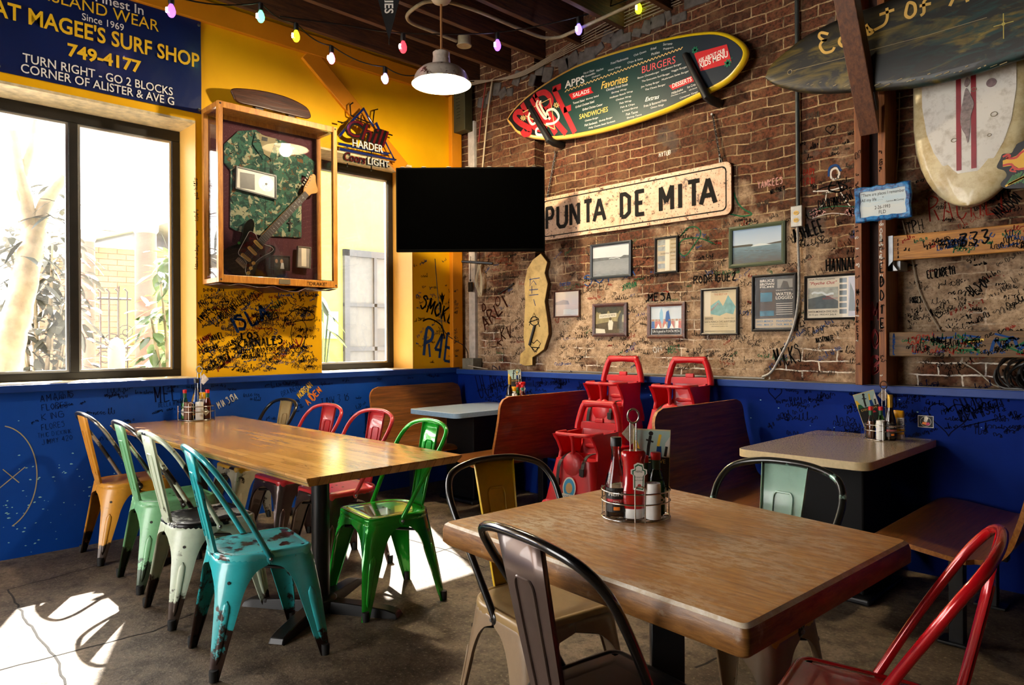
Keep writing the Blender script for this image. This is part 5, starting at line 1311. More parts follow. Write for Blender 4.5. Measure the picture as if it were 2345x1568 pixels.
def a_sepia(b, w, h, y):
    full(b, w, h, y); b.m = 1; b.flat([(-w, -h), (w, -h), (w, -.2 * h), (.2 * w, -.1 * h), (-w, -.3 * h)], y - .0004); b.m = 2; b.flat([(-w, h * .35)] + [(-w, h), (w, h), (w, h * .4)] + wavy(w, h * .45, h * .18, 17, 26)[::-1], y - .0005)
    b.m = 3; b.flat([(-.75 * w, .12 * h), (.45 * w, .22 * h), (.45 * w, .52 * h), (-.75 * w, .44 * h)], y - .0008); b.m = 4; fit(b, 'PUNTA DE MITA', -.65 * w, .38 * w, .24 * h, .40 * h, y - .0010, 0, 0, .06)
    b.m = 3; b.flat([(-.08 * w, -.75 * h), (.18 * w, -.75 * h), (.24 * w, -.2 * h), (.12 * w, .0), (-.05 * w, -.0), (-.12 * w, -.3 * h)], y - .0009); b.flat([(-w, -h), (-.3 * w, -h), (-.35 * w, -.7 * h), (-w, -.62 * h)], y - .0007); b.m = 1; b.flat(circ(.09 * w, 10, .04 * w, .08 * h), y - .0010); b.m = 2; b.flat([(.5 * w, -.7 * h), (.8 * w, -.7 * h), (.85 * w, .3 * h), (.95 * w, .55 * h), (.75 * w, .6 * h), (.55 * w, .1 * h)], y - .0009)
    return [M('sepia_print', '9c8f62', .6, var=.35, scale=30), M('sepia_dark', '55492c', .6, var=.3, scale=40), M('leaf_print', '3a3a24', .6, var=.5, scale=60), M('sepia_white', 'dcd6c0', .6), INK]
def a_group(b, w, h, y):
    full(b, w, h, y); b.m = 1; b.flat(rq(-w, w, -.55 * h, .1 * h), y - .0003)
    for k, (x, m_) in enumerate(((-.62, 2), (-.42, 2), (-.1, 2), (.2, 3), (.42, 2), (.68, 4), (-.85, 3), (.88, 2))):
        b.m = m_; b.flat([((x - .11) * w, -.55 * h), ((x + .11) * w, -.55 * h), ((x + .09) * w, -.05 * h), ((x - .09) * w, -.05 * h)], y - .0006 - k * .00005); b.m = 5; b.flat(circ(.055 * w, 10, x * w, .03 * h), y - .0011)
    b.m = 6; b.flat([(-.42 * w, -.2 * h), (-.2 * w, -.2 * h), (-.2 * w, .55 * h), (-.31 * w, .9 * h), (-.42 * w, .55 * h)], y - .0005); b.m = 3; b.flat([(-.08 * w, -.1 * h), (.3 * w, -.1 * h), (.15 * w, .72 * h), (.0, .6 * h)], y - .0005)
    b.m = 4
    for x in (-.5, -.05, .35): b.flat([((x - .14) * w, -.56 * h), ((x + .14) * w, -.56 * h), (x * w, -.2 * h)], y - .0012)
    b.m = 7; b.flat(rq(-w * .92, w * .92, -h * .98, -h * .58), y - .0014); b.m = 4; fit(b, 'Life is good in PUNTA MITA', -w * .86, w * .86, -h * .90, -h * .66, y - .0018)
    return [M('beach_sky', 'c3cfd6', .6), M('beach_sand', 'b9aa96', .6, var=.2), M('coral_clothes', 'c46a5c', .6, var=.3, scale=40), M('blue_clothes', '2f62a8', .6), WHITE, M('skin_print', 'a9765a', .6), M('pale_blue_board', '7fb2cc', .5), INK]
def a_post1(b, w, h, y):
    full(b, w, h, y); b.m = 1; b.flat([(-.9 * w, .1 * h), (-.05 * w, .55 * h), (.45 * w, -.05 * h), (.0, -.2 * h), (-.6 * w, -.1 * h)], y - .0004); b.flat([(.05 * w, .0), (.5 * w, .75 * h), (.95 * w, .2 * h), (.8 * w, -.15 * h)], y - .0004)
    b.m = 2; b.flat([(-.95 * w, -.2 * h), (-.55 * w, -.2 * h), (-.55 * w, .95 * h), (-.95 * w, .95 * h)], y - .0005); b.m = 3; fit(b, 'THE BEST OF', -.35 * w, .45 * w, .76 * h, .85 * h, y - .0008); fit(b, 'MAKAHA', -.6 * w, -.0 * w, .18 * h, .28 * h, y - .0008, 0, 0, .75)
    b.m = 4; fit(b, 'Phillips presents...', -.5 * w, .6 * w, .88 * h, .95 * h, y - .0008, 0, .3); fit(b, 'SANTA MONICA CIVIC AUDITORIUM', -.92 * w, .92 * w, -.52 * h, -.43 * h, y - .0008); fit(b, 'IN A FREE SANTA MONICA, CALIF.', -.6 * w, .5 * w, -.62 * h, -.57 * h, y - .0008); fit(b, 'WEDNESDAY JUNE 6, 1962', -.5 * w, .5 * w, -.73 * h, -.67 * h, y - .0008); fit(b, '"Psyche Out"', .25 * w, .9 * w, -.36 * h, -.30 * h, y - .0008, 0, .3)
    for k in range(3): b.flat(rq(-.9 * w, -.4 * w, -h * (.28 + .05 * k), -h * (.26 + .05 * k)), y - .0008)
    b.ribbon([(-.9 * w, -.92 * h), (.9 * w, -.92 * h)], .003, y - .0008)
    return [M('poster_cream', 'd8c9a4', .6, var=.1), M('poster_aqua', '7fb5b5', .6, var=.25, scale=30), M('poster_pale', 'e6dcc4', .6), M('poster_coral', 'b8503c', .6), INK]
def a_post2(b, w, h, y):
    full(b, w, h, y); b.m = 1; b.flat(rq(-.75 * w, .05 * w, -.55 * h, .5 * h), y - .0003); b.m = 2; b.flat(rq(-.72 * w, .0, -.5 * h, -.3 * h), y - .0005); b.flat(rq(-.7 * w, -.1 * w, .05 * h, .4 * h), y - .0005)
    b.m = 3; fit(b, 'BRUCE', -.72 * w, .0, .80 * h, .90 * h, y - .0008, .02); fit(b, 'BROWN', -.72 * w, .0, .67 * h, .77 * h, y - .0008, .02); fit(b, 'FILMS', -.72 * w, .0, .58 * h, .65 * h, y - .0008, .02)
    b.m = 4; b.flat(rq(.15 * w, .9 * w, .55 * h, .88 * h), y - .0004); b.m = 5; b.flat([(.3 * w, .55 * h), (.75 * w, .55 * h), (.65 * w, .78 * h), (.45 * w, .82 * h)], y - .0006)
    b.m = 3; fit(b, 'PRESENTS', .1 * w, .9 * w, .44 * h, .48 * h, y - .0008); fit(b, 'WATER-', .08 * w, .92 * w, .26 * h, .38 * h, y - .0008, .02); fit(b, 'LOGGED', .08 * w, .92 * w, .12 * h, .24 * h, y - .0008, .02)
    for k in range(6): b.flat(rq(.1 * w, .9 * w, -h * (.05 + .08 * k), -h * (.03 + .08 * k)), y - .0006)
    b.m = 6; b.flat(rq(-.95 * w, .95 * w, -.95 * h, -.6 * h), y - .0006); b.m = 7; fit(b, 'SANTA MONICA', -.88 * w, -.05 * w, -.74 * h, -.66 * h, y - .001, .01); fit(b, 'WED., MAR. 27', -.88 * w, -.05 * w, -.88 * h, -.80 * h, y - .001, .01); fit(b, 'PASADENA', .12 * w, .88 * w, -.74 * h, -.66 * h, y - .001, .01); fit(b, 'THUR., MAR. 28', .1 * w, .9 * w, -.88 * h, -.80 * h, y - .001, .01)
    return [M('poster_charcoal', '2b2a2a', .5, var=.2), M('poster_brown', '3b2b22', .6, var=.4, scale=20), M('poster_teal', '1f6f8c', .6, var=.5, scale=20), M('poster_offwhite', 'd9d2c4', .6), M('poster_grey', '8f8d86', .6), M('poster_dim', '4b4944', .6), M('poster_strip', 'bfae94', .6), M('poster_ink_blue', '1d6ba0', .5)]
def a_post3(b, w, h, y):
    full(b, w, h, y); b.m = 1; b.flat(rq(-.95 * w, .28 * w, -.55 * h, .5 * h), y - .0003); b.m = 2; b.flat([(-.95 * w, -.55 * h), (.28 * w, -.55 * h), (.28 * w, -.2 * h), (-.2 * w, .12 * h), (-.95 * w, -.05 * h)], y - .0005); b.m = 3; b.ribbon(wavy(w, .2 * h, .06 * h, 6, 16, -.8 * w, .1 * w), .012, y - .0006)
    b.m = 4; fit(b, '"Psyche Out"', -.88 * w, .24 * w, .60 * h, .80 * h, y - .0008, .01, .3); fit(b, 'FIRST', -.2 * w, .1 * w, .0 * h, .08 * h, y - .0008); fit(b, 'SHOWING!!', -.35 * w, .26 * w, -.1 * h, -.02 * h, y - .0008); b.m = 5; fit(b, 'Walt Phillips presents', -.92 * w, .15 * w, .84 * h, .95 * h, y - .0008, 0, .3); fit(b, 'SANTA MONICA CIVIC AUD.', -.94 * w, .26 * w, -.74 * h, -.64 * h, y - .0008, .01); fit(b, '8:15 pm  FRIDAY July 6', -.9 * w, .2 * w, -.90 * h, -.80 * h, y - .0008, .01)
    for k in range(6): b.m = 2; b.flat(rq(.33 * w, .62 * w, h * (.68 - .3 * k), h * (.9 - .3 * k)), y - .0005)
    b.m = 6; b.flat(rq(.68 * w, .98 * w, -.95 * h, .95 * h), y - .0004); b.m = 2; b.flat([(.7 * w, -.7 * h), (.96 * w, -.7 * h), (.9 * w, .2 * h), (.75 * w, .7 * h)], y - .0006)
    return [M('poster_ivory', 'd6cdb8', .6, var=.08), M('halftone_grey', 'a7aca4', .6, var=.4, scale=30), M('halftone_dark', '46545a', .6, var=.4, scale=30), FOAM, M('poster_crimson', 'a0242c', .6), INK, M('poster_lilac', 'a9a7b4', .6, var=.2)]
NAVYF = M('dark_blue_frame', '18232c', .4); BLKF2 = M('black_frame', '0d0c0c', .4); GRNF = M('dark_green_frame', '2a3a14', .45); MAHF = wood('mahogany_frame', '2a110b', '52261a', .4, (20, 20, 20)); BRNF = wood('walnut_frame', '3a1c10', '6b3a24', .4, (20, 20, 20))
wall_pic('dark blue frame with a grey surf photograph below the road sign', C4c(1350, 560, 1445, 549, 1443, 632, 1351, 641), .020, NAVYF, a_wave)
wall_pic('narrow black frame with an old printed card below the road sign', C4c(1497, 543, 1551, 540, 1551, 624, 1499, 627), .014, BLKF2, a_card)
wall_pic('green frame with a wide blue seascape photograph right of the road sign', C4c(1668, 520, 1797, 505, 1797, 605, 1668, 613), .024, GRNF, a_sea)
wall_pic('thin brown frame with a pale hazy surf photograph, leftmost of the lower row', C4c(1266, 666, 1327, 663, 1325, 726, 1267, 727), .011, BRNF, a_pale)
wall_pic('dark mahogany frame with a sepia photograph of a road sign and a horse', C4c(1355, 696, 1435, 692, 1433, 770, 1356, 771), .026, MAHF, a_sepia)
wall_pic('brown frame with a photograph of a group of surfers and a black caption', C4c(1481, 694, 1567, 691, 1567, 775, 1481, 774), .026, BRNF, a_group)
wall_pic('black frame with a cream and aqua surf film poster', C4c(1603, 661, 1690, 656, 1689, 768, 1604, 767), .016, BLKF2, a_post1)
wall_pic('tall black frame with a charcoal surf film poster behind the flexible cable', C4c(1720, 630, 1823, 624, 1823, 760, 1721, 757), .015, BLKF2, a_post2)
wall_pic('black frame with an ivory surf film poster next to the timber post', C4c(1840, 632, 1966, 624, 1964, 731, 1842, 733), .013, BLKF2, a_post3)

# ---- carved slab of driftwood, cut like an island
pts = [(1241, 580), (1256, 600), (1250, 625), (1257, 650), (1250, 690), (1254, 715), (1258, 745), (1259, 765), (1248, 800), (1232, 812), (1222, 818), (1222, 836), (1205, 838), (1192, 832), (1194, 810), (1205, 800), (1201, 770), (1203, 730), (1205, 690), (1203, 650), (1210, 615), (1222, 595)]
P = [bw(*p, BY - .03) for p in pts]; cu, cz_ = 1.03, 1.50
t_ = on_wall('driftwood_slab', 'yellow painted driftwood slab with marker scrawls standing on the blue ledge', 'wood slab', cu, cz_)
SLABW = NT('ochre_painted_wood'); SLABW.p(col=SLABW.mix(SLABW.ramp(SLABW.noise(9, 6, .65), .45, .75), 'e0bd6c', 'a8813c'), rough=.6); SLABW.bump(SLABW.noise(30, 5), .3, .004); SLABW = SLABW.mat
b = MB(); b.prism([(u - cu, z - cz_) for u, z in P][::-1], -.045, -.004); b.mi = [0] + [1] * (len(b.f) - 1); b.build('slab', [SLABW, M('bark_edge', '6b5230', .9, var=.4, scale=30)], t_, bevel=.006)
def sp_(px, py): u, z = bw(px, py, BY - .046); return (u - cu, z - cz_)
b = MB(); Y = -.0462
b.m = 1
for S in ([(1212, 640), (1236, 636)], [(1215, 637), (1213, 655), (1222, 642), (1228, 652)], [(1212, 664), (1232, 662)], [(1218, 654), (1218, 672)], [(1212, 676), (1233, 674)], [(1222, 685), (1226, 700)]): b.ribbon([sp_(*p) for p in S], .006, Y)
b.m = 0
b.ribbon([sp_(1224 + 10 * math.cos(a), 735 + 10 * math.sin(a)) for a in [2 * PI * k / 16 for k in range(17)]], .008, Y - .0002)
for S in ([(1212, 745), (1223, 716), (1236, 748)], [(1211, 738), (1234, 730)], [(1212, 790), (1228, 806), (1238, 786), (1230, 778), (1222, 786), (1214, 780), (1212, 790)], [(1216, 795), (1236, 796)], [(1218, 797), (1224, 806), (1232, 796)]): b.ribbon([sp_(*p) for p in S], .008, Y)
b.build('marker_scrawl', [MARK, MBLUE], t_)
b = MB(); a_, c_ = sp_(1226, 745), sp_(1214, 790); b.tube([(a_[0], -.055, a_[1]), (c_[0], -.055, c_[1])], .011, 8); b.build('black_rod', BLACK, t_, smooth=40)
v = bw(1160, 664, BY - .01)
t_ = on_wall('iron_spike', 'thin dark iron spike stuck in the plaster under the television', 'spike', v[0], v[1]); b = MB(); b.tube([(-.11, -.008, -.035), (.10, -.02, .05)], [.004, .010], 8); b.build('spike_rod', DARKMET, t_, smooth=40)

# ---- conduit with outlet box, flexible cable
v0, v1 = bw(1830, -20, BY - .02), bw(1828, 474, BY - .02)
t_ = on_wall('conduit_outlet', 'grey metal conduit ending in a double outlet box on the brick', 'outlet', v1[0], v1[1])
b = MB(); b.tube([(0, -.022, 0), (0, -.022, v0[1] - v1[1] + .25)], .014, 10); b.build('conduit', M('conduit_grey', '3c4242', .45, .4, .3, 20), t_, smooth=40)
b = MB(); b.bb((-.036, -.05, -.125), (.036, -.0005, .005)); b.build('outlet_box', M('galvanised_box', 'a3a19a', .4, .4, .2, 30), t_, bevel=.004)
b = MB()
for zz in (-.04, -.085): b.prism([(u, z * .8 + zz) for u, z in circ(.017, 18)][::-1], -.053, -.05); b.m = 1; b.flat(rq(-.008, -.005, zz - .004, zz + .006), -.0535); b.flat(rq(.005, .008, zz - .004, zz + .006), -.0535); b.m = 0
b.build('socket', [M('brass_socket', 'c9a03c', .4), INK], t_)
b = MB(); P = [bw(*p, BY - .02) for p in ((1828, 514), (1830, 560), (1832, 620), (1831, 680), (1824, 730), (1810, 775), (1790, 815), (1770, 850), (1748, 863))]
P = catmull([(u - v1[0], -.034, z - v1[1]) for u, z in P], 8); b.tube(P, [.008 + .0012 * (k % 2) for k in range(len(P))], 8)
b.build('flexible_cable', M('braided_cable', '9a9894', .4, .5, .3, 60), t_)
b = MB(); P = [bw(*p, BY - .03) for p in ((1748, 863), (1690, 858), (1600, 855), (1500, 852), (1350, 849), (1250, 848))]
P = catmull([(u, BY - .012, 1.026) for u, z in P], 8); b.tube(P, [.006 + .001 * (k % 2) for k in range(len(P))], 6); o = b.build('braided_cable_run', M('braided_cable_run', '8d8a82', .4, .5), None); tag(o, 'braided metal cable lying along the blue ledge behind the booster seats', 'cable')
# ---- junction box and cable in the corner
v = (.20, 1.019)
t_ = thing('junction_box', 'grey junction box standing on the blue ledge in the corner', 'junction box', (.205, .0, 1.0185))
b = MB(); b.bb((-.075, -.05, 0), (.075, .06, .10)); b.build('box_body', M('weathered_box', '77776c', .5, .3, .25, 30), t_, bevel=.005)
b = MB(); b.tube(catmull([(.02, -.052, .03), (.04, -.07, .034), (.12, -.045, .02), (.24, -.02, .006)], 6), .005, 8); b.build('grey_lead', M('grey_lead', 'a29c92', .5), t_, smooth=60)
b = MB(); P = catmull([(-.05, .0, .10), (-.06, -.0, .16), (-.10, -.02, .22), (-.16, -.08, .27), (-.155, -.2, .36), (-.15, -.26, .60), (-.15, -.30, 1.0)], 8); b.tube(P, .004, 6); b.build('black_lead', BLACK, t_, smooth=60)
# ---- coiled wire and dangling plug under the television
v = at(1094, 610, y=.03)
t_ = thing('wire_coil', 'bundle of coiled white wire hanging below the television', 'cable', (.30, .02, 1.95))
b = MB()
for k in range(16): b.tube(catmull([(.0 + .02 * math.sin(k), 0, .02), (-.035 + .012 * math.cos(k * 2), -.01 + .01 * math.sin(k * 3), -.12), (.0 + .02 * math.cos(k), 0, -.27 + .01 * (k % 3)), (.035 + .012 * math.sin(k * 1.7), -.012, -.13), (.0, 0, .02)], 5), .0022, 5)
b.build('wire_loops', M('white_wire', 'c2b79a', .5), t_, smooth=60)
b = MB(); b.tube([(-.10, -.02, .10), (-.105, -.02, -.12)], .003, 6); b.box((-.105, -.02, -.18), (.045, .02, .09)); b.tube([(-.105, -.02, -.13), (-.105, -.02, -.11)], .008, 6); b.build('dangling_plug', BLACK, t_, bevel=.006)
b = MB(); b.tube([(-.13, -.1, .05), (.14, .03, .02)], .012, 6); b.tube([(0, .0, .02), (0, .0, .55)], .003, 5); b.build('wire_support', DARKMET, t_)
# ---- tall white cord at the corner
P = [at(*p, y=.0) for p in ((1122, 180), (1112, 250), (1105, 320), (1098, 400))]
t_ = tag(MB().tube(catmull([(v.x, .03, v.z) for v in P], 6), .008, 8).build('white_cord', M('white_cord', 'bfae90', .6), None, smooth=60), 'long white cord running down the brick beside the olive box', 'cord')
t_ = tag(MB().tube(catmull([(v.x - .085, .03, v.z) for v in P[:3]], 6), .006, 8).build('red_cord', M('red_cord', '8a2418', .5), None, smooth=60), 'thin red cord hanging beside the olive box', 'cord')

# ---- timber post, brace and rails at the right
px0, px1 = 3.612, 3.775
t_ = thing('timber_post', 'built-up brown timber post in front of the brick wall', 'post', ((px0 + px1) / 2, -.02, 1.0185))
b = MB(); w = (px1 - px0) / 2
b.bb((-w, -.11, 0), (-w + .038, .085, 2.9)); b.build('side_plank', POST, t_, bevel=.003)
b = MB(); b.bb((w - .038, -.11, 0), (w, .085, 2.9)); b.build('side_plank', POST, t_, bevel=.003)
b = MB(); b.bb((-w + .038, .02, 0), (w - .038, .085, 2.9)); b.build('back_plank', wood('dark_red_plank', '22100a', '431d10', .7, (26, 26, 1.6), world=True, bump=.3), t_)
t_ = thing('timber_brace', 'slanting brown timber knee brace rising from the post past the dark surfboard', 'brace', (3.71, -.175, 2.39))
b = MB(); q = [(-.0, .0), (-.065, .11), (-.70, 1.228), (-.60, 1.228), (.0, .17)]
for y_, z_ in q: pass
vs = [(sx * .05, y_, z_) for sx in (-1, 1) for y_, z_ in q]
b.add(vs, [(0, 1, 2, 3, 4), (9, 8, 7, 6, 5)] + [(i, 5 + i, 5 + (i + 1) % 5, (i + 1) % 5) for i in range(5)])
b.build('brace_timber', wood('brace_wood', '38190b', '70401e', .55, (26, 26, 2.0), bump=.3), t_, bevel=.004)
b = MB(); b.box((.052, -.06, .16), (.006, .03, .10), Matrix.Rotation(.5, 3, 'X')); b.build('metal_strap', BLACK, t_)

t_ = thing('wall_plank', 'upper graffiti covered wooden plank fixed level beside the timber post', 'plank', (4.4, -.03, 1.70))
b = MB(); b.bb((-.598, -.07, 0), (1.2, -.03, .135)); b.build('plank', PLANKW, t_, bevel=.004)
b = MB(); b.bb((-.64, -.074, -.055), (-.598, -.026, .137)); b.add([(-.598, -.074, 0), (-.598, -.074, -.02), (-.575, -.074, -.055), (-.64, -.074, -.055)], [(0, 1, 2, 3)]); b.bb((-.62, -.03, -.05), (-.575, .095, .0)); b.build('joist_hanger', M('galvanised_steel', '9a9da0', .45, .5, .2, 30), t_)
t_ = thing('wall_plank', 'lower paint smeared wooden plank above the blue ledge beside the post', 'plank', (4.4, -.03, 1.18))
b = MB(); b.bb((-.625, -.07, 0), (1.2, -.03, .132)); b.build('plank', PLANKD, t_, bevel=.004)
b = MB(); b.bb((.9, -.03, .0), (1.0, .098, .13)); b.build('spacer_block', POST, t_)
b = MB(); b.bb((-.60, -.03, .02), (-.55, .098, .11)); b.build('spacer_block', POST, t_)

# ---- blue framed plaque on the post
P = [at(*p, y=-.155) for p in ((1956, 432), (2085, 412), (2085, 498), (1958, 508))]
x0, x1 = P[0].x, P[1].x; z0, z1 = (P[2].z + P[3].z) / 2, (P[0].z + P[1].z) / 2; w, h = (x1 - x0) / 2, (z1 - z0) / 2
t_ = thing('memorial_plaque', 'blue wavy framed plaque with a short verse hung on the timber post', 'plaque', ((x0 + x1) / 2, -.133, (z0 + z1) / 2))
BLUEF = NT('streaked_blue_paint'); BLUEF.p(col=BLUEF.mix(BLUEF.ramp(BLUEF.noise(26, 4, .6, BLUEF.co((1, 1, 1)), 1.5), .42, .6), '2b7fc0', '0d2f66'), rough=.4); BLUEF = BLUEF.mat
def wob(a, c, k): return [(x + .004 * math.sin(31 * z + k), z + .004 * math.sin(37 * x + k)) for x, z in rrect(2 * a, 2 * c, .012, 3) for _ in (0,)]
o = []
for i in range(64):
    t = i / 64 * 2 * PI; cx_, cz2 = math.cos(t), math.sin(t); m_ = max(abs(cx_) / w, abs(cz2) / h); o.append((cx_ / m_ + .003 * math.sin(9 * t), cz2 / m_ + .003 * math.sin(11 * t)))
i_ = [(x * (w - .026) / w, z * (h - .026) / h) for x, z in o]
b = MB(); b.grid([[(x, y, z) for x, z in q] for q, y in ((o, 0), (o, -.014), ([(x * .95, z * .93) for x, z in o], -.020), (i_, -.016), (i_, -.008))][::-1], True); b.add([(x, 0, z) for x, z in o], [list(range(64))]); b.build('frame', BLUEF, t_, smooth=50)
b = MB(); b.add([(x, -.0085, z) for x, z in i_], [list(range(64))]); b.m = 1; W = w - .03
fit(b, '"There are places I remember', -W * .97, W * .98, h * .40, h * .64, -.0090, .004); fit(b, 'All my life . . ."', -W * .97, W * .05, h * .10, h * .34, -.0090, .004); fit(b, '- Lennon-McCartney', W * .12, W * .96, -h * .04, h * .10, -.0090, .004); fit(b, '2-26-1993', -W * .36, W * .34, -h * .34, -h * .14, -.0090, .004); fit(b, 'FLD', -W * .17, W * .15, -h * .62, -h * .42, -.0090, .004)
b.build('verse', [grad('plaque_sky', [(0, 'c9d4d6'), (.4, 'd5dcd9'), (.6, 'bcd3dd'), (1, 'd9dedb')], lo=-.1, hi=.1, noise_=(.6, 12)), INK], t_)

# ---- white surfboard hanging nose down
cu = 4.150
t_ = thing('longboard', 'worn white surfboard with two red stripes hanging nose down at the right', 'surfboard', (cu, -.06, 1.955))
def half_w(z, L=1.75, W=.262): 
    return W * math.sqrt(max(0, 1 - (1 - z / .46) ** 2)) if z < .46 else W * (1 - .28 * max(0, (z - .8) / (L - .8)) ** 2)
zs = [0, .006, .02, .04, .07, .11, .16, .23, .32, .45, .60, .80, 1.0, 1.25, 1.5, 1.72]
b = MB(); rows = []
for z in zs:
    hw_ = max(.004, half_w(z)); rows.append([(x * hw_, y, z) for x, y in ((-1, .03), (-.99, .012), (-.94, -.004), (-.8, -.016), (-.4, -.022), (0, -.023), (.4, -.022), (.8, -.016), (.94, -.004), (.99, .012), (1, .03), (.8, .05), (0, .055), (-.8, .05))])
b.grid(rows, True); b.add(rows[0], [list(range(14))[::-1]]); b.add(rows[-1], [list(range(14))])
AGED = NT('yellowed_gelcoat'); AGED.p(col=AGED.mix(AGED.ramp(AGED.noise(9, 6, .7), .42, .72), 'd9cba0', 'a8894e'), rough=.35, coat=.3); AGED = AGED.mat
b.build('board_body', AGED, t_, smooth=50)
b = MB(); rows = []
for z in [.17, .19, .23, .30, .40, .55, .75, 1.0, 1.3, 1.6]:
    hw_ = half_w(z - .15) * .80; rows.append([(k * hw_ / 6, -.0245 + .004 * (k / 6) ** 2, z) for k in range(-6, 7)])
b.grid(rows); DECKW = NT('white_deck'); DECKW.p(col=DECKW.mix(DECKW.ramp(DECKW.noise(16, 6, .7), .5, .75), 'dcd8cf', 'a89f8e'), rough=.4, coat=.2); b.build('white_deck', DECKW.mat, t_, smooth=60)
for x in (-.038, .028):
    b = MB(); b.grid([[(x + s * .0115, -.0252, z) for s in (-1, 1)] for z in (.185, .6, 1.2, 1.6)]); b.build('red_stripe', M('stripe_red', '8f1220', .4, var=.2, scale=20), t_)
b = MB(); o = cat2([(-.03, .46), (-.018, .54), (-.004, .60), (.016, .56), (.03, .51), (.016, .45), (.012, .38), (.002, .32), (-.008, .36), (-.025, .40)], 4, True); b.prism(o[::-1], -.028, -.0245); b.prism([(u + .0, z) for u, z in cat2([(-.012, .62), (.0, .655), (.014, .63), (.0, .605)], 4, True)][::-1], -.0275, -.0245)
b.build('fin_scar', M('scar_grey', '8a7a78', .5, var=.5, scale=60, bump=.6), t_)
b = MB(); 
for u, z, r_ in ((.105, .60, .022),): b.prism([(u + x, z + w_) for x, w_ in circ(r_, 16)][::-1], -.0262, -.0225)
b.m = 1
for u, z, r_ in ((.115, .44, .014), (.03, .585, .012), (.095, .34, .008), (-.06, .345, .012), (.16, .72, .012)): P = [(u + x, -.0252, z + w_ * .8) for x, w_ in circ(r_, 14)]; b.tube(P, .0016, 5, closed=True)
b.build('ding_patch', [M('patch_mauve', '7d6566', .5, var=.4, scale=40), M('ding_edge', '8d8266', .6)], t_)
b = MB(); b.tube([(0, .04, 1.66), (0, .125, 1.66)], .012, 8); b.box((0, .118, 1.66), (.12, .02, .06)); b.tube([(0, .04, .5), (0, .125, .5)], .010, 8); b.build('wall_hook', DARKMET, t_)

# ---- dark airbrushed surfboard carried level across the post
YD = -.262
pts = [(1753, 176), (1764, 148), (1797, 116), (1840, 82), (1868, 66), (1905, 47), (1960, 24), (2010, 8)]
top = [at(*p, y=YD) for p in pts]; bot = [at(*p, y=YD) for p in ((1753, 180), (1768, 192), (1797, 202), (1840, 211), (1890, 213), (1960, 209), (2030, 205), (2120, 195), (2230, 168), (2345, 125))]
dx, dz = 4.35, 2.82
t_ = thing('airbrushed_surfboard', 'dark airbrushed surfboard with gold old style lettering lying level across the post', 'surfboard', (dx, YD, dz))
T_ = [(v.x - dx, v.z - dz) for v in top]; B_ = [(v.x - dx, v.z - dz) for v in bot]
T_ += [(-.3, .262), (.1, .272), (.6, .262), (1.05, .20), (1.3, .06), (1.36, -.03)]; B_ = B_[:-1] + [(.08, -.235), (.6, -.225), (1.05, -.18), (1.28, -.10)]
def ip(P, x):
    P = cat2(P, 4)
    for (xa, za), (xb, zb) in zip(P, P[1:]):
        if min(xa, xb) - 1e-6 <= x <= max(xa, xb) + 1e-6: return za + (zb - za) * (x - xa) / (xb - xa if abs(xb - xa) > 1e-6 else 1e-6)
    return P[-1][1]
x0_ = min(T_[0][0], B_[0][0]); zt_ = (T_[0][1] + B_[0][1]) / 2; b = MB(); rows = []
for k in range(41):
    x = x0_ + (1.36 - x0_) * (1 - math.cos(PI * k / 40)) / 2 if k < 20 else x0_ + (1.36 - x0_) * k / 40
    za, zb = (zt_ + .001, zt_ - .001) if k == 0 else (ip(T_, x), ip(B_, x)); zc_ = (za + zb) / 2; h_ = max(.001, (za - zb) / 2)
    rows.append([(x, y, zc_ + q * h_) for q, y in ((0, .058), (.7, .055), (.95, .042), (1, .028), (.985, .014), (.93, .004), (.8, -.002), (.4, -.005), (0, -.006), (-.4, -.005), (-.8, -.002), (-.93, .004), (-.985, .014), (-1, .028), (-.95, .042), (-.7, .055))])
b.grid([r_[::-1] for r_ in rows], True); b.add(rows[0], [tuple(range(16))]); b.add(rows[-1], [tuple(range(15, -1, -1))])
AIR = NT('airbrushed_wave'); v_ = AIR.co(); sp2 = AIR.n('SeparateXYZ', {0: v_}); w_ = AIR.noise(3.2, 5, .6, AIR.co((1, 1, 3.5), (0, -.18, 0)), 1.2); w2 = AIR.noise(5, 4, .6, AIR.co((1.2, 1, 4), (0, -.25, 0), loc=(3, 0, 2)), 1.5)
c_ = AIR.mix(AIR.ramp(w_, .48, .70), '100f08', '75631a'); c_ = AIR.mix(AIR.math('MULTIPLY', AIR.ramp(w2, .46, .62), AIR.ramp(sp2.outputs[0], -.55, -.2)), c_, '08302e'); c_ = AIR.mix(AIR.math('MULTIPLY', AIR.ramp(w_, .70, .78), .6), c_, '8a7e46'); c_ = AIR.mix(AIR.ramp(sp2.outputs[2], .10, .2), c_, '17140f')
AIR.p(col=c_, rough=.5, coat=.08); AIR = AIR.mat
b.build('board_body', AIR, t_, smooth=60)
b = MB()
def dp(px, py): v = at(px, py, y=YD - .006); return (v.x - dx, v.z - dz)
Y = -.0068; OGL = M('old_gold_lettering', 'd2aa55', .45)
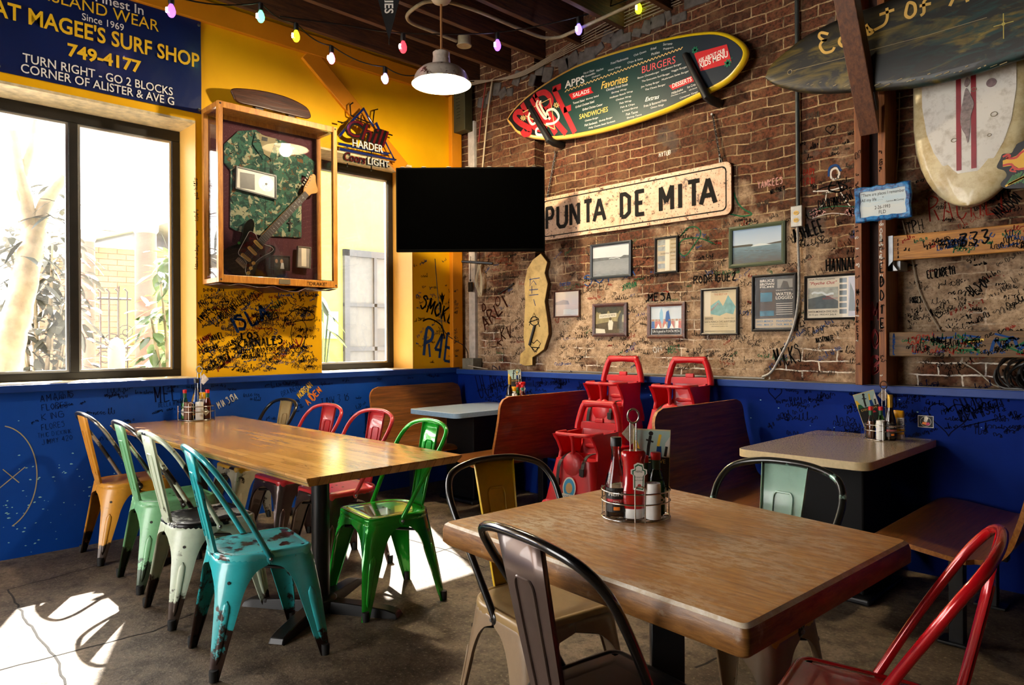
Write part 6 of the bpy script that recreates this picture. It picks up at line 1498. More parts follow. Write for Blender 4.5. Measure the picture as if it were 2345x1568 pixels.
for S in ([(1897, 78), (1880, 75), (1876, 84), (1886, 92), (1893, 92), (1884, 94), (1878, 106), (1888, 120), (1905, 117), (1911, 108)], [(1940, 92), (1926, 86), (1922, 98), (1932, 106), (1942, 92), (1944, 104)], [(1983, 56), (1990, 66), (2000, 72), (1988, 79), (1984, 62)], [(2031, 18), (2032, 40), (2026, 55), (2012, 64), (2000, 70)], [(2014, 34), (2048, 22)], [(2078, 12), (2074, 34), (2085, 40), (2096, 28), (2094, 10), (2082, 6), (2078, 12)], [(2128, -6), (2116, 4), (2116, 28), (2108, 36)], [(2106, 14), (2132, 8)], [(2175, 14), (2190, -16), (2205, -40), (2216, 4)], [(2186, -8), (2212, -14)]):
    b = MB(); b.ribbon(cat2([dp(*p) for p in S], 4), .015, Y); b.build('gold_letter', OGL, t_)
b = MB(); b.ribbon([dp(1815, 162), dp(1930, 133), dp(2000, 113), dp(2120, 82), dp(2260, 40)], .0022, Y); b.m = 1; u, z = dp(1809, 165); b.flat([(u + x, z + w_) for x, w_ in circ(.011, 14)], Y); b.m = 0; b.tube([(u + x, Y, z + w_) for x, w_ in circ(.013, 14)], .002, 5, closed=True)
for k in range(26):
    u, z = dp(1840 + k * 18 + random.uniform(-8, 8), 196 - max(0, k - 10) * 3.4 + random.uniform(-6, 6)); l = random.uniform(.006, .03); b.ribbon([(u, z), (u + l, z + l * .2)], random.uniform(.002, .006), Y)
b.build('stringer_and_dings', [M('stringer_tan', '9c8a62', .5), INK], t_)
b = MB()
u, z = dp(2298, 55)
b.ribbon([(u - .04, z), (u + .04, z)], .004, Y - .0002); b.ribbon([(u, z - .07), (u, z + .05)], .004, Y - .0002); b.flat([(u + x, z + w_) for x, w_ in circ(.008, 10)], Y - .0004); b.build('painted_star', M('painted_gold_star', 'a89a4a', .45), t_)
b = MB(); b.bb((-.72, .06, -.12), (-.56, .13, -.08)); b.bb((.75, .06, -.25), (.80, .325, .10)); b.build('rack_bracket', DARKMET, t_)

# ---- cut-out tin sign at the right edge: red and yellow ribbon over green wheat
P0 = at(2345, 370, y=-.09)
t_ = thing('tin_sign', 'cut-out tin sign with a yellow ribbon and green barley at the right edge', 'sign', (P0.x + .12, -.085, P0.z))
b = MB(); o = cat2([(-.215, .03), (-.205, .052), (-.17, .05), (-.155, .075), (-.12, .10), (.1, .14), (.15, 0), (.1, -.14), (-.1, -.13), (-.19, -.12), (-.215, -.095), (-.19, -.06), (-.20, -.03), (-.23, -.01)], 4, True); b.prism(o[::-1], -.012, .0); b.build('tin_plate', BLACK, t_)
b = MB(); b.flat([(-.205, .02), (-.15, .032), (-.11, .07), (.1, .12), (.1, -.04), (-.13, -.04), (-.16, -.012), (-.205, -.012)], -.0126); b.m = 1; b.ribbon(cat2([(-.205, .038), (-.185, .045), (-.175, .036), (-.19, .028), (-.15, .024), (-.12, .05), (0, .09)], 4), .010, -.0132); b.ribbon(cat2([(-.205, -.005), (-.17, -.005), (-.14, -.035), (0, -.02)], 4), .010, -.0132); b.ribbon(cat2([(-.15, -.045), (-.175, -.035), (-.16, -.02), (-.15, -.032), (-.16, -.036)], 4), .007, -.0134)
b.m = 2
for k in range(14): x = -.19 + .011 * k; b.ribbon([(x, -.105 + .004 * (k % 3)), (x + .03, -.06 + .004 * (k % 4))], .009, -.0130 - .00005 * k)
b.m = 0
for k in range(8): b.ribbon([(-.195 + .012 * k, -.11 + .005 * k), (-.17 + .012 * k, -.095 + .005 * k)], .009, -.0140)
b.build('ribbon_and_barley', [M('ribbon_yellow', 'e0a91c', .35), M('ribbon_red', 'c2301c', .35), M('barley_green', '2f6a2a', .4, var=.4, scale=60)], t_)
b = MB(); b.tube([(0, 0, 0), (0, .15, 0)], .01, 6); b.build('mounting_peg', DARKMET, t_)

# ---- coil of black cables on the ledge at the right
t_ = thing('cable_coil', 'heap of coiled black cables on the blue ledge at the right edge', 'cables', (4.385, .0, 1.0185))
b = MB()
for k in range(16):
    cx_, cy_, r_ = random.uniform(-.02, .08), random.uniform(-.035, .03), random.uniform(.06, .115); zc2 = r_ * .9 + random.uniform(-.01, .02); tl = random.uniform(-.3, .3)
    b.tube([(cx_ + 1.15 * r_ * math.cos(a), cy_ + .02 * math.sin(2 * a + k), max(.006, zc2 * .95 + r_ * .92 * math.sin(a + tl))) for a in [2 * PI * i / 20 for i in range(20)]], .0055, 5, closed=True)
b.build('black_loops', M('black_cable', '0b0b0c', .4), t_, smooth=60)
b = MB(); P = [bw(*p, BY - .03) for p in ((2200, 826), (2240, 850), (2275, 880), (2310, 888), (2330, 888))]; b.tube(catmull([(u - 4.385, .03, z - 1.0185) for u, z in P], 6), .004, 6); b.build('white_lead', M('white_lead', 'a89c88', .5), t_, smooth=60)
P = [at(*p, y=BY - .02) for p in ((2066, 505), (2075, 540), (2090, 600), (2100, 650), (2120, 700), (2155, 760))]
tag(MB().tube(catmull([tuple(v) for v in P], 6), .0035, 6).build('wall_wire', M('pale_wire', 'a8987e', .5), None, smooth=60), 'thin pale wire running down the brick behind the planks', 'wire')
P = [at(*p, y=BY - .02) for p in ((2037, 210), (2036, 300), (2049, 415))]; P2 = [at(*p, y=BY - .02) for p in ((2060, 212), (2058, 320), (2052, 415))]
b = MB(); b.tube(catmull([tuple(v) for v in P], 6), .003, 6); b.tube(catmull([tuple(v) for v in P2], 6), .003, 6)
tag(b.build('twin_wire', bpy.data.materials['pale_wire'], None, smooth=60), 'pair of thin wires hanging between the post and the white surfboard', 'wire')
# ---- stickers
t_ = thing('post_sticker', 'small black and white lettered sticker on the post', 'sticker', (0, 0, 0)); v = at(1999, 628, y=.018); t_.location = (v.x, .0195, v.z); t_.rotation_euler = (0, math.radians(-10), 0)
b = MB(); b.bb((-.028, -.001, -.034), (.028, 0, .034)); b.m = 1; fit(b, 'ECSC', -.022, .022, .002, .026, -.0014, .03); fit(b, 'ECSC', -.022, .022, -.026, -.002, -.0014, .03); b.build('sticker_print', [INK, MWHITE], t_)
v = at(2120, 965, y=-.001)
t_ = thing('wall_sticker', 'square black sticker with a small chef figure on the blue wainscot', 'sticker', (v.x, -.002, v.z))
b = MB(); b.bb((-.038, -.001, -.032), (.038, .001, .032)); b.m = 1; b.bb((-.035, -.0016, -.029), (.035, -.001, .029)); b.m = 0
b.tube([(u, -.0018, z) for u, z in circ(.026, 20)], .0008, 4, closed=True); b.flat(circ(.009, 12, 0, .006), -.0022); b.m = 2; b.flat(circ(.010, 12, .003, .018), -.0024); b.m = 3; b.flat([(-.018, -.014), (.004, -.018), (.006, -.004), (-.014, -.002)], -.0021); b.m = 4; b.flat([(.0, -.02), (.022, -.018), (.018, -.004), (.006, -.004)], -.0023)
b.build('sticker_print', [MWHITE, INK, PAPER, MORANGE, M('sticker_magenta', 'c22a5a', .5)], t_)

# ================================================================== overhead: lamp, conduits, string lights, pennant
LX, LY = 1.388, -1.29
t_ = thing('pendant_lamp', 'white enamel pendant lamp hanging lit over the window corner booth', 'lamp', (LX, LY, 3.0))
WEN = worn('white_rusty_enamel', 'b9aea0', '4a2a18', .60, 16, .4, dirt=.5); 
b = MB(); prof = [(.052, .205), (.060, .145), (.062, .125), (.085, .115), (.135, .095), (.165, .068), (.178, .045), (.192, .0), (.198, -.006)]
b.lathe(prof[::-1], 40); b.f = [f for f in b.f if len(f) < 10]; b.build('lamp_shade', WEN, t_, smooth=50)
b = MB(); prof2 = [(.190, -.002), (.175, .043), (.160, .064), (.130, .088), (.08, .108), (.0, .112)]
b.lathe([(max(r_, .001), z) for r_, z in prof2], 40); b.f = [f for f in b.f if len(f) < 10]; b.build('shade_lining', M('white_lining', 'f2ead8', .4), t_, smooth=50)
b = MB(); b.ball((0, 0, .035), (.038, .038, .048), 18, 12); b.build('lamp_bulb', emit('warm_lamp', 'ffe2ae', 26), t_, smooth=90)
b = MB(); b.lathe([(.05, .12), (.058, .205), (.05, .212)], 24); b.build('lamp_neck', WEN, t_, smooth=40)
b = MB(); b.tube([(0, 0, .21), (0, 0, .545)], .008, 8); b.build('lamp_cord', M('tan_cord', '9a6a3a', .7), t_)
b = MB(); b.lathe([(.02, .53), (.055, .545), (.075, .575), (.075, .60)], 24); b.build('ceiling_canopy', M('cream_canopy', 'b0a58c', .5, var=.2), t_, smooth=40)
ld = bpy.data.lights.new('pendant_light', 'POINT'); ld.energy = 80; ld.color = (1, .82, .55); ld.shadow_soft_size = .05
lo = bpy.data.objects.new('pendant_light', ld); COL.objects.link(lo); lo.parent = t_; lo.location = (0, 0, -.02)

CON = M('cream_conduit', '8f8468', .5, var=.2, scale=30)
def pz_(px, py, z): v = at(px, py, z=z); return (v.x, v.y, v.z)
b = MB(); P = [pz_(*p, 3.585) for p in ((1000, 3), (970, 6), (940, 26), (932, 40), (945, 54), (990, 72), (1045, 94))]; b.tube(catmull(P, 5), .013, 8)
tag(b.build('ceiling_conduit', CON, None, smooth=60), 'cream conduit curving from the lamp canopy to a round ceiling box', 'conduit')
b = MB(); P = [pz_(*p, 3.585) for p in ((1025, 4), (1060, 14), (1110, 32), (1180, 62), (1240, 85), (1275, 86), (1300, 78))] + [pz_(*p, 3.57) for p in ((1400, 32), (1470, 0), (1510, -18))]; b.tube(catmull(P, 5), .013, 8)
tag(b.build('ceiling_conduit', CON, None, smooth=60), 'long cream conduit bending below the joists toward the brick wall', 'conduit')
v = pz_(1063, 100, 3.57)
t_ = thing('ceiling_box', 'round cream ceiling box under a dark joist', 'ceiling box', (v[0], v[1], 3.55)); b = MB(); b.lathe([(.055, 0), (.058, .008), (.050, .012), (.050, .075)], 24); b.build('box_cover', CON, t_, smooth=40)

# string lights
SOCK = M('bulb_socket_black', '090909', .5)
def bulb_light(label, p, col, k, core):
    t_ = thing('string_bulb', label, 'string light', p, group='coloured string light bulbs')
    b = MB(); b.lathe([(.016, -.048), (.018, -.04), (.017, .0), (.008, .006)], 14); b.build('bulb_socket', SOCK, t_, smooth=40)
    g = NT('glow_' + col); g.p(col=hx(col), rough=.1, em=hx(col), ems=k, coat=.5)
    b = MB(); b.lathe([(.010, -.048), (.020, -.066), (.026, -.088), (.024, -.108), (.014, -.124), (.004, -.129)], 16); b.build('glass_bulb', g.mat, t_, smooth=60)
    b = MB(); b.tube([(0, -.0255, -.075), (0, -.0275, -.090), (0, -.0255, -.105)], .007, 6); b.build('filament', emit('filament_' + col, core, 22), t_)
bl = [((392, -8), .55, 'purple', '9a55e0', 1.6, 'e8d0ff'), ((597, 8), .55, 'green', '58d08a', 2.0, 'e6ffe0'), ((678, 54), .55, 'yellow', 'e8c41c', 2.0, 'fff2b0'), ((759, 106), .55, 'pink', 'd97f9a', 1.8, 'ffe8ee'), ((882, 154), .55, 'lavender', 'a08ae8', 2.2, 'f0eaff')]
wire1 = []
for (px_, py_), x_, nm, col, k, core in bl:
    v = at(px_, py_, x=x_); bulb_light('%s string light bulb in the row along the yellow wall' % nm, tuple(v), col, k, core); wire1.append(tuple(v))
v = at(960, 172, x=.55); wire1.append(tuple(v)); v = at(1085, 186, x=.45); wire1.append(tuple(v))
b = MB(); P = []
wire1.insert(0, (wire1[0][0], wire1[0][1] - .6, wire1[0][2] + .12))
for a, c in zip(wire1, wire1[1:]):
    for k in range(8): t = k / 8; P.append((a[0] + (c[0] - a[0]) * t, a[1] + (c[1] - a[1]) * t, a[2] + (c[2] - a[2]) * t - .035 * 4 * t * (1 - t) + .006))
P.append(wire1[-1]); b.tube(P, .005, 6); tag(b.build('string_light_cord', SOCK, None, smooth=60), 'black string light cord sagging along the yellow wall', 'cord')
bl2 = [((923, 78), 4.75, 'red', 'e0303c', 1.5, 'ffc0c0'), ((1139, 76), 5.15, 'violet', '7a4ae0', 2.4, 'e8dcff'), ((1325, 40), 5.2, 'blue violet', '6a5ae8', 2.2, 'e8e4ff'), ((1462, -8), 5.2, 'lime yellow', 'b8d41c', 2.0, 'f4ffc0')]
wire2 = [tuple(CAM + _M3 @ Vector(((p[0] - CXP) / FPX, -(p[1] - CYP) / FPX, -1)) * d) for p, d in (((640, 40), 4.3), ((780, 58), 4.5))]
for (px_, py_), D_, nm, col, k, core in bl2:
    d = _M3 @ Vector(((px_ - CXP) / FPX, -(py_ - CYP) / FPX, -1)); p_ = CAM + d * D_
    bulb_light('%s string light bulb in the row crossing the ceiling' % nm, tuple(p_), col, k, core); wire2.append(tuple(p_))
b = MB(); b.tube(catmull([(x, y, z + .006) for x, y, z in wire2], 6), .005, 6); tag(b.build('string_light_cord', SOCK, None, smooth=60), 'black string light cord crossing under the ceiling joists', 'cord')
# loose wires along the top of the brick
b = MB()
for k in range(5):
    P = [at(1070, 185 + 3 * k, y=-.10), at(1180, 178 - 2 * k, y=.0), at(1260, 140 - 3 * k, y=.04), at(1350, 96 - 6 * k, y=.045), at(1450, 52 - 8 * k, y=.05), at(1560, 4 - 6 * k, y=.05)]
    b.tube(catmull([tuple(v) for v in P], 6), .004, 5)
tag(b.build('loose_wires', M('dusty_wire', '8a7b66', .6), None, smooth=60), 'bunch of dusty wires strung along the top of the brick wall', 'wires')
# pennant
v0 = CAM + _M3 @ Vector(((890 - CXP) / FPX, -(-60 - CYP) / FPX, -1)) * 4.6; v1 = CAM + _M3 @ Vector(((892 - CXP) / FPX, -(92 - CYP) / FPX, -1)) * 4.6
H = v0.z - v1.z; 
t_ = thing('pennant', 'black felt pennant with white capitals hanging point down from the joists', 'pennant', (v0.x, v0.y, v1.z), YAW)
b = MB(); b.prism([(0, 0), (.115, H), (-.115, H)], -.002, .002); b.build('felt_triangle', M('black_felt', '0c0c0d', .95), t_)
b = MB()
b.T = Matrix.Rotation(PI / 2, 4, 'Y')
fit(b, 'HUSKIES', -H * 1.02, -H * .40, -.028, .030, -.0026, .02); b.T = None
b.build('pennant_lettering', MWHITE, t_)
b = MB(); b.tube([(0, 0, .004), (0, 0, -.03)], .0025, 5); b.tube([(0, .0, H - .01), (0, .0, H + .1)], .004, 5); b.build('pennant_cord', BLACK, t_)

# ================================================================== outside the windows
b = MB(); b.bb((-12, -9, -.2), (-.37, 6, -.02)); struct('ground', b, M('pale_paving', '8a847c', .8, var=.2, scale=3))
def ex(px, py, x): v = at(px, py, x=x); return Vector((v.x, v.y, v.z))
def leaf(b, p, d, l, w, droop=.25, n=4):
    d = Vector(d).normalized(); s = d.cross(Vector((0, 0, 1)))
    if s.length < .05: s = Vector((1, 0, 0))
    s.normalize(); rows = []
    for k in range(n + 1):
        t = k / n; c = Vector(p) + d * l * t + Vector((0, 0, -droop * l * t * t)); q = w * math.sin(PI * (.08 + .9 * t)) ** .8
        rows.append([c - s * q, c + Vector((0, 0, -.12 * q)), c + s * q])
    b.grid(rows)
LEAFG = M('glossy_leaf', '5a7044', .35, var=.5, scale=9); LEAFD = M('dark_leaf', '1c231b', .5, var=.4, scale=12); BARK = M('pale_bark', '9a8c76', .8, var=.35, scale=10, bump=.5, bs=30)
# leaning pale tree just outside the big window
X = -1.15
t_ = thing('tree', 'leaning pale barked tree trunk outside the left pane of the big window', 'tree', tuple(ex(20, 850, X)) [:2] + (-.02,))
o_ = Vector(t_.location)
def tr(pts, r, nm, m=BARK):
    b = MB(); P = catmull([ex(*p, X) - o_ for p in pts], 5); n = len(P) - 1
    b.tube(P, [(r[0] + (r[1] - r[0]) * k / n) * (1 + .06 * math.sin(k * 2.1)) for k in range(n + 1)], 10); return b.build(nm, m, t_, smooth=70)
tr([(5, 1320), (15, 850), (40, 720), (65, 600), (80, 520)], (.115, .075), 'trunk')
tr([(72, 560), (60, 470), (40, 380), (28, 300)], (.062, .035), 'branch'); tr([(76, 540), (98, 480), (120, 440), (146, 405)], (.06, .035), 'branch'); tr([(62, 480), (45, 430), (70, 340), (80, 260)], (.04, .022), 'branch')
random.seed(5); b = MB()
for k in range(46):
    px_, py_ = random.choice(((20, 520), (60, 545), (30, 560), (130, 470), (120, 500), (110, 450))); p = ex(px_ + random.uniform(-25, 25), py_ + random.uniform(-35, 45), X + random.uniform(-.15, .1)) - o_
    a = random.uniform(0, 6.3); leaf(b, p, (.5 * math.cos(a), math.sin(a), random.uniform(-.5, .3)), random.uniform(.14, .26), random.uniform(.018, .03), .5)
b.build('foliage', LEAFD, t_, smooth=80)
def bush(name, label, cat, base, spots, n, ll, lw_, m, seed, stem=True):
    random.seed(seed); t_ = thing(name, label, cat, base); b = MB(); o_ = Vector(base); st = MB()
    for c, rad, k_ in spots:
        c = Vector(c) - o_; 
        if stem: st.tube(catmull([(random.uniform(-.05, .05), random.uniform(-.05, .05), 0), tuple(c * .5 + Vector((0, .04, .1))), tuple(c)], 5), [.02 * (1 - .6 * i / 10) for i in range(11)], 6)
        for k in range(int(n * k_)):
            v = Vector((random.gauss(0, 1), random.gauss(0, 1), random.gauss(0, 1))).normalized(); p = c + v * rad * random.uniform(.2, 1)
            leaf(b, p, (v.x, v.y, v.z * .6 - .15), ll * random.uniform(.6, 1.2), lw_ * random.uniform(.7, 1.2), .3)
    b.build('foliage', m, t_, smooth=80)
    if stem: st.build('stem', BARK, t_, smooth=60)
    return t_
bush('bush', 'glossy green leafy bush outside the right pane of the big window', 'bush', tuple(ex(380, 850, -.75))[:2] + (-.02,), [(ex(385, 590, -.75), .12, 1), (ex(365, 620, -.7), .10, .6), (ex(388, 700, -.75), .13, 1), (ex(395, 640, -.8), .12, .8), (ex(350, 760, -.75), .15, 1.2), (ex(380, 800, -.75), .16, 1.4), (ex(365, 850, -.75), .17, 1.2), (ex(345, 720, -.72), .08, .5)], 22, .15, .034, LEAFG, 11)
bush('hedge_bush', 'dark tangled hedge behind the leaning tree outside', 'bush', tuple(ex(70, 850, -2.2))[:2] + (-.02,), [(ex(30 + 45 * (k % 4), 560 + 70 * (k // 4), -2.2 + .1 * (k % 3)), .26, 1) for k in range(20)], 26, .16, .03, M('grey_green_leaf', '3c3c30', .6, var=.5, scale=14), 12)
# pink columns, brick house with a pale roof, iron gate, yellow post
PINK = M('pink_stucco', '8a5248', .85, var=.15, scale=6)
for (pl, pr, pt), lab in (((180, 223, 548), 'left of two pink round columns of the house outside'), ((303, 366, 528), 'right of two pink round columns of the house outside')):
    a, c = ex(pl, 800, -3.0), ex(pr, 800, -3.0); r_ = (c - a).length / 2 * .8; m_ = (a + c) / 2
    t_ = thing('round_column', lab, 'column', (m_.x, m_.y, -.02), group='pink columns outside'); zt = ex(pl, pt, -3.0).z
    b = MB(); b.lathe([(r_ * 1.15, 0), (r_ * 1.15, .12), (r_, .16), (r_ * .96, zt)], 28); b.build('shaft', PINK, t_, smooth=40)
    b = MB(); b.lathe([(r_ * .96, zt), (r_ * 1.15, zt + .03), (r_ * 1.2, zt + .12)], 28); b.build('capital', M('pale_capital', '857a70', .8), t_, smooth=40)
HB = NT('pale_brick_house'); sp_h = HB.n('SeparateXYZ', {0: HB.co()}); q = HB.n('TexBrick', {'Vector': HB.n('CombineXYZ', {0: sp_h.outputs[1], 1: sp_h.outputs[2]}).outputs[0], 'Color1': hx('6a5550'), 'Color2': hx('584640'), 'Mortar': hx('3d2f29'), 'Scale': 1.0, 'Mortar Size': .006, 'Brick Width': .22, 'Row Height': .075}); HB.p(col=q.outputs[0], rough=.9)
t_ = thing('brick_house', 'pale brick house with a shallow gable roof across the yard outside', 'house', (-5.6, -1.2, -.02))
b = MB(); b.bb((-1.5, -1.1, 0), (.3, 1.5, 2.55)); b.build('house_wall', HB.mat, t_)
b = MB()
for sy, s in ((-1, 1), (1, 1)): b.add([(.55, .35, 3.05), (.55, .35 + sy * 1.75, 2.45), (-1.6, .35 + sy * 1.75, 2.45), (-1.6, .35, 3.05), (.55, .35, 2.93), (.55, .35 + sy * 1.75, 2.33), (-1.6, .35 + sy * 1.75, 2.33), (-1.6, .35, 2.93)], [(0, 1, 2, 3), (7, 6, 5, 4), (0, 4, 5, 1), (1, 5, 6, 2), (2, 6, 7, 3)])
b.build('gable_roof', M('pale_roof', '7d7a7a', .8, var=.2, scale=8), t_)
b = MB(); b.bb((.29, -.2, 1.3), (.33, .35, 2.05)); b.build('house_window', M('house_pane', '303236', .2), t_)
t_ = thing('iron_gate', 'black wrought iron gate with scrolls between the two pink columns', 'gate', tuple(ex(265, 850, -3.2))[:2] + (-.02,)); o_ = Vector(t_.location); IRON = M('wrought_iron', '101010', .5)
for px_ in (230, 250, 271, 292):
    b = MB(); a = ex(px_, 850, -3.2) - o_; c = ex(px_, 668, -3.2) - o_; b.tube([(a.x, a.y, .02), (c.x, c.y, c.z), (c.x, c.y - .03, c.z + .03)], .010, 6); b.build('gate_bar', IRON, t_)
b = MB()
for py_ in (683, 796): a = ex(222, py_, -3.2) - o_; c = ex(300, py_, -3.2) - o_; b.tube([tuple(a), (c.x, c.y, a.z)], .012, 6)
b.build('gate_rail', IRON, t_)
b = MB()
for px_, py_, s in ((240, 820, 1), (281, 820, -1), (281, 780, 1), (255, 780, -1), (290, 760, 1)):
    c = ex(px_, py_, -3.2) - o_; b.tube([(c.x, c.y + s * (.015 + .009 * k / 2) * math.cos(k * .6), c.z + (.015 + .009 * k / 2) * math.sin(k * .6)) for k in range(16)], .006, 5)
b.build('scroll', IRON, t_)
a = ex(267, 850, -2.6); zt = ex(267, 768, -2.6).z
t_ = thing('yard_post', 'short pointed yellow post standing in front of the iron gate', 'post', (a.x, a.y, -.02)); b = MB(); b.lathe([(.03, 0), (.03, zt - .42), (.075, zt - .38), (.08, zt - .12), (.055, zt - .03), (.01, zt)], 16, sx=.8); b.build('post_body', M('pale_yellow_post', 'a89c6a', .5), t_, smooth=50)
# low white rail in front of the hedge
a, c = ex(70, 540, -2.0), ex(160, 540, -2.0)
t_ = thing('yard_wall', 'low pale garden wall with a rail behind the leaning tree', 'wall', (-2.75, -3.2, -.02)); b = MB(); b.bb((-.1, -1.4, 0), (.1, .75, 1.05)); b.build('wall_body', M('pale_garden_wall', '7d766c', .85, var=.2, scale=5), t_); b = MB(); b.bb((-.12, -1.4, 2.12), (.02, .75, 2.26)); b.bb((-.1, .65, 1.05), (0, .75, 2.12)); b.bb((-.1, -1.4, 1.05), (0, -1.3, 2.12)); b.build('rail', M('white_rail', '8a847c', .7), t_)
# lime yellow neighbour with grey door behind the small window
t_ = thing('yellow_building', 'lime yellow wall of the building opposite the small window with a grey screened door', 'building', (-2.4, .6, -.02))
b = MB(); b.bb((-.3, -1.35, 0), (0, 2.4, 3.3)); b.build('facade', M('lime_yellow_stucco', 'a8a638', .8, var=.06, scale=3), t_)
d0, d1 = ex(785, 570, -2.39), ex(893, 570, -2.39); y0, y1, zt = d0.y - .6, d1.y - .6 + .3, d0.z + .02
b = MB(); b.bb((.0, y0, .0), (.05, y0 + .07, zt)); b.bb((.0, y1 - .07, 0), (.05, y1, zt)); b.bb((0, y0, zt - .08), (.05, y1, zt)); b.bb((.0, y0, 1.72), (.045, y1, 1.76)); b.bb((.0, y0 + .42, .3), (.045, y0 + .46, zt)); b.bb((0, y0, 1.18), (.045, y1, 1.23)); b.build('door_frame', M('grey_door_frame', '1c1b19', .5), t_)
b = MB(); b.bb((-.01, y0, 0), (.02, y1, zt)); b.build('door_screen', M('grey_screen', '4a4842', .7, var=.15, scale=20), t_)
b = MB(); b.bb((.02, y0 + .46, 1.23), (.03, y1 - .07, 1.45)); b.build('notice_panel', M('dark_notice', '24221e', .6), t_)
v = ex(755, 800, -.75)
t_ = thing('monstera_plant', 'broad leaved plant outside the left edge of the small window', 'plant', (v.x, v.y, -.02)); o_ = Vector(t_.location); random.seed(3)
b = MB(); st = MB()
for px_, py_, l, dy in ((752, 700, .20, .3), (765, 730, .20, .6), (762, 765, .22, .8), (748, 690, .16, .1), (745, 745, .2, -.2), (770, 770, .16, .9)):
    p = ex(px_ - 14, py_ - 12, -.75) - o_; leaf(b, p, (.25, dy, -.5), l, .06, .3, 6); st.tube(catmull([(0, 0, 0), (p.x * .4, p.y * .4 - .05, p.z * .6), tuple(p)], 5), .008, 5)
b.build('foliage', M('pale_monstera_leaf', '6b8266', .35, var=.3, scale=10), t_, smooth=80); st.build('stem', M('green_stem', '3f5730', .5), t_, smooth=60)
t_ = thing('notice_board', 'pale blue framed board on the yellow wall behind the broad leaved plant', 'board', (-2.395, ex(757, 730, -2.395).y, ex(757, 775, -2.395).z)); b = MB(); b.bb((0, -.09, 0), (.02, .09, .32)); b.build('board_panel', M('pale_blue_board_face', '7d8f9a', .5), t_)

# ================================================================== graffiti: pen strokes on walls, posts and planks
SF = {'A': '00 26 40|12 32', 'B': '00 06 36 45 34 03|33 42 31 00', 'C': '45 26 05 01 20 41', 'D': '00 06 26 44 42 20 00', 'E': '46 06 00 40|03 33', 'F': '46 06 00|03 33', 'G': '45 26 05 01 20 41 43 23', 'H': '00 06|40 46|03 43', 'I': '20 26', 'J': '46 41 20 01', 'K': '00 06|46 03 40', 'L': '06 00 40', 'M': '00 06 22 46 40', 'N': '00 06 40 46', 'O': '20 02 04 26 44 42 20', 'P': '00 06 36 45 34 03', 'Q': '20 02 04 26 44 42 20|31 40', 'R': '00 06 36 45 34 03|23 40', 'S': '45 26 05 34 42 20 01', 'T': '06 46|26 20', 'U': '06 01 20 41 46', 'V': '06 20 46', 'W': '06 10 24 30 46', 'X': '00 46|06 40', 'Y': '06 23 46|23 20', 'Z': '06 46 00 40',
      '0': '20 02 04 26 44 42 20', '1': '15 26 20', '2': '05 26 45 00 40', '3': '06 46 23 42 20 01', '4': '30 36 02 42', '5': '46 06 04 33 42 20 01', '6': '46 03 01 20 41 43 04', '7': '06 46 10', '8': '23 05 26 45 23 01 20 41 23', '9': '42 44 26 05 03 22 44', '+': '13 33|22 24', '!': '26 22|20 20', '#': '10 16|30 36|02 42|04 44', ' ': '', '-': '13 33', "'": '26 25', '?': '05 26 45 23 22|20 20', '&': '40 05 26 35 01 20 42', ':': '', '.': '20 20', '@': '22 33 44 26 02 20 40'}
def pen(b, text, x, z, h, ang=0, w=None, sx=.75, jit=.35, y=0.0, sp=1.25):
    """block capitals in marker, starting at x,z"""
    w = w or h * .09; c, s = math.cos(ang), math.sin(ang); u = 0; q = h / 6
    for ch in text.upper():
        for st in SF.get(ch, '').split('|'):
            if not st: continue
            P = [((int(p[0]) + random.uniform(-jit, jit)) * q * sx + u, (int(p[1]) + random.uniform(-jit, jit)) * q) for p in st.split()]
            if ch in 'BCDGOPQRSU0235689J&@' and len(P) > 3: P = cat2(P, 4)
            P = [(x + a * c - d * s, z + a * s + d * c) for a, d in P]; w2 = w * random.uniform(.8, 1.2)
            if ch in 'BCDGOPQRSU0235689J&@': b.ribbon(P, w2, y)
            else:
                for a, d in zip(P, P[1:]): b.ribbon([a, d], w2, y)
        u += h * sx * (sp if ch != ' ' else .7) * (.45 if ch in "I1!'." else .85)
    return u
def scrib(b, x, z, h, n, ang=0, w=None, y=0.0):
    """illegible cursive-like line of n loops"""
    w = w or h * .13; P = []; u = 0; c, s = math.cos(ang), math.sin(ang)
    for k in range(n):
        t_ = random.random(); st = h * random.uniform(.3, .95); v = random.uniform(-.14, .14) * h; q = random.uniform(.45, 1.15) * h
        if t_ < .45: P += [(u, v), (u + st * .15, q * .7 + v), (u + st * .65, q * random.uniform(.1, .8) + v), (u + st * .5, v - .05 * h)]
        elif t_ < .7: P += [(u + st * .5, q * .65 + v), (u + st * .05, q * .4 + v), (u + st * .35, v), (u + st * .8, q * .35 + v)]
        elif t_ < .88: P += [(u + st * .1, v), (u + st * .45, q + v + .3 * h), (u + st * .25, q + v), (u + st * .5, v)]
        else: P += [(u + st * .3, q * .5 + v), (u + st * .5, -.45 * h), (u + st * .1, -.35 * h), (u + st * .7, v + .1 * h)]
        u += st
        if random.random() < .28 and len(P) > 5: b.ribbon(cat2([(x + a * c - d * s, z + a * s + d * c) for a, d in P], 3), w, y); P = []; u += h * .3
    if len(P) > 2: b.ribbon(cat2([(x + a * c - d * s, z + a * s + d * c) for a, d in P], 3), w, y)
def scratch(b, x, z, h, n, ang=0, w=None, y=0.0):
    """a row of illegible angular marks"""
    c, s = math.cos(ang), math.sin(ang); u = 0; w = w or h * .12
    for k in range(n):
        for _ in range(random.randint(1, 3)):
            a = (u + random.uniform(0, .3) * h, random.uniform(-.1, 1) * h); d = (u + random.uniform(.1, .6) * h, random.uniform(0, 1) * h)
            b.ribbon([(x + p * c - q * s, z + p * s + q * c) for p, q in (a, d)], w, y)
        u += h * random.uniform(.5, .8)
